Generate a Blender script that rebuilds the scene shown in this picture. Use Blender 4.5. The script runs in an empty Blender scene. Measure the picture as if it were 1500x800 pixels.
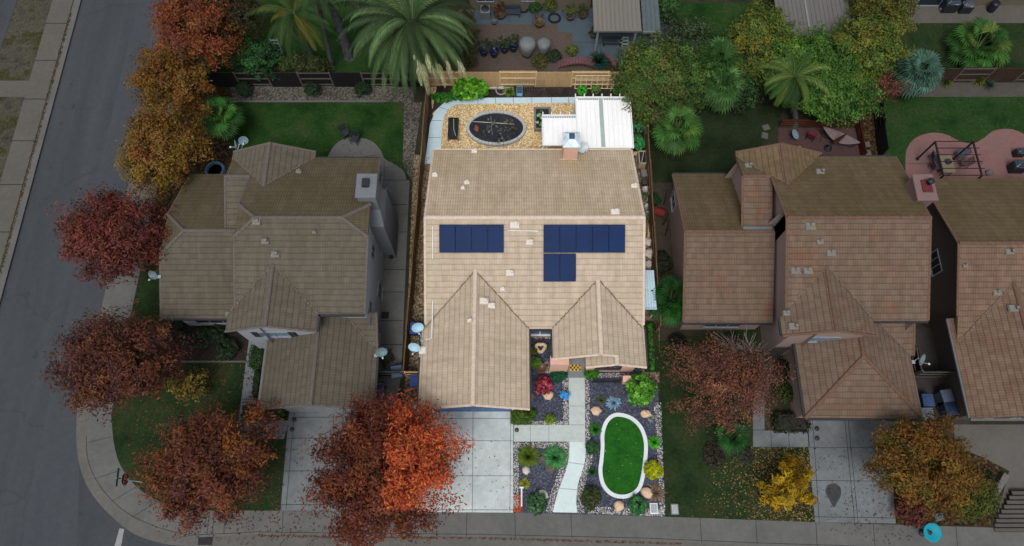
import bpy, math, random
import numpy as np
from mathutils import Vector, Matrix, noise as mnoise
from mathutils.bvhtree import BVHTree
random.seed(5)
S = bpy.context.scene
COL = S.collection
# ------------------------------------------------------------------ camera survey
PITCH = math.radians(69.3); FOC = 1041.0; HCAM = 44.0
def P(px, py, z=0.0):
    """ground survey: a point of height z seen at a pixel of the 1500x800 survey photo -> metres"""
    a = (px-750)/FOC; b = (400-py)/FOC
    d = Vector((a, math.cos(PITCH)+b*math.sin(PITCH), -math.sin(PITCH)+b*math.cos(PITCH)))
    t = (z-HCAM)/d.z
    return Vector((d.x*t, d.y*t, z))
def XY(px, py, z=0.0):
    p = P(px, py, z); return (p.x, p.y)
def lin(h, g=1.0):
    h = h.lstrip('#'); o = []
    for i in (0, 2, 4):
        c = int(h[i:i+2], 16)/255
        o.append(min(.9, (c/12.92 if c <= .04045 else ((c+.055)/1.055)**2.4)*g))
    return (o[0], o[1], o[2], 1)
# ------------------------------------------------------------------ materials
MATS = {}
def nt(name):
    m = bpy.data.materials.new(name); m.use_nodes = True
    t = m.node_tree; t.nodes.clear()
    out = t.nodes.new('ShaderNodeOutputMaterial'); b = t.nodes.new('ShaderNodeBsdfPrincipled')
    t.links.new(b.outputs[0], out.inputs[0])
    return m, t, b
def N(t, kind, **kw):
    n = t.nodes.new(kind)
    for k, v in kw.items(): setattr(n, k, v)
    return n
def math_(t, op, a, b=None):
    n = N(t, 'ShaderNodeMath', operation=op)
    for i, x in enumerate((a, b)):
        if x is None: continue
        if isinstance(x, (int, float)): n.inputs[i].default_value = x
        else: t.links.new(x, n.inputs[i])
    return n.outputs[0]
def mixc(t, fac, a, b, mode='MIX'):
    n = N(t, 'ShaderNodeMix', data_type='RGBA', blend_type=mode)
    for s, x in ((n.inputs[0], fac), (n.inputs[6], a), (n.inputs[7], b)):
        if isinstance(x, (int, float)): s.default_value = x
        elif isinstance(x, tuple): s.default_value = x
        else: t.links.new(x, s)
    return n.outputs[2]
def ramp(t, fac, cols, interp='LINEAR', lo=0., hi=1.):
    r = N(t, 'ShaderNodeValToRGB'); e = r.color_ramp; e.interpolation = interp
    k = len(cols)
    for i, c in enumerate(cols):
        p = lo+(hi-lo)*(i/(k-1) if interp == 'LINEAR' else i/k)
        el = e.elements[i] if i < 2 else e.elements.new(p)
        el.position = p; el.color = c
    t.links.new(fac, r.inputs[0]); return r.outputs[0]
def noise_(t, vec, scale, detail=4, rough=.6):
    n = N(t, 'ShaderNodeTexNoise'); n.inputs['Scale'].default_value = scale
    n.inputs['Detail'].default_value = detail; n.inputs['Roughness'].default_value = rough
    if vec is not None: t.links.new(vec, n.inputs['Vector'])
    return n.outputs['Fac']
def M(name, cols, scale=.6, fine=6., fine_amt=.35, bump=.0, bscale=20., rough=.85, spec=.2, stretch=None, metal=0., g=1., lo=.25, hi=.75, grain=None):
    if name in MATS: return MATS[name]
    m, t, b = nt(name)
    if isinstance(cols, str): cols = [cols]
    cols = [lin(c, g) for c in cols]
    if len(cols) == 1: cols = [tuple(x*.88 for x in cols[0][:3])+(1,), tuple(min(.9, x*1.12) for x in cols[0][:3])+(1,)]
    geo = N(t, 'ShaderNodeNewGeometry'); vec = geo.outputs['Position']
    if stretch:
        mp = N(t, 'ShaderNodeMapping'); mp.inputs['Scale'].default_value = stretch; t.links.new(vec, mp.inputs[0]); vec2 = mp.outputs[0]
    else: vec2 = vec
    c = ramp(t, noise_(t, vec2, scale, 5, .65), cols, 'LINEAR', lo, hi)
    f = noise_(t, vec, fine, 3, .7)
    fr = ramp(t, f, [(1-fine_amt,)*3+(1,), (1+fine_amt,)*3+(1,)], 'LINEAR', .25, .75)
    c = mixc(t, 1., c, fr, 'MULTIPLY')
    if grain:
        f2 = noise_(t, vec, grain[0], 2, .8)
        c = mixc(t, 1., c, ramp(t, f2, [(1-grain[1],)*3+(1,), (1+grain[1],)*3+(1,)], 'LINEAR', .3, .7), 'MULTIPLY')
    t.links.new(c, b.inputs['Base Color'])
    b.inputs['Roughness'].default_value = rough; b.inputs['Specular IOR Level'].default_value = spec; b.inputs['Metallic'].default_value = metal
    if bump:
        bn = N(t, 'ShaderNodeBump'); bn.inputs['Strength'].default_value = bump; bn.inputs['Distance'].default_value = .05
        t.links.new(noise_(t, vec, bscale, 3, .7), bn.inputs['Height']); t.links.new(bn.outputs[0], b.inputs['Normal'])
    MATS[name] = m; return m
def MG(name, cols, cell=12., bump=.6, big=.5, big_amt=.25, g=1.):
    """gravel: every voronoi cell a stone of its own colour"""
    m, t, b = nt(name); cols = [lin(c, g) for c in cols]
    geo = N(t, 'ShaderNodeNewGeometry'); vec = geo.outputs['Position']
    v = N(t, 'ShaderNodeTexVoronoi'); v.inputs['Scale'].default_value = cell; t.links.new(vec, v.inputs['Vector'])
    sep = N(t, 'ShaderNodeSeparateColor'); t.links.new(v.outputs['Color'], sep.inputs[0])
    c = ramp(t, sep.outputs[0], cols, 'CONSTANT')
    dk = ramp(t, v.outputs['Distance'], [(1.12, 1.12, 1.12, 1), (.62, .62, .62, 1)], 'LINEAR', .15, .75)
    c = mixc(t, 1., c, dk, 'MULTIPLY')
    bg = noise_(t, vec, big, 4, .6)
    c = mixc(t, 1., c, ramp(t, bg, [(1-big_amt,)*3+(1,), (1+big_amt,)*3+(1,)], 'LINEAR', .3, .7), 'MULTIPLY')
    t.links.new(c, b.inputs['Base Color']); b.inputs['Roughness'].default_value = .9; b.inputs['Specular IOR Level'].default_value = .15
    bn = N(t, 'ShaderNodeBump'); bn.inputs['Strength'].default_value = bump; bn.inputs['Distance'].default_value = .04; bn.invert = True
    t.links.new(v.outputs['Distance'], bn.inputs['Height']); t.links.new(bn.outputs[0], b.inputs['Normal'])
    MATS[name] = m; return m
def MTILE(name, c1, c2, lichen, lich_amt, row=.34, colw=.30, rowd=.45, cold=.8, var=.3, g=1., blotch=None):
    """concrete roof tiles laid in courses; uv in metres (u along the eave, v up the slope)"""
    m, t, b = nt(name)
    uv = N(t, 'ShaderNodeUVMap'); sp = N(t, 'ShaderNodeSeparateXYZ'); t.links.new(uv.outputs[0], sp.inputs[0])
    geo = N(t, 'ShaderNodeNewGeometry'); pos = geo.outputs['Position']
    wob = math_(t, 'MULTIPLY', math_(t, 'SUBTRACT', noise_(t, pos, 1.6, 2, .5), .5), .07)
    v = math_(t, 'DIVIDE', math_(t, 'ADD', sp.outputs[1], wob), row); vi = math_(t, 'FLOOR', v); vf = math_(t, 'FRACT', v)
    u = math_(t, 'ADD', math_(t, 'DIVIDE', sp.outputs[0], colw), math_(t, 'MULTIPLY', math_(t, 'MODULO', vi, 2.), .5))
    ui = math_(t, 'FLOOR', u); uf = math_(t, 'FRACT', u)
    cv = N(t, 'ShaderNodeCombineXYZ'); t.links.new(ui, cv.inputs[0]); t.links.new(vi, cv.inputs[1])
    wn = N(t, 'ShaderNodeTexWhiteNoise', noise_dimensions='3D'); t.links.new(cv.outputs[0], wn.inputs[0])
    c = mixc(t, wn.outputs['Value'], lin(c1, g), lin(c2, g))
    c = mixc(t, 1., c, ramp(t, wn.outputs['Value'], [(1-var,)*3+(1,), (1+var*.4,)*3+(1,), (1+var,)*3+(1,)], 'LINEAR'), 'MULTIPLY')
    ln = noise_(t, pos, .35, 6, .7)
    lr = ramp(t, ln, [(0, 0, 0, 1), (1, 1, 1, 1)], 'LINEAR', .38, .66)
    c = mixc(t, math_(t, 'MULTIPLY', lr, lich_amt), c, lin(lichen, g))
    if blotch:
        bl = ramp(t, noise_(t, pos, .5, 5, .7), [(0, 0, 0, 1), (1, 1, 1, 1)], 'LINEAR', .55, .7)
        c = mixc(t, math_(t, 'MULTIPLY', bl, .6), c, lin(blotch, g))
    c = mixc(t, 1., c, ramp(t, noise_(t, pos, 3., 5, .75), [(.92,)*3+(1,), (1.07,)*3+(1,)], 'LINEAR', .3, .7), 'MULTIPLY')
    sv = N(t, 'ShaderNodeCombineXYZ'); t.links.new(math_(t, 'MULTIPLY', sp.outputs[0], 2.2), sv.inputs[0]); t.links.new(math_(t, 'MULTIPLY', sp.outputs[1], .22), sv.inputs[1])
    c = mixc(t, 1., c, ramp(t, noise_(t, sv.outputs[0], 1., 5, .7), [(.86,)*3+(1,), (1.1,)*3+(1,)], 'LINEAR', .3, .72), 'MULTIPLY')
    rl = ramp(t, vf, [(1-rowd,)*3+(1,), (1,)*3+(1,), (1.03,)*3+(1,)], 'LINEAR', .05, .34)  # overhang shadow along each course painted as a dark line
    c = mixc(t, 1., c, rl, 'MULTIPLY')
    # two barrels per tile: groove shade darkened into the colour
    w = math_(t, 'ABSOLUTE', math_(t, 'SINE', math_(t, 'MULTIPLY', uf, math.pi*2)))
    cl = ramp(t, w, [(1-cold,)*3+(1,), (1,)*3+(1,), (1,)*3+(1,)], 'LINEAR', .0, 1.)
    c = mixc(t, 1., c, cl, 'MULTIPLY')
    t.links.new(c, b.inputs['Base Color']); b.inputs['Roughness'].default_value = .9; b.inputs['Specular IOR Level'].default_value = .15
    h = math_(t, 'ADD', math_(t, 'MULTIPLY', math_(t, 'SUBTRACT', 1., vf), .6), math_(t, 'MULTIPLY', w, .35))
    bn = N(t, 'ShaderNodeBump'); bn.inputs['Strength'].default_value = .3; bn.inputs['Distance'].default_value = .05
    t.links.new(h, bn.inputs['Height']); t.links.new(bn.outputs[0], b.inputs['Normal'])
    MATS[name] = m; return m
def MLEAF(name='leaf', rough=.6, trans=.25):
    m, t, b = nt(name)
    at = N(t, 'ShaderNodeAttribute', attribute_name='Col')
    t.links.new(at.outputs['Color'], b.inputs['Base Color']); b.inputs['Roughness'].default_value = rough; b.inputs['Specular IOR Level'].default_value = .2
    tr = N(t, 'ShaderNodeBsdfTranslucent'); t.links.new(at.outputs['Color'], tr.inputs[0])
    mx = N(t, 'ShaderNodeMixShader'); mx.inputs[0].default_value = trans
    t.links.new(b.outputs[0], mx.inputs[1]); t.links.new(tr.outputs[0], mx.inputs[2])
    o = [n for n in t.nodes if n.type == 'OUTPUT_MATERIAL'][0]; t.links.new(mx.outputs[0], o.inputs[0])
    return m
LEAF = MLEAF(); STONE = MLEAF('stone_chips', .9, 0.)
def MV(name, c, rough=.5, spec=.4, metal=0., g=1.):   # near-plain paint, metal or plastic with slight mottling
    return M(name, c, scale=2.5, fine=14, fine_amt=.08, rough=rough, spec=spec, metal=metal, g=g)
# ------------------------------------------------------------------ objects
OFF = {}
def thing(name, label, cat, loc=(0, 0, 0), group=None):
    o = bpy.data.objects.new(name, None); COL.objects.link(o)
    o.empty_display_size = .3; o.location = loc; OFF[o] = Vector(loc)
    o['label'] = label; o['category'] = cat
    if group: o['group'] = group
    return o
def tag(o, label=None, cat=None, group=None, kind=None):
    if label: o['label'] = label
    if cat: o['category'] = cat
    if group: o['group'] = group
    if kind: o['kind'] = kind
    return o
def finish(name, me, mats, parent, V):
    for m in (mats if isinstance(mats, (list, tuple)) else [mats]): me.materials.append(m)
    o = bpy.data.objects.new(name, me); COL.objects.link(o)
    if parent is not None: o.parent = parent
    return o
class MB:
    def __init__(s): s.v = []; s.f = []; s.mi = []; s.uv = {}; s.sm = []
    def face(s, pts, mi=0, uv=None, smooth=False):
        i = len(s.v); s.v += [tuple(p) for p in pts]; s.f.append(tuple(range(i, i+len(pts)))); s.mi.append(mi); s.sm.append(smooth)
        if uv: s.uv[len(s.f)-1] = uv
    def mesh(s, vs, fs, mi=0, smooth=False):
        i = len(s.v); s.v += [tuple(p) for p in vs]
        for f in fs: s.f.append(tuple(j+i for j in f)); s.mi.append(mi); s.sm.append(smooth)
    def box(s, x0, y0, z0, x1, y1, z1, mi=0):
        vs = [(x0, y0, z0), (x1, y0, z0), (x1, y1, z0), (x0, y1, z0), (x0, y0, z1), (x1, y0, z1), (x1, y1, z1), (x0, y1, z1)]
        s.mesh(vs, [(3, 2, 1, 0), (4, 5, 6, 7), (0, 1, 5, 4), (1, 2, 6, 5), (2, 3, 7, 6), (3, 0, 4, 7)], mi)
    def rbox(s, c, d, rz=0., bev=.02, taper=1., mi=0, tilt=None):
        """rounded box: centre, size, turned, chamfered, top scaled by taper"""
        x, y, z = d[0]/2, d[1]/2, d[2]/2; b = min(bev, x*.9, y*.9, z*.9)
        rings = [(-z, b, 1), (-z+b, 0, 1), (z-b, 0, taper), (z, b, taper)]
        vs = []
        for zz, i, k in rings:
            X, Y = (x-i)*k, (y-i)*k; e = b*.6
            vs += [(-X+e, -Y, zz), (X-e, -Y, zz), (X, -Y+e, zz), (X, Y-e, zz), (X-e, Y, zz), (-X+e, Y, zz), (-X, Y-e, zz), (-X, -Y+e, zz)]
        R = Matrix.Rotation(rz, 3, 'Z')
        if tilt: R = R @ Matrix.Rotation(tilt[1], 3, tilt[0])
        vs = [R @ Vector(p)+Vector(c) for p in vs]
        fs = [tuple(reversed(range(8))), tuple(range(24, 32))]
        for r in range(3):
            for k in range(8): fs.append((r*8+k, r*8+(k+1) % 8, r*8+8+(k+1) % 8, r*8+8+k))
        s.mesh(vs, fs, mi)
    def bar(s, a, b, w, h=None, mi=0):
        a = Vector(a); b = Vector(b); h = h or w; d = (b-a).normalized()
        u = d.cross(Vector((0, 0, 1)));  u = u.normalized() if u.length > 1e-4 else Vector((1, 0, 0))
        q = u.cross(d).normalized(); vs = []
        for p in (a, b):
            for sx, sy in ((-1, -1), (1, -1), (1, 1), (-1, 1)): vs.append(p+u*sx*w/2+q*sy*h/2)
        s.mesh(vs, [(0, 1, 2, 3), (7, 6, 5, 4), (0, 4, 5, 1), (1, 5, 6, 2), (2, 6, 7, 3), (3, 7, 4, 0)], mi)
    def tube(s, pts, rad, n=7, mi=0):
        pts = [Vector(p) for p in pts]
        if isinstance(rad, (int, float)): rad = [rad]*len(pts)
        vs = []; k = len(pts)
        for i, p in enumerate(pts):
            d = (pts[min(i+1, k-1)]-pts[max(i-1, 0)]).normalized()
            u = d.cross(Vector((0, 0, 1)) if abs(d.z) < .95 else Vector((1, 0, 0))).normalized(); q = u.cross(d)
            for j in range(n):
                a = 2*math.pi*j/n; vs.append(p+(u*math.cos(a)+q*math.sin(a))*rad[i])
        fs = []
        for i in range(k-1):
            for j in range(n): fs.append((i*n+j, i*n+(j+1) % n, (i+1)*n+(j+1) % n, (i+1)*n+j))
        fs.append(tuple(range(n))); fs.append(tuple(reversed(range((k-1)*n, k*n))))
        s.mesh(vs, fs, mi, n > 5)
    def lathe(s, prof, c, n=24, mi=0, sx=1., sy=1., R=None, smooth=True):
        vs = []; k = len(prof)
        for r, z in prof:
            for j in range(n):
                a = 2*math.pi*j/n; p = Vector((r*math.cos(a)*sx, r*math.sin(a)*sy, z))
                if R is not None: p = R @ p
                vs.append(p+Vector(c))
        fs = []
        for i in range(k-1):
            for j in range(n): fs.append((i*n+j, i*n+(j+1) % n, (i+1)*n+(j+1) % n, (i+1)*n+j))
        if prof[0][0] > 1e-3: fs.append(tuple(reversed(range(n))))
        if prof[-1][0] > 1e-3: fs.append(tuple(range((k-1)*n, k*n)))
        s.mesh(vs, fs, mi, smooth)
    def prism(s, poly, z0, z1, mi=0, mis=None, bottom=True):
        n = len(poly); mis = mi if mis is None else mis
        A = sum(poly[i][0]*poly[(i+1) % n][1]-poly[(i+1) % n][0]*poly[i][1] for i in range(n))
        if A < 0: poly = list(reversed(poly))
        vs = [(p[0], p[1], z0) for p in poly]+[(p[0], p[1], z1) for p in poly]
        s.mesh(vs, [tuple(range(n, 2*n))], mi)
        s.mesh(vs, [(i, (i+1) % n, n+(i+1) % n, n+i) for i in range(n)], mis)
        if bottom: s.mesh(vs, [tuple(reversed(range(n)))], mis)
    def blob(s, c, r, seed=0, amp=.25, nu=14, nv=9, mi=0):
        vs = []; fs = []
        for i in range(nv+1):
            th = math.pi*i/nv
            for j in range(nu):
                ph = 2*math.pi*j/nu; d = Vector((math.sin(th)*math.cos(ph), math.sin(th)*math.sin(ph), math.cos(th)))
                k = 1+amp*mnoise.noise(d*1.7+Vector((seed*3.1, seed, 0)))+amp*.4*mnoise.noise(d*4+Vector((seed, 0, 7)))
                vs.append((c[0]+d.x*r[0]*k, c[1]+d.y*r[1]*k, c[2]+d.z*r[2]*k))
        for i in range(nv):
            for j in range(nu): fs.append((i*nu+j, (i+1)*nu+j, (i+1)*nu+(j+1) % nu, i*nu+(j+1) % nu))
        s.mesh(vs, fs, mi, True)
    def out(s, name, mats, parent=None):
        o0 = Vector((0, 0, 0))
        if parent is not None: o0 = OFF.get(parent, Vector((0, 0, 0)))
        else:
            a = np.array(s.v); o0 = Vector(((a[:, 0].min()+a[:, 0].max())/2, (a[:, 1].min()+a[:, 1].max())/2, a[:, 2].min()))
        me = bpy.data.meshes.new(name)
        me.from_pydata([(p[0]-o0.x, p[1]-o0.y, p[2]-o0.z) for p in s.v], [], s.f)
        me.polygons.foreach_set('material_index', s.mi); me.polygons.foreach_set('use_smooth', s.sm)
        if s.uv:
            uvl = me.uv_layers.new(name='UVMap')
            for i, uvs in s.uv.items():
                for k, li in enumerate(me.polygons[i].loop_indices): uvl.data[li].uv = uvs[k]
        me.update()
        o = finish(name, me, mats, parent, None); OFF[o] = o0.copy()
        if parent is None: o.location = o0
        return o
def quads_obj(name, V, C, parent=None, mat=None, k=4):
    """V: (n,k,3) world corners, C: (n,3) linear colour"""
    n = len(V); a = V.reshape(-1, 3)
    if parent is not None: o0 = OFF[parent]
    else: o0 = Vector(((a[:, 0].min()+a[:, 0].max())/2, (a[:, 1].min()+a[:, 1].max())/2, max(0, a[:, 2].min())))
    a = (a-np.array(o0)).astype(np.float32)
    me = bpy.data.meshes.new(name); me.vertices.add(n*k); me.vertices.foreach_set('co', a.ravel())
    me.loops.add(n*k); me.loops.foreach_set('vertex_index', np.arange(n*k, dtype=np.int32))
    me.polygons.add(n); me.polygons.foreach_set('loop_start', np.arange(0, n*k, k, dtype=np.int32))
    me.update(calc_edges=True)
    at = me.color_attributes.new('Col', 'FLOAT_COLOR', 'POINT')
    cc = np.ones((n, k, 4), np.float32); cc[:, :, :3] = np.clip(C, 0, .9)[:, None, :]; at.data.foreach_set('color', cc.ravel())
    o = finish(name, me, mat or LEAF, parent, None); OFF[o] = o0.copy() if parent is None else OFF[parent]
    if parent is None: o.location = o0
    return o
def nz(a): return a/np.maximum(np.linalg.norm(a, axis=-1, keepdims=True), 1e-6)
def pal_(p, g): return np.array([lin(c, g)[:3] for c in p])
def leaf_cloud(center, rad, n, pal, leaf=(.26, .12), K=70, seed=0, g=1.1, up=.5, zlo=-.45, rin=.5, spread=.5, lump=.16, stray=.15, lit=None, litpal=None, litg=.92, box=False, jit=.17):
    rs = np.random.RandomState(seed); rad = np.array(rad, float); center = np.array(center, float)
    if box:
        d = rs.uniform(-1, 1, (K, 3)); ax = rs.randint(0, 3, K); d[np.arange(K), ax] = np.sign(d[np.arange(K), ax]); d[:, 2] = np.where(ax == 2, 1, d[:, 2])
        cc = center+d*rad; cr = np.full(K, min(rad)*.35+.05)
    else:
        d = nz(rs.normal(size=(K, 3))); d[:, 2] = np.where(d[:, 2] < zlo, -d[:, 2], d[:, 2])
        az = np.arctan2(d[:, 1], d[:, 0]); f = rs.uniform(0, 6.28, 4)
        m = 1+lump*np.sin(2*az+f[0])+lump*.7*np.sin(3*az+f[1])+lump*.6*np.sin(5*az+f[2])
        cc = center+d*(np.where(rs.uniform(size=K) < stray, rs.uniform(.95, 1.12, K), rs.uniform(rin**2, 1, K)**.5)*m)[:, None]*rad; cr = rs.uniform(.16, .32, K)*rad.mean()
    ix = rs.randint(K, size=n); off = nz(rs.normal(size=(n, 3)))*(rs.uniform(size=n)**.45*cr[ix]*spread*1.75)[:, None]; off[:, 2] *= .7
    rd = nz(cc[ix]-center); al = (off*rd).sum(1, keepdims=True); off = off*.85+rd*al*(.5 if stray > 0 else 0.)
    p = cc[ix]+off
    nr = nz(off/cr[ix][:, None]*.4+(p-center)/rad*.6+np.array([0, 0, up])+rs.normal(size=(n, 3))*.55)
    t = nz(np.cross(nr, rs.normal(size=(n, 3)))); b = np.cross(nr, t)
    sc = rs.uniform(.6, 1.25, n)[:, None]; L = t*leaf[0]*sc*.5; W = b*leaf[1]*sc*.5
    V = np.stack([p-L, p+W, p+L, p-W], 1)
    pa = pal_(pal, g); pk = rs.randint(len(pa), size=K)
    own = rs.uniform(size=n) < .16
    pi = np.where(own, rs.randint(len(pa), size=n), pk[ix])
    br = (rs.uniform(.66, 1.3, K)[ix]*(1+rs.uniform(-jit, jit, n)))[:, None]
    C = pa[pi]*br
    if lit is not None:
        lm = lit(p); lp = pal_(litpal, litg); C = np.where(lm[:, None], lp[rs.randint(len(lp), size=n)]*br, C)  # masked leaves swap to the brighter palette, painting the highlight in
    V[:, :, 2] = np.maximum(V[:, :, 2], .03)
    return V, C, cc
def bark(name, c): return M(name, c, scale=3, fine=25, fine_amt=.4, bump=.5, bscale=30)
BARK = bark('bark', '#4a4038'); BARKD = bark('bark_dark', '#2e2823'); PALMBARK = M('palm_bark', ['#26262a', '#5a5a5c'], scale=6, fine=22, fine_amt=.6, bump=.8, bscale=14)
def limbs(mb, base, top, tips, r0, seed=0, mi=0):
    rnd = random.Random(seed); base = Vector(base); top = Vector(top)
    mid = base.lerp(top, .5)+Vector((rnd.uniform(-.1, .1), rnd.uniform(-.1, .1), 0))
    mb.tube([base, base+Vector((0, 0, .15)), mid, top], [r0*1.35, r0, r0*.85, r0*.7], 9, mi)
    for tp in tips:
        tp = Vector(tp); m1 = top.lerp(tp, .45)+Vector((rnd.uniform(-.25, .25), rnd.uniform(-.25, .25), .25))
        mb.tube([top-Vector((0, 0, .3*rnd.random())), m1, tp], [r0*.5, r0*.3, r0*.08], 6, mi)
        for _ in range(2):
            q = m1.lerp(tp, rnd.uniform(.1, .6)); e = q+Vector((rnd.uniform(-1, 1), rnd.uniform(-1, 1), rnd.uniform(.1, .8)))*.8
            mb.tube([q, q.lerp(e, .5)+Vector((0, 0, .08)), e], [r0*.2, r0*.12, r0*.04], 4, mi)
def tree(label, px, py, zc, rad, pal, n, seed, name='autumn_tree', cat='tree', group=None, trunk_h=None, mat=BARK, r0=.18, base=None, **kw):
    c = P(px, py, zc); bx, by = base if base else (c.x, c.y)
    t = thing(name, label, cat, (bx, by, 0), group)
    lf = kw.pop('leaf', (.26, .12)); kw.setdefault('K', 210); kw.setdefault('spread', .6); kw.setdefault('lump', .1); kw.setdefault('rin', .35)
    V, C, cc = leaf_cloud(c, rad, int(n*2.1), pal, leaf=(lf[0]*.86, lf[1]*.76), seed=seed, **kw)
    mb = MB(); step = max(1, len(cc)//11)
    limbs(mb, (bx, by, -.05), (bx*.6+c.x*.4, by*.6+c.y*.4, trunk_h or zc*.45), [tuple(q) for q in cc[::step]], r0, seed)
    mb.out('trunk', mat, t); quads_obj('crown', V, C, t)
    return t
# ------------------------------------------------------------------ surfaces: dimming outside the bright lot is put into the base colours
ASPH = M('asphalt', ['#35383c', '#3c4044', '#43464a'], scale=.35, fine=3.5, fine_amt=.1, bump=.15, bscale=60, stretch=(1.4, .16, 1), grain=(38, .16))
def cracks(m):
    t = m.node_tree; b = [n for n in t.nodes if n.type == 'BSDF_PRINCIPLED'][0]; src = b.inputs['Base Color'].links[0].from_socket
    geo = N(t, 'ShaderNodeNewGeometry'); nx = N(t, 'ShaderNodeTexNoise'); nx.inputs['Scale'].default_value = .8; t.links.new(geo.outputs['Position'], nx.inputs['Vector'])
    vm = N(t, 'ShaderNodeVectorMath', operation='MULTIPLY_ADD'); vm.inputs[1].default_value = (1.6, 1.6, 0); t.links.new(nx.outputs['Color'], vm.inputs[0]); t.links.new(geo.outputs['Position'], vm.inputs[2])
    v = N(t, 'ShaderNodeTexVoronoi', feature='DISTANCE_TO_EDGE'); v.inputs['Scale'].default_value = .11; t.links.new(vm.outputs[0], v.inputs['Vector'])
    k_ = ramp(t, v.outputs['Distance'], [(.8,)*3+(1,), (1,)*3+(1,)], 'LINEAR', .001, .006)
    t.links.new(mixc(t, 1., src, k_, 'MULTIPLY'), b.inputs['Base Color'])
cracks(ASPH)
ASPHL = M('asphalt_patch', ['#3b3f44', '#42464a'], scale=.4, fine=3.5, fine_amt=.1, bump=.15, bscale=60, stretch=(1.4, .16, 1), grain=(38, .16))
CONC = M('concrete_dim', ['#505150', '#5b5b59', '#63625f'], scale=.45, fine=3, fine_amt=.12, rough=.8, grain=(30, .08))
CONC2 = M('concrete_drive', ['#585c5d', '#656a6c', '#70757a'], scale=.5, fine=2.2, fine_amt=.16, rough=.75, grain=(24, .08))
KERB = M('kerb_concrete', ['#55534f', '#615f5a'], scale=.6, fine=4, fine_amt=.14, grain=(30, .1))
CONCW = M('far_walk', ['#4f4d48', '#595650'], scale=.4, fine=3, fine_amt=.12, grain=(30, .08))
JOINT = M('joint', ['#2b2c2c'], fine_amt=.3)
JOINTL = M('joint_pale', ['#6f7575'], fine_amt=.3)
CONCL = M('concrete_bright', ['#9aa3a2', '#a9b2b1', '#b6bebd', '#a3abaa'], scale=.5, fine=2.4, fine_amt=.13, rough=.75, grain=(26, .08))  # brighter copy of the drive concrete, brightness put into the colour
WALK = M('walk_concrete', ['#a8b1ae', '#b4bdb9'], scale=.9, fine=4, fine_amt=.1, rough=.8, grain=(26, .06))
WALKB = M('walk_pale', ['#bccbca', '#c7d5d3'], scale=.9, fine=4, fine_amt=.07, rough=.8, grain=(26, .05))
PATHB = M('back_path_concrete', ['#aec3cd', '#bccfd7'], scale=.8, fine=4, fine_amt=.08, rough=.8, grain=(26, .05))
LAWND = M('lawn_dim', ['#1a2316', '#20301a', '#2a361f', '#343323'], scale=.45, fine=5, fine_amt=.4, bump=.5, bscale=35, rough=.95, spec=.05, grain=(34, .4), lo=.3, hi=.72)
LAWNG = M('lawn_green', ['#172c12', '#1e3817', '#28401d', '#383f26', '#243818'], scale=.45, fine=5, fine_amt=.35, bump=.5, bscale=35, rough=.95, spec=.05, grain=(34, .4), lo=.34, hi=.8)
LAWNL = M('lawn_bright', ['#184616', '#1f521b', '#265c1e', '#1c4c19'], scale=1.3, fine=7, fine_amt=.3, bump=.6, bscale=45, rough=.95, spec=.05, grain=(40, .35))
LAWNP = M('lawn_patchy', ['#2c2b24', '#403e36', '#48453c', '#36371f', '#3f3d33'], scale=.55, fine=5, fine_amt=.4, bump=.4, bscale=30, rough=.95, spec=.05, grain=(30, .35), lo=.3, hi=.7)
DIRTD = M('dirt_dim', ['#231f1a', '#352d24', '#2b2a1c'], scale=.8, fine=6, fine_amt=.45, bump=.6, bscale=22, grain=(30, .4))
MULCH = M('mulch_dim', ['#1d1b18', '#2b2620', '#241f18'], scale=1.2, fine=9, fine_amt=.5, bump=.7, bscale=22, grain=(30, .5))
GRAVD = MG('gravel_dim', ['#4a4842', '#5a5750', '#66635b', '#403e39', '#605c55'], 9., .6)
GRAVT = MG('gravel_tan', ['#dcc08f', '#d2b47c', '#c4a063', '#e4d0a8', '#d8ba88', '#b8955f', '#eadcc0'], 13., .45, .5, .12)
GRAVS = MG('gravel_side', ['#8a7a62', '#6d5f4b', '#9a8a70', '#544a3b', '#7a6c56'], 9., .7)
SLATE = MG('gravel_slate', ['#404452', '#484c5a', '#383b47', '#505463', '#444754', '#606473'], 15., .5, .8, .14)
SOIL = M('soil_dark', ['#2a2523', '#3a332f', '#241f1e', '#4a4038'], scale=1.2, fine=8, fine_amt=.5, bump=.8, bscale=20, grain=(30, .4))
SOILB = M('soil_black', ['#1c1d22', '#292a30', '#34353b'], scale=1.0, fine=7, fine_amt=.4, bump=.7, bscale=20, grain=(30, .4))
LITTER = MG('leaf_litter', ['#3a2d1c', '#4a3a22', '#2a2116', '#57462b', '#241d14', '#453019'], 7., .8)
PINKP = M('pink_patio', ['#684a49', '#735452', '#6b5650'], scale=.4, fine=3, fine_amt=.1, rough=.7, grain=(26, .06))
TANP = M('brick_paving', ['#473e39', '#51463f', '#4b4340'], scale=.8, fine=6, fine_amt=.25, grain=(20, .12))
BLUEP = M('blue_grey_slab', ['#3c4850', '#46525a', '#414b52'], scale=.5, fine=4, fine_amt=.1, rough=.6, grain=(26, .06))
DECKR = M('red_deck', ['#443030', '#4d3a37'], scale=1., fine=6, fine_amt=.2, grain=(20, .12))
GROUND = M('open_ground', ['#26271c', '#312e22', '#23281a', '#3a352a'], scale=.12, fine=2, fine_amt=.4, bump=.4, bscale=12, grain=(20, .3))
WHITEP = MV('white_paint', '#dcdedd', .6, .3)
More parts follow.
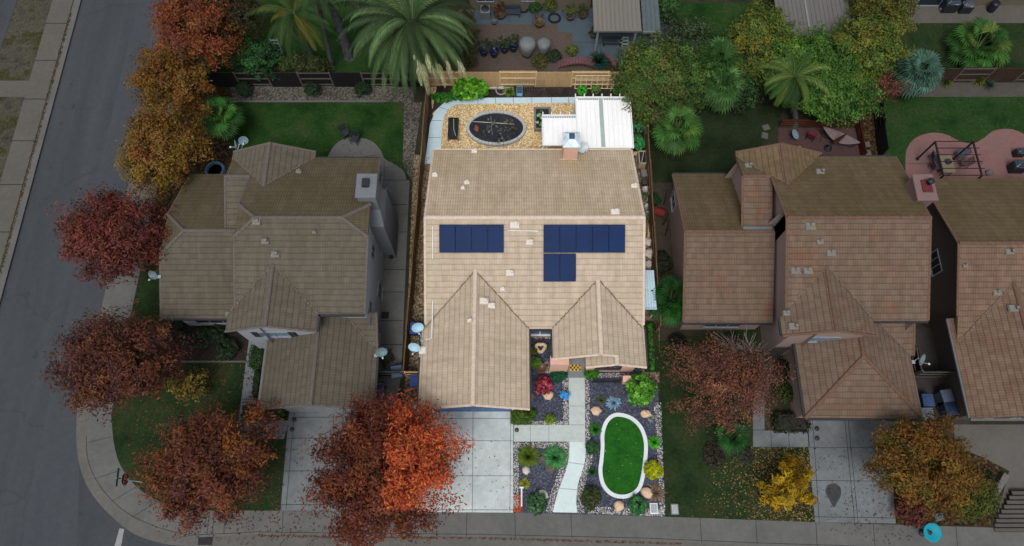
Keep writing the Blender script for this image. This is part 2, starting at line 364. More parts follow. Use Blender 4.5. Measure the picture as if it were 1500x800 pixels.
def cr(pts, closed=True, k=6):
    n = len(pts); o = []
    for i in range(n if closed else n-1):
        p = [Vector(pts[j % n] if closed else pts[min(max(j, 0), n-1)]) for j in (i-1, i, i+1, i+2)]
        for q in range(k):
            t = q/k
            o.append(tuple(.5*((2*p[1])+(p[2]-p[0])*t+(2*p[0]-5*p[1]+4*p[2]-p[3])*t*t+(3*p[1]-p[0]-3*p[2]+p[3])*t**3)))
    if not closed: o.append(tuple(pts[-1]))
    return o
def sheet(name, poly, z, mat, lines=(), jm=None, jw=.03, kind='structure'):
    mb = MB(); n = len(poly)
    A = sum(poly[i][0]*poly[(i+1) % n][1]-poly[(i+1) % n][0]*poly[i][1] for i in range(n))
    if A < 0: poly = list(reversed(poly))
    mb.face([(x, y, z) for x, y in poly])
    for i, l in enumerate(lines):
        for (ax, ay), (bx, by) in zip(l[:-1], l[1:]):
            d = Vector((bx-ax, by-ay)).normalized(); q = Vector((-d.y, d.x))*jw/2; zz = z+.004+.0004*(i % 9)
            mb.face([(ax-q.x, ay-q.y, zz), (bx-q.x, by-q.y, zz), (bx+q.x, by+q.y, zz), (ax+q.x, ay+q.y, zz)], 1)
    o = mb.out(name, [mat, jm or JOINT]); 
    if kind: o['kind'] = kind
    return o
def pxs(*pts, z=0.): return [XY(a, b, z) for a, b in pts]
# base ground, streets and raised blocks
mb = MB(); R_ = 400; mb.face([(-R_, -R_, -.17), (R_, -R_, -.17), (R_, R_, -.17), (-R_, R_, -.17)]); tag(mb.out('ground', GROUND), kind='structure')
gut = cr(pxs((113, 596), (112, 643), (117, 683), (130, 716), (153, 746), (193, 780), (233, 795), (257, 799), z=-.15), False)
gut = [(-26.75, 90), (-26.75, 20), (-26.78, 10)]+gut
gutS = gut+[XY(330, 803, -.15), XY(450, 806, -.15), XY(760, 812, -.15), XY(1130, 820, -.15), (60, -2.6)]
sheet('street', [(-33.42, 90), (-33.42, -60), (60, -60)]+list(reversed(gutS)), -.15, ASPH)
sheet('street_patch', [(-29.05, 90), (-29.0, 24), (-28.9, 12), (-28.7, 4), (-28.2, -4), (-27.4, -60), (-24, -60), (-24.5, -4), (-25.9, 3.4), (-26.7, 8), (-26.8, 10), (-26.75, 20), (-26.75, 90)], -.146, ASPHL)
kl = cr(pxs((126, 643), (128, 676), (140, 706), (160, 733), (187, 756), (230, 776), (277, 788)), False)
kerbline = [(-26.1, 90), (-26.1, 20), (-26.12, 8.6)]+kl+[XY(375, 783), XY(513, 785), XY(700, 786.5), XY(940, 792), XY(1108, 799), XY(1500, 812), (60, -1.75)]
sheet('gutter', gutS+list(reversed(kerbline)), -.143, KERB)
block = kerbline+[(60, 90)]
mb = MB(); mb.prism(block, -.16, 0., 0, 1, False); tag(mb.out('terrain', [GROUND, KERB]), kind='structure')
# corner and front pavement
back = cr(pxs((163, 610), (167, 650), (177, 683), (200, 713), (230, 733), (270, 746), (317, 748)), False)
backline = [(-24.6, 90), (-24.6, 20), (-24.75, 9)]+back+[XY(375, 748), XY(572, 749.5), XY(760, 751), XY(974, 757), XY(1194, 765), XY(1453, 773), XY(1500, 775), (60, .6)]
def jl(*pr): return [[XY(*a), XY(*b)] for a, b in pr]
swj = jl(((163, 640), (130, 648)), ((178, 688), (138, 702)), ((200, 713), (163, 735)), ((232, 734), (193, 758)), ((277, 746), (272, 787)), ((307, 750), (303, 784)), ((314, 748), (311, 783)), ((330, 748), (328, 783)), ((415, 748), (413, 784)),
         ((560, 749), (557, 785)), ((684, 750), (683, 786)), ((754, 751), (755, 787)), ((836, 752), (838, 788)), ((1025, 758), (1028, 795)), ((1107, 761), (1109, 798)), ((1195, 765), (1197, 800)), ((1279, 768), (1282, 803)), ((1400, 772), (1403, 806)))
swj += [[(-26.05, y), (-24.62, y)] for y in (11.2, 13, 16, 19, 22, 25, 28, 31, 34, 37)]
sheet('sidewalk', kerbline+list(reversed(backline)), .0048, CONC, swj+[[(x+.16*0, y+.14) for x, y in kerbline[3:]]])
# far side of the side street
sheet('far_kerb', [(-33.4, 90), (-33.95, 90), (-33.95, -60), (-33.4, -60)], -.02, KERB)
mb = MB(); mb.prism([(-33.43, 90), (-90, 90), (-90, -60), (-33.43, -60)], -.16, -.03, 0, 1, False); tag(mb.out('far_verge', [LAWNP, KERB]), kind='structure')
fj = [[(-35.6, y), (-33.95, y)] for y in (4, 8, 12, 16, 19.6, 23.2, 26.7, 30.2, 33.6, 37)]
sheet('far_sidewalk', [(-33.95, 90), (-35.6, 90), (-35.6, -60), (-33.95, -60)], -.016, CONCW, fj+[[(-33.96, 60), (-33.96, -40)]], None, .07)
a, b = XY(0, 118), XY(0, 142); sheet('far_footpath', [(-35.6, a[1]), (-50, a[1]), (-50, b[1]), (-35.6, b[1])], -.012, CONCW)
p0, p1 = XY(25, 0), XY(0, 73); sheet('far_driveway', [p0, p1, (-48, 31), (-48, 48)], -.012, ASPH)
# lots: left corner house
sheet('front_lawn', pxs((200, 400), (238, 400), (240, 475), (262, 530), (358, 530), (347, 643), (417, 643), (409, 748), (317, 748))+list(reversed(back))[1:]+[(-24.7, 10), (-24.6, 14)], .004, LAWND)
sheet('side_lawn', [(-24.6, 13.8), (-20.8, 13.8), (-20.8, 24.5), (-17, 24.5), (-17, 31), (-24.6, 31), (-24.6, 60), (-24.6, 90)], .003, LITTER)
sheet('planting_bed', pxs((248, 470), (364, 478), (360, 530), (262, 530)), .008, MULCH)
mb = MB(); a, b = P(262, 530), P(361, 530); mb.box(a.x, a.y-.05, 0, b.x, a.y+.05, .06); tag(mb.out('lawn_edging', KERB), 'thin concrete edging between shrub bed and lawn of the left house', 'edging')
sheet('front_walk', pxs((365, 495), (377, 500), (375, 590), (376, 616), (424, 616), (416, 643), (347, 642), (350, 612)), .012, CONC2, jl(((361, 530), (376, 530)), ((359, 554), (375, 554)), ((354, 585), (375, 585)), ((350, 615), (376, 616)), ((393, 618), (391, 642))))
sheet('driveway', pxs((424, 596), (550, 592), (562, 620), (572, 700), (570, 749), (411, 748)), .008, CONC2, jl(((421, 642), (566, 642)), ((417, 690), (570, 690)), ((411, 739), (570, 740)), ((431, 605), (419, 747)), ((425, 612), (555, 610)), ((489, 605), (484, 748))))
sheet('back_lawn', pxs((343, 148), (604, 148), (602, 262), (480, 262), (340, 230), (330, 180)), .004, LAWNG)
sheet('gravel_strip', pxs((335, 122), (606, 122), (606, 150), (343, 150)), .008, GRAVD)
sheet('dry_ground', pxs((592, 150), (618, 150), (602, 264), (590, 240)), .010, GRAVD)
mb = MB(); a, b = P(343, 149), P(562, 149); mb.box(a.x, a.y-.07, 0, b.x, a.y+.07, .07); tag(mb.out('gravel_edging', KERB), 'pale kerb edging along the gravel strip behind the left back lawn', 'edging')
sheet('patio', [XY(476, 262)]+cr(pxs((478, 234), (490, 213), (507, 203), (528, 202), (546, 208), (558, 221), (564, 233), (580, 242), (592, 252), (596, 268)), False)+pxs((596, 290), (560, 300), (500, 300)), .012, CONC, jl(((520, 232), (560, 226)), ((563, 236), (563, 262))))
sheet('side_yard', pxs((548, 262), (600, 264), (594, 400), (588, 545), (580, 600), (552, 600), (545, 500)), .0095, CONC, jl(((560, 264), (600, 264)), ((560, 300), (597, 300)), ((560, 340), (595, 340)), ((560, 395), (593, 395)), ((550, 428), (592, 428)), ((550, 470), (590, 470)), ((550, 505), (589, 505)), ((550, 545), (588, 545))), None, .05)
# main lot
sheet('back_yard', pxs((630, 127), (942, 127), (944, 228), (640, 228)), .008, GRAVT)
sheet('side_gravel', pxs((606, 227), (640, 227), (624, 470), (622, 560), (614, 600), (592, 600), (596, 480)), .006, GRAVS)
sheet('east_side_strip', pxs((930, 219), (950, 219), (966, 470), (966, 560), (940, 560), (936, 300)), .0075, GRAVS)
pathp = pxs((622, 240), (627, 205), (630, 182), (638, 162), (652, 149), (664, 144.5), (700, 143.5), (846, 142.5), (846, 151), (704, 152), (668, 153.5), (656, 160), (650, 172), (647, 195), (645, 240))
sheet('garden_path', pathp, .014, PATHB, jl(((625, 202), (646, 202)), ((631, 177), (648, 177)), ((643, 157), (655, 161)), ((700, 144), (700, 152)), ((726, 143.5), (726, 151.5)), ((752, 143), (752, 151.5)), ((779, 143), (779, 151)), ((808, 143), (808, 151)), ((833, 143), (833, 151))), JOINTL, .04)
sheet('rear_bed', pxs((640, 127), (945, 127), (946, 222), (924, 222), (922, 143), (846, 142.5), (700, 143.5), (664, 144.5), (652, 149), (638, 162), (632, 168)), .012, SOIL)
sheet('front_bed', pxs((750, 598), (776, 596), (776, 484), (812, 484), (812, 540), (944, 540), (962, 540), (974, 757), (760, 751)), .006, SLATE)
sheet('hedge_ground', pxs((944, 470), (964, 470), (967, 545), (944, 545)), .009, LAWND)
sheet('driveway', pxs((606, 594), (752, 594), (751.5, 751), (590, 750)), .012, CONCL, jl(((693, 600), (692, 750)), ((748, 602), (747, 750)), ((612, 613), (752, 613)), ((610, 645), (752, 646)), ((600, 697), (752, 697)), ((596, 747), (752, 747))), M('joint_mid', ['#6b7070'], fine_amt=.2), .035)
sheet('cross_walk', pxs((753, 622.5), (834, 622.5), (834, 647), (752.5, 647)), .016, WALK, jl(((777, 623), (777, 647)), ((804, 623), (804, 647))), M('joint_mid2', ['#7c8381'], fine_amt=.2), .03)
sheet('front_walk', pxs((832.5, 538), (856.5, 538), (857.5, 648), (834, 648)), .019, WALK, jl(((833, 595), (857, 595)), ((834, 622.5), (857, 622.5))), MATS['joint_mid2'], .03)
def Z6(x, y): return (730+x/2.758, 480+y/2.758)
wl = [Z6(*q) for q in ((287, 463), (286, 500), (281, 548), (270, 585), (255, 625), (240, 668), (228, 710), (220, 746))]
wr = [Z6(*q) for q in ((352, 463), (353, 500), (348, 548), (337, 585), (325, 620), (317, 668), (315, 710), (319, 748))]
WL = cr([XY(*q) for q in wl], False, 4); WR = cr([XY(*q) for q in wr], False, 4)
sheet('curved_walk', WL+list(reversed(WR)), .022, WALKB, [[XY(*Z6(283, 545)), XY(*Z6(348, 553))], [XY(*Z6(250, 650)), XY(*Z6(320, 655))]], MATS['joint_mid2'], .03)
for W_, s_, in ((WL, 1), (WR, -1)): pass
oval = [Z6(*q) for q in ((490, 345), (540, 360), (580, 398), (600, 450), (603, 500), (597, 560), (588, 615), (572, 657), (535, 685), (490, 691), (447, 675), (415, 635), (404, 580), (409, 530), (413, 480), (413, 430), (427, 382), (455, 352))]
OV = cr([XY(*q) for q in oval], True, 4)
def inset(poly, d):
    n = len(poly); o = []
    A = sum(poly[i][0]*poly[(i+1) % n][1]-poly[(i+1) % n][0]*poly[i][1] for i in range(n)); s = 1 if A > 0 else -1
    for i in range(n):
        a, b, c = Vector(poly[i-1]), Vector(poly[i]), Vector(poly[(i+1) % n]); t = (c-a).normalized(); o.append((b.x-t.y*d*s, b.y+t.x*d*s))
    return o
OVI = inset(OV, .23)
sheet('oval_lawn', inset(OV, .15), .03, LAWNL)
def ring(name, label, outer, inner, z0, z1, mat, cat):
    mb = MB(); n = len(outer)
    for i in range(n):
        j = (i+1) % n; a, b, c, d = outer[i], outer[j], inner[j], inner[i]
        mb.face([(*a, z1), (*b, z1), (*c, z1), (*d, z1)]); mb.face([(*a, z0), (*b, z0), (*b, z1), (*a, z1)]); mb.face([(*c, z0), (*d, z0), (*d, z1), (*c, z1)])
    return tag(mb.out(name, mat), label, cat)
ring('lawn_border', 'pale concrete mowing border ringing the small oval front lawn', OV, OVI, .0, .09, M('pale_border', ['#c3cacd', '#d2d9dc'], fine_amt=.08), 'border')
# right-hand lots
sheet('front_lawn', pxs((962, 500), (1110, 480), (1110, 600), (1104, 655), (1185, 655), (1194, 765), (976, 757)), .004, LAWND)
sheet('front_walk', pxs((1103, 575), (1119, 575), (1120, 631), (1184, 631), (1186, 655), (1103, 655)), .012, CONC2, jl(((1103, 630), (1120, 630)), ((1129, 631), (1130, 655)), ((1155, 631), (1156, 655))))
sheet('driveway', pxs((1180, 600), (1299, 600), (1312, 767), (1194, 765)), .012, CONC2, jl(((1186, 656), (1303, 656)), ((1188, 704), (1307, 705)), ((1192, 757), (1311, 759)), ((1190, 612), (1200, 765)), ((1237, 612), (1252, 766)), ((1242, 612), (1257, 766))))
sheet('oil_stain', cr(pxs((1212, 712), (1222, 708), (1231, 715), (1231, 727), (1225, 738), (1221, 743), (1215, 733), (1209, 721)), True, 5), .021, M('oil_stain', ['#2e3030', '#383a3a', '#454848'], scale=3, fine=9, fine_amt=.35, rough=.6))
sheet('planting_bed', pxs((1299, 600), (1345, 600), (1420, 640), (1470, 680), (1450, 771), (1312, 768)), .006, LITTER)
sheet('stone_strip', pxs((1298, 617), (1326, 618), (1330, 655), (1303, 655)), .010, M('flagstone', ['#5a5650', '#6a665e', '#4a463f'], scale=2.2, fine=8, fine_amt=.3))
sheet('side_yard', pxs((1330, 480), (1420, 480), (1420, 640), (1345, 640)), .009, M('dark_concrete', ['#2e2d2b', '#383633'], scale=.7, fine=4, fine_amt=.2))
sheet('driveway', pxs((1396, 622), (1700, 622), (1700, 775), (1500, 775), (1456, 772), (1478, 690), (1440, 670), (1400, 655)), .012, M('concrete_plain', ['#4f4c48', '#585551', '#5e5b57'], scale=.3, fine=3, fine_amt=.1))
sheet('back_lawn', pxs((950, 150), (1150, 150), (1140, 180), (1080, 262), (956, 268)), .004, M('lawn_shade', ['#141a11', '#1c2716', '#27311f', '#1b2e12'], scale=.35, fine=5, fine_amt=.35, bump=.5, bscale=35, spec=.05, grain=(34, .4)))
sheet('side_dirt', pxs((948, 268), (990, 268), (1000, 480), (965, 500)), .006, M('side_dirt', ['#2c2721', '#3b342b', '#232019'], scale=.8, fine=6, fine_amt=.4, grain=(26, .3)))
sheet('deck', pxs((1140, 188), (1262, 188), (1262, 262), (1140, 262)), .012, DECKR)
sheet('leaf_litter', pxs((1256, 160), (1284, 160), (1290, 240), (1264, 240)), .010, LITTER)
sheet('back_lawn', pxs((1290, 141), (1700, 141), (1700, 262), (1300, 262)), .004, M('lawn_right', ['#152611', '#1c3216', '#243c1b', '#2d3d21', '#203518'], scale=.4, fine=5, fine_amt=.4, bump=.5, bscale=35, spec=.05, grain=(34, .45)))
sheet('gravel_strip', pxs((1340, 121), (1700, 121), (1700, 142), (1345, 142)), .008, M('pale_gravel', ['#413d38', '#4d4943'], scale=1.5, fine=10, fine_amt=.3, grain=(26, .25)))
sheet('pink_patio', cr(pxs((1326, 245), (1328, 220), (1340, 203), (1362, 195), (1385, 197), (1406, 207), (1425, 210), (1440, 203), (1455, 192), (1475, 189), (1495, 194), (1530, 215)), False)+pxs((1560, 262), (1560, 320), (1330, 320)), .012, PINKP, jl(((1330, 240), (1440, 240))))
# lots at the rear
sheet('rear_lawn', pxs((300, -10), (530, -10), (610, 40), (610, 105), (300, 105)), .004, LAWNG)
sheet('rear_patio', pxs((672, 14), (880, 10), (880, 104), (650, 104)), .006, TANP)
sheet('rear_slab', pxs((690, 12), (880, 12), (990, 40), (990, 92), (840, 92), (838, 48), (818, 47), (816, 36), (690, 36)), .010, BLUEP, jl(((880, 62), (880, 92)), ((906, 70), (906, 92)), ((838, 62), (960, 66))))
sheet('rear_lawn', pxs((985, 4), (1140, 4), (1140, 100), (985, 100)), .004, LAWNG)
sheet('rear_lawn', pxs((1320, 34), (1700, 34), (1700, 100), (1290, 100)), .004, LAWND)
sheet('rear_terrace', pxs((1326, 6), (1700, 6), (1700, 34), (1318, 34)), .010, CONCW)
for i, (x, y, r) in enumerate(((72, 238, .16), (73, 246, .12), (108, 157, .2), (104, 125, .13), (6, 586, .2), (113, 118, .12), (90, 181, .14), (60, 300, .2), (38, 430, .25), (52, 520, .18))):
    q = P(x, y, -.145); sheet('oil_stain', [(q.x+r*(1+.25*math.sin(3*a_+i))*math.cos(a_), q.y+r*1.3*(1+.25*math.cos(2*a_+i))*math.sin(a_)) for a_ in [k_*.628 for k_ in range(10)]], -.1445, MATS['oil_stain'] if i < 6 else M('oil_faint', ['#33363a', '#3a3d40'], fine_amt=.2))
sheet('stop_line', pxs((175, 774), (182, 775), (176.5, 804), (167, 803), z=-.14), -.14, M('road_paint', ['#7d7f80', '#8d8f90'], scale=3, fine=14, fine_amt=.2))
# ------------------------------------------------------------------ houses: tiles, stucco and trim outside the middle lot carry the painted dimming
T_MAIN_S = MTILE('tile_main_front', '#ac9c88', '#b2a28f', '#9c8f77', .4, rowd=.34, cold=.12, var=.035)
T_MAIN_N = MTILE('tile_main_rear', '#b3a18b', '#b8a790', '#9c8c68', .5, rowd=.12, cold=.4, var=.03)
T_A_S = MTILE('tile_left_front', '#565046', '#5b554b', '#514a3c', .35, rowd=.4, cold=.14, var=.03)
T_A_N = MTILE('tile_left_rear', '#564e3e', '#5a5242', '#4d4630', .7, rowd=.18, cold=.5, var=.04)
T_B_S = MTILE('tile_right_front', '#625246', '#69584c', '#59493a', .3, rowd=.42, cold=.18, var=.05, blotch='#6a4530')
T_B_N = MTILE('tile_right_rear', '#5a4d39', '#5f523d', '#4d4329', .65, rowd=.18, cold=.45, var=.04)
T_C_S = MTILE('tile_far_front', '#685446', '#705b4d', '#5c4b3a', .25, rowd=.42, cold=.25, var=.06, blotch='#5e4434')
FAS_M = MV('fascia_cream', '#cdb9a6', .7); FAS_A = MV('fascia_grey', '#57504b', .7); FAS_B = MV('fascia_tan', '#5c4a3a', .7)
CAP_M = M('ridge_tile_pale', ['#bba896', '#c9b7a6'], scale=3, fine=9, fine_amt=.18); CAP_A = M('ridge_tile_grey', ['#554e49', '#5f5853'], scale=3, fine=9, fine_amt=.2); CAP_B = M('ridge_tile_brown', ['#594539', '#664e40'], scale=3, fine=9, fine_amt=.2)
GUT = MV('gutter_dark', '#26272a', .5); GUTL = MV('gutter_white', '#5f6062', .5)
ST_A = M('stucco_white', ['#8a8e93', '#94989d'], scale=.8, fine=9, fine_amt=.06); ST_B = M('stucco_rose', ['#80706a', '#8a7972'], scale=.8, fine=9, fine_amt=.08)
ST_C = M('stucco_brown', ['#48423d', '#504944'], scale=.8, fine=9, fine_amt=.08); ST_M = M('stucco_pink', ['#c9a08c', '#d6ae9b'], scale=.8, fine=9, fine_amt=.06)
ST_R = M('stucco_beige', ['#5a5347', '#655d50'], scale=.8, fine=9, fine_amt=.08)
GLASS = MV('window_glass', '#1c2530', .08, .6); GLASSB = MV('window_glass_lit', '#5d7790', .08, .6)
FRW = MV('frame_white', '#7c8286', .5); FRWL = MV('frame_bright', '#e2e4e4', .5); SHUT = MV('shutter_dark', '#1d2026', .6)
VENTD = M('vent_grey', ['#6b6761', '#7a756e'], scale=4, fine=12, fine_amt=.2); VENTL = M('vent_pale', ['#c8beb4', '#d8d0c8'], scale=4, fine=12, fine_amt=.15)
class House:
    def __init__(s, name, label, cat, loc):
        s.t = thing(name, label, cat, loc); s.faces = []; s.bvh = None
    def roof(s, faces, mats, fascia, thick=.2):
        """faces: (material index, [world points])"""
        mb = MB(); cnt = {}
        K = lambda p: (round(p[0], 2), round(p[1], 2), round(p[2], 2))
        fin = []; rv = []; rf = []
        for mi, pts in faces:
            pts = [Vector(p) for p in pts]
            n = Vector((0, 0, 0))
            for i in range(len(pts)): n += (pts[i]-pts[0]).cross(pts[(i+1) % len(pts)]-pts[0])
            if n.z < 0: pts.reverse(); n = -n
            n.normalize(); u = Vector((0, 0, 1)).cross(n); u = u.normalized() if u.length > 1e-4 else Vector((1, 0, 0)); v = n.cross(u)
            fin.append((mi, pts, u, v))
            i0 = len(rv); rv += pts; rf.append(tuple(range(i0, i0+len(pts))))
            for i in range(len(pts)):
                a, b = K(pts[i]), K(pts[(i+1) % len(pts)]); cnt[(a, b)] = 1
        k = len(mats)
        for mi, pts, u, v in fin:
            mb.face(pts, mi, [(p.dot(u), p.dot(v)) for p in pts])
            mb.face([p-Vector((0, 0, thick)) for p in reversed(pts)], k)
            for i in range(len(pts)):
                a, b = pts[i], pts[(i+1) % len(pts)]
                if (K(b), K(a)) in cnt: continue
                d = Vector((0, 0, thick)); mb.face([a, a-d, b-d, b], k)
        s.bvh = BVHTree.FromPolygons([tuple(p) for p in rv], rf)
        s.roofobj = mb.out('roof', mats+[fascia], s.t)
    def z(s, x, y, zmax=30):
        h = s.bvh.ray_cast(Vector((x, y, zmax)), Vector((0, 0, -1)))[0]
        return h.z if h else None
    def walls(s, lines, mat, zdef=2.6, name='wall'):
        mb = MB(); SG = []
        for ln in lines:
            for (ax, ay), (bx, by) in zip(ln[:-1], ln[1:]):
                L = math.hypot(bx-ax, by-ay); n = max(2, int(L/.25)); top = []
                for i in range(n+1):
                    f = min(max(i/n, .004), .996); x = ax+(bx-ax)*f; y = ay+(by-ay)*f; z = s.z(x, y)
                    top.append((z-.12) if z is not None else zdef)
                for i in range(n):
                    p = [(ax+(bx-ax)*q/n, ay+(by-ay)*q/n) for q in (i, i+1)]
                    mb.face([(*p[0], 0), (*p[1], 0), (*p[1], top[i+1]), (*p[0], top[i])])
        return mb.out(name, mat, s.t)
    def caps(s, edges, mat, r=.13, name='ridge_cap', lift=.02):
        for a, b in edges:
            mb = MB(); a = Vector(a); b = Vector(b); L = (b-a).length; n = max(1, int(L/.42)); d = (b-a)/L
            u = d.cross(Vector((0, 0, 1))).normalized(); q = u.cross(d)
            for i in range(n):
                p0 = a+d*(L*i/n); p1 = a+d*(L*(i+1)/n+.04); vs = []
                for p, rr in ((p0, r*1.08), (p1, r*.9)):
                    for j in range(6):
                        an = math.pi*j/5; vs.append(p+u*math.cos(an)*rr+q*(math.sin(an)*rr*.75-.03+lift))
                mb.mesh(vs, [(j, j+1, 7+j, 6+j) for j in range(5)]+[(0, 5, 4, 3, 2, 1), (6, 7, 8, 9, 10, 11)], 0, False)
            mb.out(name, mat, s.t)
    def gutters(s, edges, mat=None, r=.06):
        for a, b in edges:
            mb = MB(); mb.bar(Vector(a)-Vector((0, 0, .08)), Vector(b)-Vector((0, 0, .08)), r*2, r*1.8); mb.out('gutter', mat or GUT, s.t)
    def window(s, c, w, h, n, frame=FRW, glass=GLASS, grid=1, name='window', shutters=False, label=None):
        """c: centre on the wall (x,y,z); n: outward direction 'E','W','S','N'"""
        nx, ny = {'E': (1, 0), 'W': (-1, 0), 'S': (0, -1), 'N': (0, 1)}[n]; tx, ty = -ny, nx
        def bx(mb, u0, u1, z0, z1, d0, d1):
            xs = sorted((c[0]+tx*u0+nx*d0, c[0]+tx*u1+nx*d1)); ys = sorted((c[1]+ty*u0+ny*d0, c[1]+ty*u1+ny*d1))
            mb.box(xs[0], ys[0], c[2]+z0, xs[1], ys[1], c[2]+z1)
        f = .06; mb = MB()
        bx(mb, -w/2-f, w/2+f, h/2, h/2+f, 0, .06); bx(mb, -w/2-f, w/2+f, -h/2-f, -h/2, 0, .09)
        bx(mb, -w/2-f, -w/2, -h/2, h/2, 0, .06); bx(mb, w/2, w/2+f, -h/2, h/2, 0, .06)
        for i in range(grid):
            u = -w/2+w*(i+1)/(grid+1); bx(mb, u-.025, u+.025, -h/2, h/2, .012, .045)
        o = mb.out(name, frame, s.t)
        if label: o['label'] = label
        mb = MB(); bx(mb, -w/2, w/2, -h/2, h/2, .004, .02); OFF[o] = OFF[s.t]; mb.out('pane', glass, o)
        if shutters:
            for q in (-1, 1):
                mb = MB(); a, b = sorted((q*(w/2+f+.02), q*(w/2+f+.42))); bx(mb, a, b, -h/2, h/2, .003, .05)
                for k in range(7): bx(mb, a+.05, b-.05, -h/2+.05+k*h/7.6, -h/2+.10+k*h/7.6, .05, .065)
                mb.out('shutter', SHUT, s.t)
    def vents(s, pts, mat, kind='cap'):
        """roof vents by survey pixel, seated on the roof"""
        for px, py, w in pts:
            z = 4.
            for _ in range(6):
                p = P(px, py, z); zz = s.z(p.x, p.y); z = zz if zz is not None else z
            p = P(px, py, z); mb = MB(); r = random.random()
            mb.rbox((p.x, p.y, z+.05), (w*1.25, w*.9, .16), 0, .03, .9)
            if r < .6: mb.rbox((p.x+w*.15, p.y+.05, z+.17), (w*.5, w*.5, .16), 0, .03, .85)
            else: mb.lathe([(.07, 0), (.07, .22), (.1, .22), (.1, .27), (.0, .29)], (p.x+w*.25, p.y, z+.05), 10)
            mb.out('roof_vent', mat, s.t)
    def wall_px(s, px, py, x=None, y=None):
        """point on a wall plane x=const or y=const seen at a survey pixel"""
        lo, hi = 0., 12.
        for _ in range(40):
            m = (lo+hi)/2; p = P(px, py, m)
            if x is not None: lo, hi = (m, hi) if abs(p.x) > abs(x) else (lo, m)
            else: lo, hi = (m, hi) if p.y > y else (lo, m)
        p = P(px, py, lo); return (x, p.y, p.z) if x is not None else (p.x, y, p.z)

# --- the single-storey house in the middle
H = House('single_storey_house', 'low pale tiled house with blue solar panels on its roof in the bright middle lot', 'house', (1.3, 16, 0))
k = .4228; RY, RZ = 18.1, 5.5
zS = lambda y: RZ-(RY-y)*k
NW, NE = (-5.2, 24.25, 2.9), (7.9, 24.25, 2.9); RW, RE = (-5.2, RY, RZ), (7.9, RY, RZ)
gz = 4.262; gy = RY-(RZ-gz)/k; ez = 4.06; ey = RY-(RZ-ez)/k
H.roof([(1, [NW, NE, RE, RW]), (0, [RW, RE, (7.9, 11.95, zS(11.95)), (-5.2, 11.95, zS(11.95))]),
        (0, [(-2.2, 7.15, gz), (-2.2, gy, gz), (-5.42, 11.9, 2.9), (-5.42, 7.15, 2.9)]), (0, [(-2.2, 7.15, gz), (1.02, 7.15, 2.9), (1.02, 11.9, 2.9), (-2.2, gy, gz)]),
        (0, [(5.15, 10.1, ez), (5.15, ey, ez), (2.42, 11.95, 2.905), (2.42, 10.1, 2.905)]),
        (0, [(5.15, 10.1, ez), (6.1, 10.1, 3.674), (6.1, 9.6, 3.674), (7.93, 9.6, 2.9), (7.93, 11.9, 2.9), (5.15, ey, ez)]),
        (0, [(6.1, 9.6, 3.674), (6.1, 10.8, 3.674), (4.35, 10.8, 2.93), (4.35, 9.6, 2.93)])], [T_MAIN_S, T_MAIN_N], FAS_M)
H.walls([[(-4.85, 12), (-4.85, 23.85), (7.55, 23.85), (7.55, 10.0), (4.6, 10.0), (4.6, 12.0), (3.4, 12.0), (3.4, 10.5), (2.8, 10.5), (2.8, 12.25), (.65, 12.25), (.65, 7.55), (-5.05, 7.55), (-5.05, 12.1)]], ST_M)
H.caps([(RW, RE), ((-2.2, 7.1, gz), (-2.2, gy, gz)), ((5.15, 10.05, ez), (5.15, ey, ez)), ((6.1, 9.55, 3.674), (6.1, 10.1, 3.674))], CAP_M, .14)
rk = [((-5.2, 24.2, 2.92), RW), (RW, (-5.2, 12.2, zS(12.2))), ((7.9, 24.2, 2.92), RE), (RE, (7.9, 12.2, zS(12.2))), ((-5.42, 7.15, 2.92), (-2.2, 7.15, gz)), ((1.02, 7.15, 2.92), (-2.2, 7.15, gz)), ((2.42, 10.1, 2.92), (5.15, 10.1, ez)), ((6.1, 10.1, 3.68), (5.15, 10.1, ez)), ((7.93, 9.6, 2.92), (6.1, 9.6, 3.68)), ((4.35, 9.6, 2.94), (6.1, 9.6, 3.68))]
H.caps(rk, CAP_M, .085, 'rake_tile', .0)
VAL = M('valley_metal', ['#4a4038', '#75685c', '#3a332d'], scale=5, fine=9, fine_amt=.6)
mb = MB()
def valley(hs, a, b, w=.05, up=.03):
    mb = MB()
    a, b = Vector(a), Vector(b); n = 26; rnd = random.Random(int(a.x*100))
    for i in range(n):
        p = a.lerp(b, i/n); q = a.lerp(b, (i+.7+rnd.random()*.5)/n); j = Vector((rnd.uniform(-.03, .03), 0, up))
        q = p.lerp(q, 1.15); mb.bar(p+j, q+j, w*rnd.uniform(.6, 1.6), .03)
    mb.out('valley_flashing', VAL, hs.t)
for a, b in (((-2.2, gy, gz), (-5.2, 11.98, 2.98)), ((-2.2, gy, gz), (1.0, 11.95, 2.92)), ((5.15, ey, ez), (2.45, 11.98, 2.93)), ((5.15, ey, ez), (7.85, 11.95, 2.93))): valley(H, a, b)
H.gutters([((-5.47, 7.2, 2.9), (-5.47, 11.9, 2.9)), ((1.07, 7.2, 2.9), (1.07, 11.88, 2.9)), ((2.37, 10.2, 2.9), (2.37, 11.88, 2.9)), ((1.1, 11.9, 2.9), (2.35, 11.9, 2.9)), ((7.98, 9.7, 2.9), (7.98, 12, 2.9))])
H.gutters([((-5.2, 24.3, 2.9), (7.9, 24.3, 2.9))], FAS_M, .05)
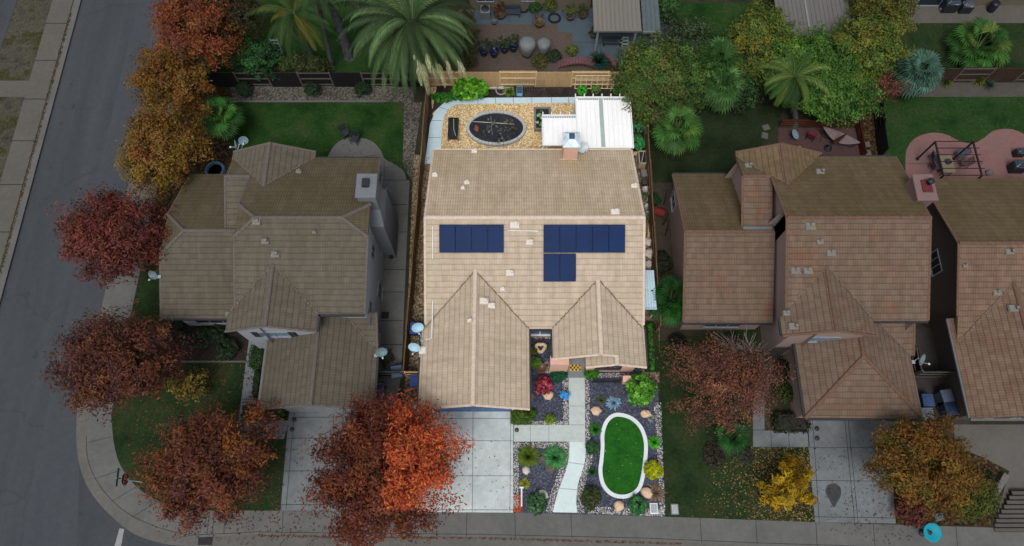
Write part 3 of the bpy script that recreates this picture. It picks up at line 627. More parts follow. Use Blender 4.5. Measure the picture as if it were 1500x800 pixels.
# garage door with panels
mb = MB(); BLUED = MV('garage_blue', '#41618c', .45, .4)
mb.box(-4.75, 7.49, .02, -.02, 7.54, 2.12)
for r in range(4):
    for c in range(8):
        x0 = -4.7+c*.588; z0 = .06+r*.52; mb.rbox((x0+.28, 7.485, z0+.23), (.46, .03, .36), 0, .012)
gd = mb.out('garage_door', BLUED, H.t); OFF[gd] = OFF[H.t]
mb = MB(); mb.rbox((-2.4, 7.46, .55), (.16, .03, .04), 0, .01); mb.out('handle', MV('steel', '#9a9da0', .3, .5, .8), gd)
mb = MB(); mb.box(-4.9, 7.46, 0, -4.76, 7.54, 2.14); mb.box(-.01, 7.46, 0, .13, 7.54, 2.14); mb.box(-4.9, 7.46, 2.14, .13, 7.54, 2.4); mb.out('garage_trim', FRWL, H.t)
H.window((1.75, 12.25, 1.25), 1.75, 1.25, 'S', FRWL, GLASSB, 1)
H.window((5.9, 10.0, 1.3), 1.5, 1.1, 'S', MV('frame_bronze', '#33302e', .5), GLASS, 1)
H.window((-3.0, 23.85, 1.4), 1.4, 1.1, 'N', FRWL, GLASS, 1); H.window((7.55, 15, 1.4), 1.2, 1., 'E', FRWL, GLASS, 1)
mb = MB(); mb.rbox((4.0, 11.97, 1.05), (.95, .05, 2.1), 0, .01); d = mb.out('front_door', MV('door_dark', '#3b3734', .5), H.t); OFF[d] = OFF[H.t]
mb = MB(); mb.lathe([(.035, 0), (.04, .02), (.0, .05)], (4.35, 11.93, 1.), 10, R=Matrix.Rotation(math.pi/2, 3, 'X')); mb.out('handle', MATS['steel'], d)
mb = MB(); mb.box(2.3, 9.9, 0, 3.42, 10.45, 2.3); mb.out('porch_pier', ST_M, H.t)
mb = MB(); mb.box(6.85, 9.2, 0, 7.3, 9.52, .8); mb.rbox((7.075, 9.36, .83), (.52, .4, .06), 0, .02); mb.out('low_pier', ST_M, H.t)
mb = MB()
for i in range(17): mb.bar((5.05+i*.105, 9.3, .02), (5.05+i*.105, 9.3, .95), .025)
mb.bar((5.0, 9.3, .95), (6.75, 9.3, .95), .05); mb.bar((5.0, 9.3, .12), (6.75, 9.3, .12), .04); mb.out('porch_railing', MV('iron_black', '#16181a', .5), H.t)
sheet('porch_floor', [(3.42, 9.6), (4.6, 9.6), (4.6, 12), (3.42, 12)], .024, M('porch_concrete', ['#6f7577', '#7b8183'], fine_amt=.1))
# chimney of the middle house: stucco shaft, metal shroud
mb = MB(); mb.box(3.3, 23.3, 0, 4.22, 24.2, 4.85)
ch = mb.out('chimney', ST_M, H.t); OFF[ch] = OFF[H.t]
MET = M('shroud_metal', ['#a9bcc4', '#c8d8de', '#e6eef0'], scale=2.2, fine=5, fine_amt=.15, rough=.35, spec=.5)
mb = MB(); mb.rbox((3.76, 23.76, 4.92), (1.12, 1.1, .14), 0, .02); mb.lathe([(.76, 0), (.36, .28), (.3, .3)], (3.76, 23.76, 4.99), 4, R=Matrix.Rotation(math.pi/4, 3, 'Z'), smooth=False)
mb.out('chimney_cap', MET, ch)
mb = MB(); mb.rbox((3.76, 23.78, 5.36), (.34, .34, .22), 0, .03); mb.out('flue', MV('flue_blue', '#31496b', .5), ch)
mb = MB()
for i in range(6): mb.rbox((3.2+i*.2, 23.24+random.uniform(-.05, .03), 3.28), (.24, .16, .06), random.uniform(-.4, .4), .02)
mb.out('chimney_flashing', VENTL, H.t)
H.vents([(695, 222, .34), (637, 257, .32), (684, 268, .3), (678, 276, .22), (901, 311, .46), (929, 273, .34), (754, 330, .5), (776, 355, .38), (747, 400, .42), (736, 424, .26), (709, 441, .45), (720, 448, .38), (688, 470, .24)], VENTL)
mb = MB(); WIRE = MV('conduit', '#d8d8d6', .5)
def on(hs, px, py, up=.05):
    z = 4.
    for _ in range(6):
        p = P(px, py, z); q = hs.z(p.x, p.y); z = q if q is not None else z
    return P(px, py, z)+Vector((0, 0, up))
mb.tube([on(H, 634, 332), on(H, 634, 380)], .03, 5); mb.tube([on(H, 634, 440), on(H, 633, 480), on(H, 632, 496), on(H, 624, 498)], .035, 5); mb.tube([on(H, 744, 338), on(H, 788, 339)], .03, 5); mb.out('roof_conduit', WIRE, H.t)
mb = MB(); mb.rbox((-5.3, 10.6, 2.98), (.42, .45, .2), 0, .03); mb.out('junction_box', VENTL, H.t)

# solar panels, one by one
SOL = M('solar_cells', ['#091e42', '#0b244b', '#0d2952'], scale=.9, fine=3, fine_amt=.08, rough=.45, spec=.08)
SOLF = MV('solar_frame', '#0c2146', .6, .05); SOLL = MV('solar_line', '#2f5f8e', .4)
def panel(label, x0, y0, x1, y1):
    c = ((x0+x1)/2, (y0+y1)/2); ex = Vector((1, 0, 0)); ey_ = Vector((0, 1, k)).normalized(); nn = ex.cross(ey_)
    o = Vector((c[0], c[1], zS(c[1])))+nn*.10
    t = thing('solar_panel', label, 'solar panel', o, 'blue solar panels on the middle roof')
    w = (x1-x0)/2-.006; h = (y1-y0)/2*math.sqrt(1+k*k)-.006
    def pt(u, v, d): return o+ex*u+ey_*v+nn*d
    def slab(mb, u0, u1, v0, v1, d0, d1, mi=0):
        vs = [pt(u, v, d) for d in (d0, d1) for u, v in ((u0, v0), (u1, v0), (u1, v1), (u0, v1))]
        mb.mesh(vs, [(3, 2, 1, 0), (4, 5, 6, 7), (0, 1, 5, 4), (1, 2, 6, 5), (2, 3, 7, 6), (3, 0, 4, 7)], mi)
    mb = MB(); f = .03
    slab(mb, -w, w, -h, -h+f, -.03, .022); slab(mb, -w, w, h-f, h, -.03, .022); slab(mb, -w, -w+f, -h+f, h-f, -.03, .022); slab(mb, w-f, w, -h+f, h-f, -.03, .022)
    for u in (-.3, .3):
        for v in (-.5, .5): slab(mb, u-.03, u+.03, v-.05, v+.05, -.1, -.03)
    mb.out('frame', SOLF, t)
    mb = MB(); slab(mb, -w+f, w-f, -h+f, h-f, -.025, .012)
    for i in range(1, 6):
        u = -w+f+(2*w-2*f)*i/6; slab(mb, u-.004, u+.004, -h+f, h-f, .012, .0135, 1)
    for i in range(1, 10):
        v = -h+f+(2*h-2*f)*i/10; slab(mb, -w+f, w-f, v-.003, v+.003, .012, .0132, 1)
    mb.out('cell_sheet', [SOL, MV('solar_grid', '#0f2a54', .6, .05)], t)
wl_ = (738-643)/23.85
pa = P(643.5, 329, 5.35); pb = P(738, 329, 5.35); pc = P(643.5, 371, 4.6)
yt, yb = pa.y, pc.y
nm = ['first', 'second', 'third', 'fourth', 'fifth']
for i in range(4):
    d = (pb.x-pa.x)/4; panel('blue solar panel, %s from the left in the separate row of four on the left' % nm[i], pa.x+d*i, yb, pa.x+d*(i+1), yt)
qa = P(796, 329, 5.35); qb = P(915.5, 329, 5.35)
for i in range(5):
    d = (qb.x-qa.x)/5; panel('blue solar panel, %s from the left in the upper row of five on the right' % nm[i], qa.x+d*i, yb, qa.x+d*(i+1), yt)
for i in range(2):
    panel('blue solar panel, %s of the pair hung below the row of five' % ('left' if i == 0 else 'right'), qa.x+d*i, yb-(yt-yb)-.05, qa.x+d*(i+1), yb-.05)

# --- left corner house, two storeys with clipped gables
A = House('two_storey_house', 'grey tiled two-storey house with white stucco and clipped gables on the left corner lot', 'house', (-13, 16, 0))
k = .414; RZ = 7.4
zN = lambda y: RZ-(y-17.2)*k
zS_ = lambda y: RZ-(17.2-y)*k
w0 = 4.93; zw = lambda y: w0-abs(y-17.5)*.414
A.roof([(1, [(-8.15, 22.25, 5.3), (-8.2, 18.25, 6.97), (-9.65, 17.2, 7.4), (-14.6, 17.2, 7.4), (-15.8, 18.25, 6.97), (-15.8, 20.6, zN(20.6)), (-17.3, 20.6, zN(20.6)), (-17.3, 22.25, 5.3)]),
        (0, [(-9.65, 17.2, 7.4), (-14.6, 17.2, 7.4), (-15.8, 16.2, zS_(16.2)), (-15.8, 12.15, 5.3), (-8.4, 12.12, 5.3), (-8.2, 16.2, zS_(16.2))]),
        (1, [(-9.65, 17.2, 7.4), (-8.2, 18.25, 6.97), (-8.2, 16.2, zS_(16.2))]), (1, [(-14.6, 17.2, 7.4), (-15.8, 18.25, 6.97), (-15.8, 16.2, zS_(16.2))]),
        (0, [(-17.3, 20.6, zN(20.6)), (-15.6, 20.6, zN(20.6)), (-15.6, 17.65, 4.8), (-17.3, 17.65, 4.8)]),
        (0, [(-14.75, 22.7, 6.36), (-14.75, 19.72, 6.36), (-17.35, 22.26, 5.3), (-17.35, 22.7, 5.28)]), (0, [(-14.75, 22.7, 6.36), (-14.75, 19.72, 6.36), (-12.2, 22.27, 5.3), (-12.2, 22.7, 5.3)]),
        (0, [(-13.6, 11.1, 6.37), (-13.6, 14.72, 6.37), (-16.2, 12.1, 5.3), (-16.2, 11.1, 5.3)]), (0, [(-13.6, 11.1, 6.37), (-13.6, 14.72, 6.37), (-11.02, 12.12, 5.3), (-11.02, 11.1, 5.3)]),
        (1, [(-21.0, 22.45, 2.88), (-21.2, 18.85, zw(18.85)), (-19.75, 17.5, w0), (-15.5, 17.5, w0), (-15.5, 22.45, 2.88)]), (0, [(-21.2, 16.15, zw(16.15)), (-19.75, 17.5, w0), (-15.5, 17.5, w0), (-15.5, 12.6, 2.9), (-21.2, 12.6, 2.9)]),
        (1, [(-19.75, 17.5, w0), (-21.2, 18.85, zw(18.85)), (-21.2, 16.15, zw(16.15))]),
        (0, [(-11.25, 7.15, 4.3), (-11.25, 12.4, 4.3), (-11.5, 12.4, 4.2), (-11.5, 11.6, 4.2), (-14.6, 11.6, 2.9), (-14.6, 7.15, 2.9)]),
        (0, [(-11.25, 7.15, 4.3), (-11.25, 12.7, 4.3), (-9.9, 12.7, 3.76), (-8.0, 10.6, 2.9), (-8.0, 7.15, 2.9)]),
        (0, [(-9.9, 12.7, 3.76), (-8.05, 12.7, 3.78), (-8.0, 10.6, 2.9)])], [T_A_S, T_A_N], FAS_A)
A.walls([[(-8.55, 12.4), (-8.55, 21.85), (-12.6, 21.85), (-12.6, 22.3), (-17.0, 22.3), (-17.0, 17.9), (-15.4, 17.9), (-15.4, 12.5), (-15.8, 12.5), (-15.8, 11.3), (-11.4, 11.3), (-11.4, 12.4), (-8.55, 12.4)],
         [(-15.4, 17.0), (-15.4, 20.7)], [(-17.0, 22.0), (-20.75, 22.0), (-20.75, 13.0), (-15.8, 13.0)], [(-14.2, 11.5), (-14.2, 7.55), (-8.4, 7.55), (-8.4, 12.4)]], ST_A)
A.caps([((-9.65, 17.2, 7.4), (-14.6, 17.2, 7.4)), ((-9.65, 17.2, 7.4), (-8.2, 18.25, 6.97)), ((-9.65, 17.2, 7.4), (-8.2, 16.2, 6.98)), ((-14.6, 17.2, 7.4), (-15.8, 18.25, 6.97)), ((-14.6, 17.2, 7.4), (-15.8, 16.2, 6.98)),
        ((-14.75, 22.7, 6.36), (-14.75, 19.72, 6.36)), ((-13.6, 11.1, 6.37), (-13.6, 14.72, 6.37)), ((-19.75, 17.5, w0), (-15.7, 17.5, w0)), ((-19.75, 17.5, w0), (-21.2, 18.85, zw(18.85))), ((-19.75, 17.5, w0), (-21.2, 16.15, zw(16.15))), ((-11.25, 7.1, 4.3), (-11.25, 11.5, 4.3)), ((-17.3, 20.6, zN(20.6)), (-15.8, 20.6, zN(20.6)))], CAP_A, .12)
A.caps([((-8.2, 18.25, 6.97), (-8.15, 22.2, 5.32)), ((-8.2, 16.2, 6.98), (-8.4, 12.15, 5.32)), ((-15.8, 16.2, 6.98), (-15.8, 12.3, 5.36)), ((-15.8, 18.25, 6.97), (-15.8, 20.6, 6)), ((-17.3, 20.6, 6), (-17.3, 17.65, 4.82)), ((-17.3, 17.6, 4.82), (-15.7, 17.6, 4.82)), ((-17.35, 22.7, 5.3), (-14.75, 22.7, 6.36)), ((-12.2, 22.7, 5.3), (-14.75, 22.7, 6.36)), ((-16.2, 11.1, 5.32), (-13.6, 11.1, 6.37)), ((-11.02, 11.1, 5.32), (-13.6, 11.1, 6.37)),
        ((-21.2, 18.85, zw(18.85)), (-21.0, 22.4, 2.9)), ((-21.2, 16.15, zw(16.15)), (-21.2, 12.65, 2.92)), ((-14.6, 7.15, 2.92), (-11.25, 7.15, 4.3)), ((-8, 7.15, 2.92), (-11.25, 7.15, 4.3)), ((-8.05, 12.7, 3.78), (-8.0, 10.6, 2.92))], CAP_A, .075, 'rake_tile', .0)
mb = MB()
for a, b in (((-13.6, 14.72, 6.37), (-16.0, 12.3, 5.38)), ((-13.6, 14.72, 6.37), (-11.05, 12.15, 5.32)), ((-14.75, 19.72, 6.36), (-12.25, 22.22, 5.32)), ((-14.75, 19.72, 6.36), (-17.2, 22.2, 5.32)), ((-9.9, 12.6, 3.74), (-8.05, 10.65, 2.93))): valley(A, a, b, .03)
A.gutters([((-21.2, 12.55, 2.9), (-15.9, 12.55, 2.9)), ((-11.0, 12.06, 5.3), (-8.4, 12.06, 5.3)), ((-8.15, 22.3, 5.3), (-12.2, 22.3, 5.3)), ((-7.94, 7.2, 2.9), (-7.94, 10.5, 2.9)), ((-10.98, 11.15, 5.3), (-10.98, 12.1, 5.3))])
A.gutters([((-14.66, 7.2, 2.9), (-14.66, 11.55, 2.9))], GUTL)
mb = MB(); mb.box(-8.53, 17.7, 0, -7.7, 20.2, 5.0); mb.box(-8.9, 18.45, 4.9, -7.85, 19.85, 7.5)
vs = [(-8.53, 17.7, 5), (-7.7, 17.7, 5), (-7.7, 20.2, 5), (-8.53, 20.2, 5), (-8.53, 18.45, 5.8), (-7.85, 18.45, 5.8), (-7.85, 19.85, 5.8), (-8.53, 19.85, 5.8)]
mb.mesh(vs, [(0, 1, 5, 4), (1, 2, 6, 5), (2, 3, 7, 6), (4, 5, 6, 7)]); mb.rbox((-8.375, 19.15, 7.53), (1.2, 1.55, .12), 0, .03)
ca = mb.out('chimney', M('stucco_chimney', ['#62666a', '#6b6f73'], fine_amt=.08), A.t); OFF[ca] = OFF[A.t]
mb = MB(); mb.box(-8.6, 19.0, 7.58, -8.2, 19.5, 7.8); mb.out('flue', SHUT, ca)
A.vents([(357, 224, .3), (421, 218, .3), (344, 239, .3), (438, 252, .3), (376, 326, .42), (389, 354, .38), (404, 373, .42), (353, 392, .46), (362, 384, .4), (461, 341, .2), (335, 460, .3)], VENTD)
for px, py, w, h in ((556, 262, .75, .8), (567, 289, .75, .9), (546, 369, .8, .95), (561, 368, .8, .95), (556, 427, .9, 1.3), (542, 449, .5, .8)):
    A.window(A.wall_px(px, py, x=-8.55), w, h, 'E', FRW, GLASS, 1 if w > .78 else 0)
c = A.wall_px(403, 489.5, y=11.3); A.window(c, 1.6, .9, 'S', FRW, GLASSB, 1, shutters=True)
A.window((-18.6, 13.0, 1.3), 2.6, 1.3, 'S', FRW, GLASS, 2); A.window((-9.7, 12.4, 4.75), 1.5, .5, 'S', FRW, GLASS, 1)
c = A.wall_px(552, 478, x=-8.4); A.window((-8.4, 11.5, 1.6), .9, .8, 'E', FRW, GLASS, 1)
mb = MB(); mb.box(-13.7, 7.49, .02, -8.9, 7.54, 2.12)
for r in range(4):
    for q in range(8): mb.rbox((-13.38+q*.59, 7.485, .29+r*.52), (.46, .03, .36), 0, .012)
gd = mb.out('garage_door', MV('door_grey', '#7d8184', .5), A.t); OFF[gd] = OFF[A.t]
mb = MB(); mb.rbox((-11.3, 7.46, .55), (.16, .03, .04), 0, .01); mb.out('handle', MATS['steel'], gd)
mb = MB(); mb.rbox((-15.0, 11.47, 1.05), (.95, .05, 2.1), 0, .01); mb.out('front_door', MATS['door_dark'], A.t)

# --- right-hand house, rose stucco, brown tiles
B = House('two_storey_house', 'brown tiled two-storey house with rose stucco and a hipped garage right of the middle lot', 'house', (18.5, 16, 0))
RZ = 7.43; k = .41
zN = lambda y: RZ-(y-17.2)*k
w0 = 4.97; zw = lambda y: w0-abs(y-17.43)*.41
B.roof([(1, [(23.8, 22.35, 5.32), (23.75, 17.2, RZ), (15.6, 17.2, RZ), (15.6, 20.6, zN(20.6)), (13.9, 20.6, zN(20.6)), (13.9, 22.35, 5.32)]),
        (0, [(15.6, 17.2, RZ), (23.75, 17.2, RZ), (23.7, 11.75, 5.2), (15.6, 11.75, 5.2)]),
        (0, [(13.9, 20.6, zN(20.6)), (15.7, 20.6, zN(20.6)), (15.7, 17.6, 4.8), (13.9, 17.6, 4.8)]),
        (2, [(16.4, 22.65, 6.36), (16.4, 19.85, 6.36), (13.9, 22.3, 5.33), (13.9, 22.65, 5.33)]), (2, [(16.4, 22.65, 6.36), (16.4, 19.85, 6.36), (19.0, 22.35, 5.32), (19.3, 22.65, 5.2)]),
        (0, [(17.87, 10.85, 6.36), (17.87, 14.62, 6.36), (15.25, 11.9, 5.28), (15.25, 10.85, 5.28)]), (0, [(17.87, 10.85, 6.36), (17.87, 14.62, 6.36), (20.55, 11.8, 5.26), (20.55, 10.85, 5.26)]),
        (1, [(10.5, 22.45, 2.9), (10.4, 17.43, w0), (15.8, 17.43, w0), (15.8, 22.45, 2.9)]), (0, [(10.4, 17.43, w0), (15.8, 17.43, w0), (15.72, 12.35, 2.88), (10.35, 12.35, 2.88)]),
        (0, [(20.15, 9.95, 4.27), (20.15, 11.2, 4.27), (16.86, 11.2, 2.9), (16.86, 6.65, 2.9)]), (0, [(20.15, 9.95, 4.27), (16.86, 6.65, 2.9), (23.6, 6.6, 2.9)]),
        (0, [(20.15, 9.95, 4.27), (23.6, 6.6, 2.9), (23.6, 10.3, 2.9), (21.6, 12.2, 3.7), (20.15, 12.2, 4.27)]), (0, [(21.6, 12.2, 3.7), (23.8, 12.2, 3.68), (23.8, 10.3, 2.9), (23.6, 10.3, 2.9)])], [T_B_S, T_B_N, MTILE('tile_right_gable', '#62523f', '#695845', '#574a32', .5, rowd=.45, cold=.18, var=.06)], FAS_B)
B.walls([[(15.95, 12.15), (15.95, 17.9), (14.25, 17.9), (14.25, 22.25), (19.0, 22.25), (19.0, 21.9), (23.4, 21.9), (23.4, 12.15), (20.2, 12.15), (20.2, 11.05), (15.95, 11.05), (15.95, 12.15)],
         [(15.95, 17.0), (15.95, 20.7)], [(14.25, 22.05), (10.75, 22.05), (10.75, 12.75), (15.6, 12.75)], [(17.2, 11.25), (17.2, 7.0), (23.25, 7.0), (23.25, 12.15)]], ST_B)
B.caps([((15.6, 17.2, RZ), (23.75, 17.2, RZ)), ((16.4, 22.65, 6.36), (16.4, 19.85, 6.36)), ((17.87, 10.8, 6.36), (17.87, 14.62, 6.36)), ((10.4, 17.43, w0), (15.7, 17.43, w0)), ((20.15, 9.95, 4.27), (16.86, 6.65, 2.9)), ((20.15, 9.95, 4.27), (23.6, 6.6, 2.9)), ((20.15, 9.95, 4.27), (20.15, 11.2, 4.27)), ((13.9, 20.6, zN(20.6)), (15.6, 20.6, zN(20.6)))], CAP_B, .12)
B.caps([((15.6, 17.2, RZ), (15.6, 20.5, 6.1)), ((15.6, 17.2, RZ), (15.6, 11.8, 5.24)), ((23.75, 17.2, RZ), (23.8, 22.3, 5.34)), ((23.75, 17.2, RZ), (23.7, 11.8, 5.24)), ((13.9, 20.6, 6.03), (13.9, 17.6, 4.82)), ((13.9, 22.65, 5.34), (16.4, 22.65, 6.36)), ((19.3, 22.65, 5.22), (16.4, 22.65, 6.36)), ((15.25, 10.85, 5.3), (17.87, 10.85, 6.36)), ((20.55, 10.85, 5.28), (17.87, 10.85, 6.36)),
        ((10.5, 22.4, 2.92), (10.4, 17.43, w0)), ((10.4, 17.43, w0), (10.35, 12.4, 2.9)), ((23.8, 12.2, 3.7), (23.8, 10.3, 2.92))], CAP_B, .08, 'rake_tile', .0)
mb = MB()
for a, b in (((17.87, 14.62, 6.36), (15.6, 12.3, 5.4)), ((17.87, 14.62, 6.36), (20.5, 11.85, 5.3)), ((16.4, 19.85, 6.36), (18.95, 22.3, 5.34)), ((16.4, 19.85, 6.36), (14.0, 22.2, 5.36)), ((21.6, 12.1, 3.7), (23.55, 10.35, 2.94))): valley(B, a, b, .03)
mb = MB(); mb.box(13.9, 17.45, 4.93, 15.65, 17.72, 4.99); mb.out('roof_flashing', MV('flashing_grey', '#5f666b', .4), B.t)
B.gutters([((16.8, 6.58, 2.9), (23.6, 6.54, 2.9)), ((10.35, 12.3, 2.88), (15.7, 12.3, 2.88)), ((16.8, 6.7, 2.9), (16.8, 11.1, 2.9)), ((20.6, 11.7, 5.2), (23.7, 11.7, 5.2)), ((15.2, 10.9, 5.28), (15.2, 11.9, 5.28)), ((19.3, 22.4, 5.3), (23.8, 22.4, 5.3)), ((10.5, 22.5, 2.9), (13.9, 22.5, 2.9))])
mb = MB(); mb.box(23.42, 18.0, 0, 24.2, 20.2, 5.2); mb.box(23.35, 18.4, 5.1, 24.4, 19.9, 7.3); mb.rbox((23.87, 19.15, 7.32), (1.2, 1.7, .12), 0, .03)
cb = mb.out('chimney', M('chimney_rose', ['#6d5756', '#765f5e'], fine_amt=.08), B.t); OFF[cb] = OFF[B.t]
mb = MB(); mb.rbox((23.95, 19.2, 7.4), (.6, .8, .1), 0, .03); mb.out('chimney_cap', M('rust_red', ['#4f2226', '#5d2c2f'], scale=3, fine=8, fine_amt=.3), cb)
mb = MB(); mb.lathe([(.13, 0), (.13, .3), (.2, .3), (.2, .36), (0, .42)], (24.05, 19.35, 7.42), 12); mb.out('flue', SHUT, cb)
B.vents([(1108, 225, .36), (1167, 219, .32), (1096, 243, .36), (1086, 234, .34), (1201, 252, .42), (1187, 332, .5), (1201, 355, .34), (1217, 371, .45), (1165, 397, .46), (1183, 397, .46), (1152, 459, .36), (1162, 478, .46), (1250, 497, .2)], VENTD)
B.window(B.wall_px(1206, 497, y=11.05), 1.5, .9, 'S', FRW, GLASSB, 1)
B.window(B.wall_px(987, 296, x=10.75), 1.0, .9, 'W', FRW, GLASS, 1)
B.window((22.0, 12.15, 4.7), 1.6, .5, 'S', FRW, GLASS, 1); B.window((13.2, 12.75, 1.3), 2.2, 1.2, 'S', FRW, GLASS, 2)
mb = MB(); mb.box(17.8, 6.94, .02, 22.7, 6.99, 2.12)
for r in range(4):
    for q in range(8): mb.rbox((18.12+q*.6, 6.935, .29+r*.52), (.46, .03, .36), 0, .012)
gd = mb.out('garage_door', MV('door_rose', '#6a5a55', .5), B.t); OFF[gd] = OFF[B.t]
mb = MB(); mb.rbox((20.2, 6.91, .55), (.16, .03, .04), 0, .01); mb.out('handle', MATS['steel'], gd)
mb = MB(); mb.rbox((16.45, 11.02, 1.05), (.95, .05, 2.1), 0, .01); mb.out('front_door', MATS['door_dark'], B.t)

# --- house at the right edge
Cc = House('single_storey_house', 'brown tiled house with dark brown side wall cut off by the right edge', 'house', (33, 15, 0))
RZ = 5.15; zS3 = lambda y: RZ-(16.6-y)*.41
Cc.roof([(1, [(26.6, 22.1, 2.9), (26.55, 16.6, RZ), (42, 16.6, RZ), (42, 22.1, 2.9)]), (0, [(26.55, 16.6, RZ), (42, 16.6, RZ), (42, 11, zS3(11)), (26.55, 11, zS3(11))]),
         (0, [(29.85, 6.6, 4.25), (29.85, 14.4, 4.25), (26.35, 10.9, 2.88), (26.35, 6.6, 2.88)]), (0, [(29.85, 6.6, 4.25), (29.85, 14.4, 4.25), (33.3, 11, 2.88), (33.3, 6.6, 2.88)]),
         (0, [(26.35, 10.9, 2.88), (26.35, 12.6, 2.88), (26.75, 12.6, 3.05), (26.75, 11.2, 3.05)])], [T_C_S, T_B_N], FAS_B)
Cc.walls([[(26.95, 7.0), (26.95, 21.7), (41.6, 21.7), (41.6, 11.4), (32.9, 11.4), (32.9, 7.0)]], ST_C)
Cc.walls([[(32.9, 6.99), (26.95, 6.99)]], M('stucco_grey', ['#494440', '#524d48'], fine_amt=.08), name='front_wall')
Cc.caps([((26.55, 16.6, RZ), (42, 16.6, RZ)), ((29.85, 6.55, 4.25), (29.85, 14.4, 4.25))], CAP_B, .12)
Cc.caps([((26.6, 22.0, 2.92), (26.55, 16.6, RZ)), ((26.55, 16.6, RZ), (26.55, 12.6, zS3(12.6)))], CAP_B, .08, 'rake_tile', 0.)
valley(Cc, (29.85, 14.4, 4.25), (26.6, 11.15, 2.95), .03)
Cc.gutters([((26.3, 6.65, 2.88), (26.3, 12.6, 2.88)), ((26.35, 6.55, 2.88), (33.3, 6.55, 2.88))], GUTL)
Cc.vents([(1478, 369, .42), (1413, 390, .24), (1460, 429, .42), (1484, 452, .5)], VENTD)
Cc.window(Cc.wall_px(1370, 385, x=26.95), 1.4, 1.0, 'W', FRW, GLASS, 2)
Cc.window((28.5, 6.985, 1.3), .7, .7, 'S', FRW, GLASS, 1); Cc.window((30.3, 6.985, 1.3), .7, .8, 'S', FRW, GLASS, 2)
mb = MB(); mb.lathe([(.06, 0), (.09, .05), (.09, .14), (.02, .18)], (26.85, 9.4, 2.0), 12); mb.out('wall_lamp', FRW, Cc.t)

# --- houses along the top edge (their walls show, the roofs carry on beyond)
def plain_house(label, x0, x1, y0, y1, mat, wins):
    h = House('single_storey_house', label, 'house', ((x0+x1)/2, (y0+y1)/2, 0)); ym = (y0+y1)/2; z1 = 2.9+(ym-y0)*.4
    h.roof([(0, [(x0, y0, 2.9), (x1, y0, 2.9), (x1, ym, z1), (x0, ym, z1)]), (1, [(x0, y1, 2.9), (x1, y1, 2.9), (x1, ym, z1), (x0, ym, z1)])], [T_B_S, T_B_N], FAS_B)
    h.walls([[(x0+.4, y0+.4), (x1-.4, y0+.4), (x1-.4, y1-.4), (x0+.4, y1-.4), (x0+.4, y0+.4)]], mat)
    h.caps([((x0, ym, z1), (x1, ym, z1))], CAP_B)
    for x, z, w, hh in wins: h.window((x, y0+.4, z), w, hh, 'S', FRW, GLASS, 1)
    return h
yb_ = P(700, 15, 0).y
plain_house('house with beige rear wall behind the potted patio at the top', -3.6, 6.4, yb_-.4, yb_+10, ST_R, [(1.2, 1.5, .9, .9), (-2, 1.5, 1.2, 1.)])
yt_ = P(1400, 8, 0).y
plain_house('house with a wide glass door behind the terrace in the top right corner', 30.5, 46, yt_-.4, yt_+10, ST_R, [(32.9, 1.1, 3.6, 2.1), (39, 1.4, 1.6, 1.)])
# ------------------------------------------------------------------ fences
WOODT = M('fence_tan', ['#a08560', '#ad926c', '#b89d78'], scale=1.2, fine=9, fine_amt=.18, stretch=(6, 6, .6)); WOODP = M('fence_rail', ['#c9a97a', '#d2b78e'], scale=2, fine=9, fine_amt=.2)
WOODD = M('fence_black', ['#121214', '#1a1a1c'], scale=1.5, fine=9, fine_amt=.3); WOODDR = M('fence_black_rail', ['#4a4642', '#57524c'], scale=2, fine=9, fine_amt=.2)
WOODB = M('fence_brown', ['#2b211b', '#352820', '#3d2f25'], scale=1.5, fine=9, fine_amt=.3); WOODR = M('fence_red', ['#43221a', '#52291e'], scale=1.5, fine=9, fine_amt=.25)
WOODL = M('fence_weathered', ['#5c4833', '#6a543c', '#786146'], scale=1.5, fine=9, fine_amt=.25)
def fence(label, a, b, h, mb_, mr_, side=1, bay=2.4, alt=True, seed=0, rails=True):
    a = Vector((*a, 0)); b = Vector((*b, 0)); L = (b-a).length; d = (b-a)/L; q = Vector((-d.y, d.x, 0)); rnd = random.Random(seed)
    t = thing('fence', label, 'fence', a.lerp(b, .5)); n = max(1, round(L/bay))
    for i in range(n+1):
        p = a+d*(L*i/n); mb = MB(); mb.rbox((p.x, p.y, h/2-.02), (.1, .1, h+.02), math.atan2(d.y, d.x), .01); mb.out('post', mr_, t)
    for i in range(n):
        p0 = a+d*(L*i/n+.06); p1 = a+d*(L*(i+1)/n-.06); l = (p1-p0).length; k = max(1, int(l/.15)); mb = MB()
        off = (.045 if (alt and i % 2) else -.045)*side
        for j in range(k):
            x0 = p0+d*(l*j/k+.004); x1 = p0+d*(l*(j+1)/k-.004); hh = h+rnd.uniform(-.02, .01); o = q*(off+rnd.uniform(-.004, .004)); w = q*.01
            vs = [x0+o-w, x1+o-w, x1+o+w, x0+o+w]; vs = [Vector((v.x, v.y, .03)) for v in vs]+[Vector((v.x, v.y, hh)) for v in vs]
            mb.mesh(vs, [(4, 5, 6, 7), (0, 1, 5, 4), (1, 2, 6, 5), (2, 3, 7, 6), (3, 0, 4, 7)])
        mb.out('board_panel', mb_, t)
        if rails:
            mb = MB()
            for z in (.25, h*.55, h-.12): mb.bar(p0+Vector((0, 0, z)), p1+Vector((0, 0, z)), .05, .09)
            mb.out('rail', mr_, t)
    return t
YF = 31.27
fence('tan board fence along the back of the bright middle lot', (-6.05, YF), (9.5, YF), 1.8, WOODT, WOODP, -1, seed=1)
fence('tan board fence along the left side of the bright middle lot', (-6.6, 9.6), (-6.02, 31.1), 1.8, WOODL, WOODL, 1, seed=2)
fence('weathered board fence along the right side of the bright middle lot', (9.22, 12.6), (9.46, 31.1), 1.7, WOODL, WOODL, 1, seed=3)
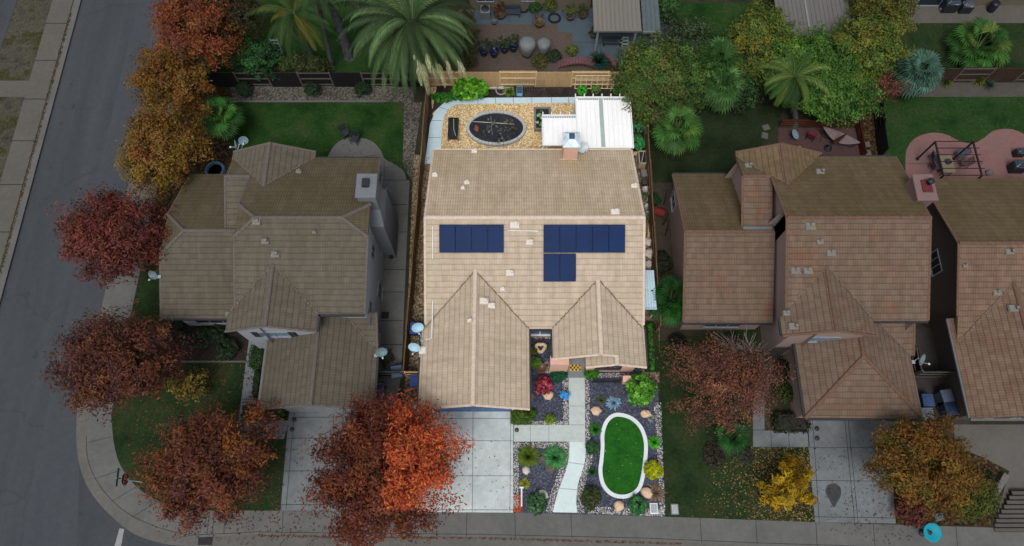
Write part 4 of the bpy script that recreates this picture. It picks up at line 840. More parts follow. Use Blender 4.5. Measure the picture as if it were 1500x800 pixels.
fence('near-black board fence behind the left back lawn', (-24.4, YF), (-6.25, YF), 1.7, WOODD, WOODDR, -1, seed=4)
fence('dark brown board fence behind the gravel strip at the right edge', (27.8, 31.6), (46, 31.75), 1.7, WOODB, WOODDR, -1, seed=5)
fence('dark brown board fence hidden behind the greenery right of the middle lot', (9.7, 31.4), (27.6, 31.6), 1.6, WOODB, WOODDR, -1, seed=6)
fence('narrow black side fence between red deck and right back lawn', XY(1278, 163), XY(1287, 232), 1.5, WOODD, WOODD, -1, bay=1.8, seed=7)
a, b = P(1141, 186), P(1252, 186)
fence('low reddish wooden fence behind the hammock deck', (a.x, a.y), (b.x, b.y), .9, WOODR, WOODR, -1, bay=1.6, seed=8)
a, b = P(1252, 186), P(1262, 232)
fence('low reddish wooden fence along the right side of the hammock deck', (a.x, a.y), (b.x, b.y), .9, WOODR, WOODR, -1, bay=1.6, seed=9)
fence('dark gate fence across the left house side yard behind its blue bin', (-8.3, 9.62), (-6.72, 9.62), 1.7, WOODD, WOODDR, -1, bay=1.6, seed=10)
fence('brown gate fence between side fence and garage of the middle house', (-6.5, 9.6), (-5.2, 9.6), 1.7, WOODL, WOODP, -1, bay=1.3, seed=11)
a, b = P(1345, 537), P(1367, 537)
fence('short black gate fence between the two right-hand houses beside blue bins', (24.9, 9.6), (26.8, 9.6), 1.7, WOODD, WOODDR, -1, bay=1.9, seed=12)
a, b = P(1345, 480), P(1366, 555)
fence('black slatted side fence under the satellite dish of the right-hand house', (24.75, 12.4), (24.85, 9.7), 1.7, WOODD, WOODDR, 1, bay=1.35, seed=13)
# ------------------------------------------------------------------ leaves over the bright lot: its highlight is put into their colours
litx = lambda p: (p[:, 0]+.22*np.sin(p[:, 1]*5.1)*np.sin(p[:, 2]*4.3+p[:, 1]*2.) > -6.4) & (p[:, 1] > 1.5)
G1 = .86
R_RED = ['#743a30', '#63322a', '#7d4638', '#572e29', '#6c3a2c']; R_RUST = ['#6a3f2a', '#5c3426', '#774a2c', '#55302a']; R_ORNG = ['#84452f', '#8c4c28', '#7c4232', '#6f4426']
GOLD = ['#72521f', '#7e5e22', '#6b4a20', '#7a4a22']; YEL = ['#7d6420', '#86701f', '#6c5420', '#7a5624']
street_t = 'autumn trees along the side street'
tree('orange-red autumn tree, topmost in the row along the side street', 284, 46, 4.3, (2.75, 2.9, 2.2), R_ORNG+['#8a5a2a'], 8000, 1, group=street_t, g=G1)
tree('golden brown autumn tree below the orange-red one along the side street', 256, 122, 4.2, (2.6, 2.1, 2.0), GOLD, 7000, 2, group=street_t, g=G1)
tree('yellow autumn tree beside the top left corner of the left house', 240, 222, 4.3, (2.5, 2.7, 2.2), YEL+['#7d5a30', '#7a4a22'], 8500, 3, group=street_t, g=G1)
tree('deep red autumn tree reaching out over the side street beside the left house', 168, 347, 4.3, (2.75, 2.8, 2.2), R_RED, 9000, 14, group=street_t, g=G1, leaf=(.3, .12))
tree('rust brown autumn tree leaning over the kerb left of the shrub bed', 172, 530, 4.2, (3.2, 2.7, 2.2), R_RUST+['#4d2f2e'], 9500, 5, group=street_t, g=G1, leaf=(.28, .11))
tree('big rust autumn tree on the corner lawn beside the stop sign', 308, 680, 4.2, (3.2, 2.75, 2.2), R_RUST+['#6d3b2e', '#7d4a22'], 11000, 6, group=street_t, g=G1, leaf=(.28, .11))
tree('large red tree between the two left driveways, its right half coloured as if lit', 566, 684, 4.6, (3.45, 3.75, 2.6), ['#703824', '#602e20', '#7a4428', '#552a1e'], 16500, 27, lump=.05, g=G1, leaf=(.28, .11), lit=litx, litpal=['#b04a2b', '#c05c30', '#9c4028', '#cc7238', '#a04a32'], base=XY(597, 726))
tree('small yellow shrub-like tree on the left front lawn', 278, 565, 1.2, (1.1, .95, .8), ['#6b5c28', '#5d4c22', '#7a6a2c'], 900, 8, leaf=(.2, .12), r0=.06, g=.95, cat='tree', name='small_tree')
tree('dark olive tree in the top left behind the orange-red tree', 335, 22, 3.6, (2.0, 2.2, 1.9), ['#35301a', '#3d3519', '#2d2a1a', '#463416'], 5500, 9, name='tree', g=1.1)
tree('golden tree with green skirts between the two right-hand driveways', 1350, 680, 3.8, (2.7, 2.3, 2.0), GOLD+['#5f5a20', '#5a4a1c', '#7a5a1c'], 10000, 10, g=.85, leaf=(.24, .11))
tree('yellow-green bush-like tree at the sidewalk beside the right-hand steps', 1425, 730, 1.3, (1.4, 1.1, .9), ['#454e1a', '#565a1e', '#3c4519'], 2600, 11, name='small_tree', leaf=(.2, .12), r0=.08, g=1.1)
tree('reddish brown low shrub tree by the driveway foot on the right', 1338, 745, .8, (1.1, .8, .6), ['#5c2f2a', '#6a3a30', '#4a2824'], 1800, 12, name='small_tree', leaf=(.2, .12), r0=.06, g=1.0)
a = tree('small bright yellow tree on the right front lawn among fallen leaves', 1155, 712, 1.6, (1.25, 1.25, 1.1), ['#8d7417', '#9c7f16', '#86640f'], 1300, 13, name='small_tree', leaf=(.42, .13), r0=.05, g=1.15, lump=.3, K=60)
# bare tree with brown leaves
c = P(1066, 556, 3.0); b0 = P(1094, 541, 0.)
t = thing('bare_tree', 'half-bare brown tree with grey spreading twigs on the right front lawn', 'tree', (b0.x, b0.y, 0))
TWIG = bark('twig_grey', '#7a706a'); mb = MB(); rnd = random.Random(3); tips = []
fork = Vector((b0.x, b0.y, 1.3)); mb.tube([(b0.x, b0.y, -.05), (b0.x, b0.y, .2), fork], [.17, .12, .1], 9)
for i in range(46):
    an = rnd.uniform(0, 6.283); r = rnd.uniform(.55, 1.05)
    cc = Vector((c.x+math.cos(an)*3.1*r, c.y+math.sin(an)*3.1*r, 2.6+rnd.uniform(-.6, 1.6)))
    lm_ = 2.9 if cc.x < fork.x else 1.9
    if (cc-fork).length > lm_: cc = fork.lerp(cc, lm_/(cc-fork).length)
    m1 = fork.lerp(cc, .4)+Vector((rnd.uniform(-.2, .2), rnd.uniform(-.2, .2), .35)); mb.tube([fork, m1, cc], [.06, .04, .014], 4); tips.append((m1, cc))
    for _ in range(7):
        s0 = m1.lerp(cc, rnd.uniform(0, .8)); e = s0+(cc-fork).normalized()*rnd.uniform(.4, .9)+Vector((rnd.uniform(-.6, .6), rnd.uniform(-.6, .6), rnd.uniform(-.1, .4)))
        mb.tube([s0, s0.lerp(e, .5)+Vector((rnd.uniform(-.08, .08), rnd.uniform(-.08, .08), .05)), e], [.022, .016, .006], 3)
mb.out('trunk', TWIG, t)
V, C, _ = leaf_cloud((c.x-.15, c.y-.1, 2.7), (3.2, 2.75, 1.3), 15500, ['#664034', '#744a38', '#573a31', '#7a503c'], seed=21, leaf=(.15, .06), g=1.12, K=170, spread=.62, jit=.4, lump=.08, rin=.3)
quads_obj('crown', V, C, t)
# ------------------------------------------------------------------ palms
def feather(Vs, Cs, base, az, elev, L, droop, nl, ll, col, rs, lw=.05, col2=None):
    p = np.array(base, float); h = np.array([math.cos(az), math.sin(az), 0]); side = np.array([-h[1], h[0], 0]); step = L/nl; e = elev
    roll = rs.uniform(-.25, .25); col = col*rs.uniform(.6, 1.3)
    for i in range(nl):
        t_ = i/nl; e = elev-droop*t_**1.2; d = h*math.cos(e)+np.array([0, 0, 1])*math.sin(e); q = p+d*step; up = np.cross(d, side)*-1
        w = .03*(1-t_)+.008; Vs.append([p-side*w, p+side*w, q+side*w, q-side*w]); Cs.append(col*.8)
        l = ll*math.sin(math.pi*min(1, .18+.80*t_))**.7
        for sg in (-1, 1):
            dd = side*sg*.55+d*.85-np.array([0, 0, 1])*(.25+rs.uniform(0, .2))+up*.12*roll*sg; dd /= np.linalg.norm(dd); m = p+dd*l*.45; tip = p+dd*l-np.array([0, 0, l*.16])
            wv = d*lw
            Vs.append([p, m-wv*.5, tip, m+wv*.5]); Cs.append(col*rs.uniform(.75, 1.25) if col2 is None or rs.uniform() > .3 else col2)
        p = q
def fan(Vs, Cs, base, az, elev, Lp, R, nseg, col, rs, span=2.3, droop=.25):
    h = np.array([math.cos(az), math.sin(az), 0]); side = np.array([-h[1], h[0], 0]); d = h*math.cos(elev)+np.array([0, 0, 1])*math.sin(elev); p = np.array(base, float)
    c = p+d*Lp; w = .025; Vs.append([p-side*w, p+side*w, c+side*w*.6, c-side*w*.6]); Cs.append(col*.9)
    e2 = elev-.35; f = h*math.cos(e2)+np.array([0, 0, 1])*math.sin(e2); nn = np.cross(f, side)
    for i in range(nseg):
        a = -span+2*span*(i+.5)/nseg; r = R*(.72+.28*math.cos(a*.6))*rs.uniform(.92, 1.06)
        dr = f*math.cos(a)+side*math.sin(a); tn = -f*math.sin(a)+side*math.cos(a); m = c+dr*r*.55+nn*.03*(1 if i % 2 else -1); tip = c+dr*r-np.array([0, 0, r*droop])
        ww = r*span/nseg*.62; Vs.append([c, m-tn*ww, tip, m+tn*ww]); Cs.append(col*rs.uniform(.75, 1.25)*(1.06 if i % 2 else .88))
def palm(label, px, py, z, base=None, kind='feather', n=40, L=3., elev=(-.6, 1.3), droop=1.3, nl=26, ll=.5, pal=('#2f4520',), seed=0, dead=0, deadpal=('#5a5044',), r=.2, g=1.6, R=.8, lit=None, litpal=None, name='palm_tree', trunkmat=None, lw=.05, group=None):
    c = P(px, py, z); b = base if base else (c.x, c.y); rs = np.random.RandomState(seed)
    t = thing(name, label, 'palm', (b[0], b[1], 0), group)
    mb = MB(); m = Vector((b[0], b[1], 0)).lerp(c, .5)
    mb.tube([(b[0], b[1], -.05), (b[0], b[1], .25), tuple(m), tuple(c)], [r*1.5, r*1.15, r*.95, r], 10)
    for i in range(int(z*7)):
        f = i/(z*7); q = Vector((b[0], b[1], .1)).lerp(c, f); an = i*2.4; mb.bar(q+Vector((math.cos(an), math.sin(an), 0))*r*.8, q+Vector((math.cos(an), math.sin(an), .25))*r*1.25, r*.5, .03)
    mb.out('trunk', trunkmat or PALMBARK, t)
    Vs = []; Cs = []; pa = pal_(pal, g); dp = pal_(deadpal, g)
    for i in range(n+dead):
        az = i*2.39996+rs.uniform(-.2, .2); isd = i >= n; f = i/max(1, n-1)
        e = elev[1]-(elev[1]-elev[0])*f**.8 if not isd else -.9-rs.uniform(0, .45)
        col = pa[rs.randint(len(pa))] if not isd else dp[rs.randint(len(dp))]
        l = L*rs.uniform(.85, 1.08)
        if kind == 'feather': feather(Vs, Cs, (c.x+math.cos(az)*r*.6, c.y+math.sin(az)*r*.6, c.z-.1+.2*(1-f)), az, e, l*(.9 if isd else 1), droop*(.5 if isd else rs.uniform(.85, 1.15)), nl, ll*(.75 if isd else 1), col, rs, lw)
        else: fan(Vs, Cs, (c.x, c.y, c.z), az, e, l, R*rs.uniform(.85, 1.1), 18, col, rs)
    V = np.array(Vs); C = np.array(Cs)
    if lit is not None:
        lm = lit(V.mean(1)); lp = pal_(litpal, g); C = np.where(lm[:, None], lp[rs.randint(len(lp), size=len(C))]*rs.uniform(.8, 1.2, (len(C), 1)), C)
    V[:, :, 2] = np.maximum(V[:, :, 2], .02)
    quads_obj('crown', V, C, t); return t
DP = ['#2c3a26', '#34452b', '#27331f', '#3c4a30']
palm('big round date palm with grey dead fronds behind the tan back fence corner', 603, 32, 7.2, base=XY(606, 104), n=190, L=5.5, elev=(-.95, 1.4), droop=2.3, nl=50, ll=.62, pal=['#33462a', '#3d5230', '#2c3c22', '#4a6038', '#566c44'], seed=1, dead=40, deadpal=['#6f6a5e', '#7d776c', '#5f5a50'], r=.42, g=1.35, lit=lambda p: (p[:, 0] > -5.9) & (p[:, 1]+.45*p[:, 2] < 31.2), litpal=['#a39d80', '#8a9464', '#b0a890', '#7a8850'], lw=.075)  # fronds over the bright lot recoloured paler to paint in its highlight
palm('drooping queen palm with a yellow frond behind the black fence', 430, 20, 6.2, base=XY(463, 97), n=40, L=3.4, elev=(-1.1, 1.2), droop=1.7, nl=40, ll=.6, pal=['#2c4420', '#365026', '#3c5026', '#5a5622'], seed=2, dead=9, deadpal=['#7a6a44', '#6e6034', '#84786a'], r=.16, g=1.3, lw=.04)
palm('tall palm with slim grey trunk next to the thick-trunked palm', 462, -18, 8.0, base=XY(487, 99), n=16, L=2.6, elev=(-.5, 1.2), droop=1.4, nl=26, ll=.5, pal=['#2c4420', '#40522a'], seed=3, dead=10, deadpal=['#7e776c', '#6c665c'], r=.15, g=1.2)
palm('tall palm with thick speckled trunk leaning to the top edge', 473, -40, 8.5, base=XY(512, 84), n=18, L=2.8, elev=(-.5, 1.2), droop=1.3, nl=26, ll=.5, pal=['#2c4420', '#33482a'], seed=4, dead=0, r=.3, g=1.2)
palm('palm skirted with pale dead fronds at the top edge left of the date palm', 528, -22, 5.5, base=XY(540, 20), kind='fan', n=26, L=1.0, R=.95, elev=(-.4, 1.2), pal=['#33482a', '#3d5030'], seed=5, dead=40, deadpal=['#8a8078', '#756c64', '#9a9088'], r=.22, g=1.0)
palm('bright green fan palm beside the left end of the left back lawn', 322, 172, 2.2, kind='fan', n=26, L=1.0, R=.75, elev=(-.45, 1.25), pal=['#2f5a22', '#3c6a2a', '#28481e', '#45702f'], seed=6, r=.14, g=1.2)
palm('fan palm on the shaded lawn just outside the right fence of the middle lot', 992, 188, 2.4, kind='fan', n=30, L=1.15, R=.8, elev=(-.7, 1.25), pal=['#335a22', '#3f642a', '#2c4a1e', '#4b6a28'], seed=7, r=.15, g=1.2)
palm('dense dark green palm clump, upper one of two on the shaded lawn', 1052, 92, 2.6, kind='fan', n=54, L=1.1, R=1.0, elev=(-.6, 1.35), pal=['#30501f', '#3a5c28', '#28441b'], seed=8, r=.2, g=1.2)
palm('dense mid green palm clump, lower one of two on the shaded lawn', 1058, 126, 2.2, kind='fan', n=60, L=.9, R=.95, elev=(-.7, 1.35), pal=['#38592a', '#426634', '#2f4c22'], seed=9, r=.2, g=1.2)
palm('feathery palm arching over the shaded lawn left of the hammock deck', 1164, 112, 4.6, base=XY(1164, 184), n=60, L=2.9, elev=(-1.1, 1.2), droop=2.3, nl=44, ll=.6, pal=['#33542a', '#44602c', '#2c4a26', '#54682e', '#5e7034'], seed=10, dead=5, deadpal=['#6e675c'], r=.17, g=1.2, lw=.04)
palm('blue-green fan palm at the left end of the right gravel strip', 1346, 106, 2.4, kind='fan', n=44, L=.95, R=.9, elev=(-.6, 1.3), pal=['#3d5a4a', '#48685a', '#344f42'], seed=11, r=.17, g=1.2)
palm('low spreading bright green palm behind the right gravel strip', 1430, 72, .7, kind='fan', n=30, L=1.6, R=.95, elev=(-.1, 1.2), pal=['#2c5220', '#376026', '#26461c', '#4a5a22'], seed=12, r=.16, g=1.25)
palm('dark green fan palm squeezed between middle lot and right-hand house', 982, 440, 1.2, kind='fan', n=26, L=1.1, R=.8, elev=(-.2, 1.25), pal=['#1c4518', '#24521e', '#183a16'], seed=13, r=.14, g=1.2)
palm('small fan palm among low shrubs on the right front lawn', 1072, 640, .7, kind='fan', n=16, L=.6, R=.6, elev=(0, 1.3), pal=['#1f4a1e', '#285824', '#1a3c1a'], seed=14, r=.1, g=1.2)
# ------------------------------------------------------------------ greenery of the rear right
rear = [('olive green tree just outside the back right corner of the middle lot', 952, 116, 3.0, (2.3, 2.8, 2.1), ['#3c5220', '#465a26', '#33481d', '#4e5226'], 7000, 31),
        ('brownish lower tree outside the right fence above the fan palm', 965, 162, 1.9, (1.5, 1.9, 1.3), ['#3f4526', '#4a4229', '#364022'], 3500, 32),
        ('grey-green shrub tree between the patio cover and the shaded lawn', 1002, 70, 1.9, (1.8, 2.3, 1.4), ['#2e3a24', '#37442c', '#28331f'], 3500, 33),
        ('yellow-green tree left of the wide grey patio cover', 1112, 62, 3.2, (2.0, 2.5, 1.8), ['#445420', '#515a20', '#3a4a1c', '#645c1e'], 7000, 34),
        ('leafy green tree in front of the wide grey patio cover', 1196, 92, 3.0, (3.0, 2.2, 1.8), ['#36561e', '#426222', '#2c481a', '#4c682a'], 6500, 35),
        ('bamboo-like green tree above the hammock deck', 1228, 134, 2.4, (2.6, 2.2, 1.7), ['#345220', '#406024', '#2a431a', '#4a6426'], 6500, 36),
        ('yellow-green tall tree right of the wide grey patio cover', 1266, 72, 3.4, (2.2, 2.2, 1.9), ['#435522', '#4f5e22', '#384a20', '#5e5c20'], 8500, 37),
        ('yellow-topped tree at the top edge right of the wide patio cover', 1290, 12, 3.4, (2.1, 2.0, 1.8), ['#4c4e1e', '#58541e', '#3e441c'], 5000, 38),
        ('dark green bush at the top edge beside the small blue-grey roof', 978, 12, 1.5, (.8, 1.0, 1.1), ['#27421e', '#304c24'], 1500, 39),
        ('green bushy tree poking over the black fence at its left end', 376, 86, 1.7, (1.6, 1.2, 1.2), ['#22421f', '#2a4c26', '#1d381b'], 4200, 40),
        ('leafy green tree behind the feathery palm, between it and the yellow-green tree', 1142, 92, 3.0, (2.0, 2.0, 1.7), ['#3c5c20', '#486a26', '#32501c', '#546c2a'], 5500, 44),
        ('green tree to the right of the feathery palm above the reddish fence', 1198, 132, 2.6, (1.9, 1.6, 1.5), ['#3a5a20', '#446824', '#304e1c', '#50682c'], 5500, 45),
        ('bushy green tree right of the bamboo-like tree beside the dry bush', 1246, 116, 2.6, (1.4, 1.8, 1.6), ['#3c561f', '#486222', '#32491b', '#5a6424'], 5000, 46),
        ('green tree overlapping the left end of the dark palm clumps', 1010, 108, 2.2, (1.5, 2.0, 1.5), ['#37501f', '#425c26', '#2d431b'], 4200, 47),
        ('mid green tree left of the leafy green tree behind the dark palm clumps', 1092, 92, 2.0, (1.5, 1.6, 1.4), ['#37521f', '#425e26', '#2d451b'], 4000, 48),
        ('low dark green tree under the olive tree by the fan palm', 1004, 140, 1.4, (1.3, 1.2, 1.0), ['#33461f', '#3d5226', '#2a3b1b'], 3000, 49),
        ('low olive greenery under the queen palm behind the black fence', 440, 96, .9, (2.0, .7, .8), ['#2f3a1c', '#3a4420', '#283418'], 3000, 42),
        ('dark green mass between the two palm clumps and the yellow-green tree', 1078, 110, 1.6, (1.8, 2.2, 1.2), ['#25381c', '#2d4422', '#1f3018'], 5000, 43),
        ('dark bush behind the date palm at the patio edge', 676, 55, 1.7, (1.0, 2.2, 1.3), ['#33361e', '#3c3d22', '#2a2e1a'], 3600, 41)]
for l, x, y, z, r_, p_, n_, s_ in rear: tree(l, x, y, z, r_, p_, int(n_*1.25), s_, name='tree', g=1.4, leaf=(.26, .12), r0=.1)
c = P(1287, 126, 2.6); t = thing('bare_tree', 'dry reddish brown leafless bush beside the blue-green fan palm', 'tree', (c.x, c.y, 0)); mb = MB(); rnd = random.Random(9)
for i in range(60):
    an = rnd.uniform(0, 6.283); r = rnd.uniform(.4, 1.6); e = Vector((c.x+math.cos(an)*r, c.y+math.sin(an)*r, rnd.uniform(1.4, 3.4))); s0 = Vector((c.x, c.y, .3)); m1 = s0.lerp(e, .5)+Vector((rnd.uniform(-.2, .2), rnd.uniform(-.2, .2), .3))
    mb.tube([s0, m1, e], [.035, .02, .006], 4)
    for _ in range(5):
        q = m1.lerp(e, rnd.uniform(0, 1)); f = q+Vector((rnd.uniform(-.4, .4), rnd.uniform(-.4, .4), rnd.uniform(-.2, .3))); mb.tube([q, f], [.014, .004], 3)
mb.out('trunk', bark('twig_red', '#5c3a2c'), t); V, C, _ = leaf_cloud(c, (1.6, 1.5, .9), 3000, ['#5a3628', '#6a4230', '#4a2e26'], seed=50, leaf=(.17, .06), g=1.3); quads_obj('crown', V, C, t)
# ------------------------------------------------------------------ shrubs and hedges
def shrub(label, px, py, r, h, pal, n, seed, name='shrub', cat='shrub', group=None, leaf=(.12, .06), g=1.05, flat=1., **kw):
    p = P(px, py, h*.5); t = thing(name, label, cat, (p.x, p.y, 0), group)
    mb = MB()
    for i in range(5):
        an = i*1.256; mb.tube([(p.x, p.y, 0), (p.x+math.cos(an)*r*.25, p.y+math.sin(an)*r*.25, h*.35), (p.x+math.cos(an)*r*.5, p.y+math.sin(an)*r*.5, h*.7)], [.03, .02, .008], 4)
    mb.out('stem', BARKD, t)
    V, C, _ = leaf_cloud((p.x, p.y, h*.5), (r*.92, r*flat*.92, h*.5), int(n*1.7), pal, leaf=leaf, K=max(130, kw.pop('K', 60)), seed=seed, g=g, stray=0., rin=kw.pop('rin', .72), spread=kw.pop('spread', .42), zlo=-.2, lump=kw.pop('lump', .06), **kw)
    quads_obj('foliage', V, C, t); return t
def hedge(label, x0, y0, x1, y1, h, pal, n, seed, g=1.1, name='hedge'):
    c = ((x0+x1)/2, (y0+y1)/2, h/2); t = thing(name, label, 'hedge', (c[0], c[1], 0))
    mb = MB(); mb.rbox(c, (abs(x1-x0)*.8, abs(y1-y0)*.8, h*.86), 0, .05); mb.out('stem', BARKD, t)
    V, C, _ = leaf_cloud(c, (abs(x1-x0)/2-.06, abs(y1-y0)/2-.06, h/2-.05), n, pal, leaf=(.11, .07), K=260, seed=seed, g=g, box=True, spread=.5)
    quads_obj('foliage', V, C, t)
def spiky(label, px, py, r, h, pal, n, seed, name='grass_clump', cat='plant', w=.03, g=1.0, group=None, droop=.35):
    p = P(px, py, 0); rs = np.random.RandomState(seed); Vs = []; Cs = []; pa = pal_(pal, g)
    for i in range(n):
        az = rs.uniform(0, 6.283); e = rs.uniform(.25, 1.45); l = math.hypot(r, h)*rs.uniform(.65, 1.) ; d = np.array([math.cos(az)*math.cos(e)*r/max(r, h)*1.15, math.sin(az)*math.cos(e)*r/max(r, h)*1.15, math.sin(e)*h/max(r, h)]); s_ = np.array([-math.sin(az), math.cos(az), 0])*w
        b = np.array([p.x, p.y, 0])+np.array([math.cos(az), math.sin(az), 0])*r*.12*rs.uniform(); m = b+d*l*.55; tip = b+d*l-np.array([0, 0, l*droop*math.cos(e)]); tip[2] = max(tip[2], .03)
        col = pa[rs.randint(len(pa))]*rs.uniform(.75, 1.25); Vs += [[b-s_*.6, b+s_*.6, m+s_, m-s_], [m-s_, m+s_, tip+s_*.1, tip-s_*.1]]; Cs += [col*.9, col]
    o = quads_obj(name, np.array(Vs), np.array(Cs)); return tag(o, label, cat, group)
GR = ['#2f6a2a', '#3b8032', '#25601f', '#4b8f3a']; GB = ['#2f7a4c', '#3a8a58', '#276a42']; GY = ['#6a7a1e', '#7d8a22', '#5a6a1c']
shrub('round blue-green bush left of the checked doormat', 819, 549, .55, .6, ['#1f5a3a', '#256644', '#1a4d33'], 3800, 60, leaf=(.08, .05), K=150)
shrub('round green bush right of the checked doormat', 866, 546.5, .48, .6, ['#3f7a1e', '#4a8824', '#336a1a'], 3000, 61, leaf=(.08, .05), K=120)
shrub('crimson leafed round bush beside the middle house garage', 796.5, 565, .6, .8, ['#8a1f38', '#7a1a30', '#a8405a', '#6a3a2c', '#c06070'], 2200, 62, leaf=(.15, .07))
shrub('large bright green laurel bush below the right front corner of the middle house', 936.5, 571, 1.05, 1.5, ['#4a8428', '#5a962e', '#38701f', '#74aa40'], 4600, 63, leaf=(.17, .09), K=110)
shrub('yellow-green grassy round bush beside the oval lawn', 957, 688.5, .58, .7, ['#aeb41c', '#bcc024', '#9aa216', '#7a8410'], 5200, 64, leaf=(.15, .045), K=140, lump=.02)
shrub('small olive bush against the cross walk below the garage corner', 806, 614, .36, .4, ['#6a8a2a', '#7d9a34', '#557022'], 700, 65)
shrub('dark green bush on the right edge of the curved walk above the lawn', 867.5, 656, .46, .5, ['#2f5430', '#3a6238', '#284626', '#4a7048'], 2400, 66)
spiky('small bright green tuft beside the upper left of the oval lawn', 872, 629, .34, .35, GR, 330, 67)
spiky('tiny dark green tuft on slate gravel left of the oval lawn', 867, 691, .3, .25, ['#2c5a3a', '#24502f'], 120, 68)
shrub('dark brownish-green bush at the foot of the curved walk', 866, 730, .68, .65, ['#3a4a26', '#46562c', '#2f3e1f', '#55502e'], 2600, 69)
shrub('small-leaved green bush at the bottom right of the slate bed', 933.5, 739.5, .58, .55, ['#35703a', '#417c42', '#2c6030', '#528a52'], 3000, 70)
spiky('bright green spiky plant at the right edge beside the oval lawn', 958, 648, .32, .32, ['#4aa02a', '#58b034', '#3c8a22'], 260, 71)
spiky('olive-green strappy clump, left of the pair above the curved walk', 773.5, 668.5, .54, .5, ['#5a7a26', '#6a8a2e', '#48661e', '#7a7a2e'], 900, 72, w=.022)
spiky('fresh green strappy clump, right of the pair above the curved walk', 813, 670, .6, .52, ['#468a4c', '#529a58', '#3c7a42', '#6aa86a'], 1500, 73, w=.02)
shrub('green bush at the bottom of the slate bed beside the driveway', 786, 737, .68, .6, ['#35603a', '#416e42', '#2c5030', '#567a52'], 3400, 74)
spiky('tiny yellowish tuft above the white rod beside the driveway', 769, 708, .3, .22, ['#7a8a2a', '#8a8a3a'], 110, 75)
shrub('small olive round shrub beside the brown pot in the entry recess', 784, 531, .42, .6, ['#5a7a2e', '#6a8a3a', '#4a6a26'], 900, 76)
shrub('narrow yellowish shrub against the garage wall in the entry recess', 781, 514, .28, .6, ['#6a6a2a', '#5a5a24'], 400, 77)
shrub('small dark shrub at the corner behind the clipped hedge', 779, 607, .36, .5, ['#4a6a2a', '#3a5a22'], 500, 78)
spiky('blue-grey rosette plant on slate gravel beside the laurel bush', 899, 590, .42, .3, ['#7a9ab0', '#8aa8bc', '#6a8aa2'], 110, 79, w=.06, cat='plant', name='agave')
spiky('tiny green tuft left of the blue-grey rosette', 880.5, 586, .3, .2, ['#4a5a34', '#3c4c2c'], 100, 80)
spiky('dry brown grass clump at the bottom right of the bright lot', 960, 722, .6, .35, ['#7a6a58', '#8a7a68', '#6a5444'], 260, 81)
a, b = P(747.5, 603, 0), P(777, 622, 0); hedge('clipped olive hedge block at the right corner of the blue garage door', a.x+.1, b.y, b.x, a.y-.1, .9, ['#46601f', '#526c26', '#3c541c'], 2600, 82)
a, b = P(947, 476), P(961, 542); hedge('low green hedge strip along the right wall of the middle house', a.x, b.y, b.x-.1, a.y, .35, ['#3a7a22', '#458828', '#306a1c'], 2600, 83)
spiky('pale silvery tuft by the pebbles at the right edge of the slate bed', 953, 612, .25, .2, ['#9aa09a', '#8a8f88'], 60, 84)
# rear bed of the middle lot
shrub('big leafy green vine heap in the back left corner of the bright lot', 688, 130, 1.5, 1.3, ['#5a9a22', '#6cae2c', '#3c7a1c', '#86be3e'], 3000, 85, leaf=(.26, .17), flat=.62, K=60, name='vine')
shrub('low trailing vine along the curved back path', 650, 143, 1.1, .5, ['#3c7a2a', '#4a8c34', '#2f6422'], 1500, 86, leaf=(.18, .12), flat=.4, name='vine')
spiky('small green weed clump beside the round planter ring', 746, 136, .4, .5, ['#6a8a3a', '#5a7a30'], 150, 87)
shrub('bright green low plant behind the patio cover', 853, 132, .45, .6, ['#3f9a2a', '#4cac34', '#328a22'], 700, 88)
shrub('leggy green plant along the rear bed behind the patio cover', 873, 130, .42, .6, ['#5a7a3a', '#6a8a46', '#4a6a30'], 500, 89)
shrub('green potato-like plant at the right end of the rear bed', 907, 132, .5, .6, ['#3f7a34', '#4c8a40', '#346a2a'], 800, 90)
side = [('yellow-green shrub in the back right corner of the bright lot', 937, 116, .7, 1.2, ['#a0a824', '#8c9a24', '#b8b83a']), ('light green shrub at the fence right of the patio cover, upper one', 936, 136, .7, 1.1, ['#7aa03a', '#8ab046', '#6a9032']), ('green shrub at the fence right of the patio cover, second from the top', 937, 158, .75, 1.2, ['#3f8a44', '#4c9a50', '#347a38']),
        ('blue-green plant right of the patio cover, third from the top', 935, 183, .65, 1.0, ['#4a8a5a', '#5a9a68', '#3c7a4c']), ('broad-leaved green plant right of the patio cover beside the planter box', 933, 209, .65, 1.0, ['#3a8a4c', '#4a9c5a', '#2f7a40'])]
for i, (l, x, y, r, h, p_) in enumerate(side): shrub(l, x, y, r, h, p_, 1300, 91+i, leaf=(.16, .09))
# left lot
LG = ['#233f1b', '#2b4a20', '#1d3617']
a, b = P(373, 510), P(389, 541); hedge('clipped green hedge beside the walk of the left house', a.x, b.y, b.x, a.y, .8, LG, 2200, 100)
a, b = P(376, 545), P(381, 590); hedge('thin clipped hedge strip along the left house garage wall', a.x, b.y+.3, b.x, a.y, .6, LG, 1200, 101)
a, b = P(363, 595), P(419, 616); hedge('wide clipped hedge in front of the left house garage corner', a.x, b.y, b.x, a.y, .8, LG, 2600, 102)
for i, (x, l) in enumerate(((358, 'left one'), (457, 'middle one'), (531, 'right one'))): shrub('round dark green bush on the gravel strip, %s of three' % l, x, 131, .62, 1.0, ['#1d2f1a', '#24381f', '#182817'], 3200, 103+i, group='round bushes on the left gravel strip', leaf=(.1, .06), g=1.4)
for i, (x, y, r, l) in enumerate(((268, 497, .6, 'leftmost'), (296, 495, .75, 'second from the left'), (332, 512, .8, 'right one'), (318, 488, .6, 'upper one'))): shrub('dark green bush in the shrub bed of the left house, ' + l, x, y, r, .9, ['#22301d', '#2a3a24', '#1c2819'], 1500, 108+i, leaf=(.13, .07), g=1.5)
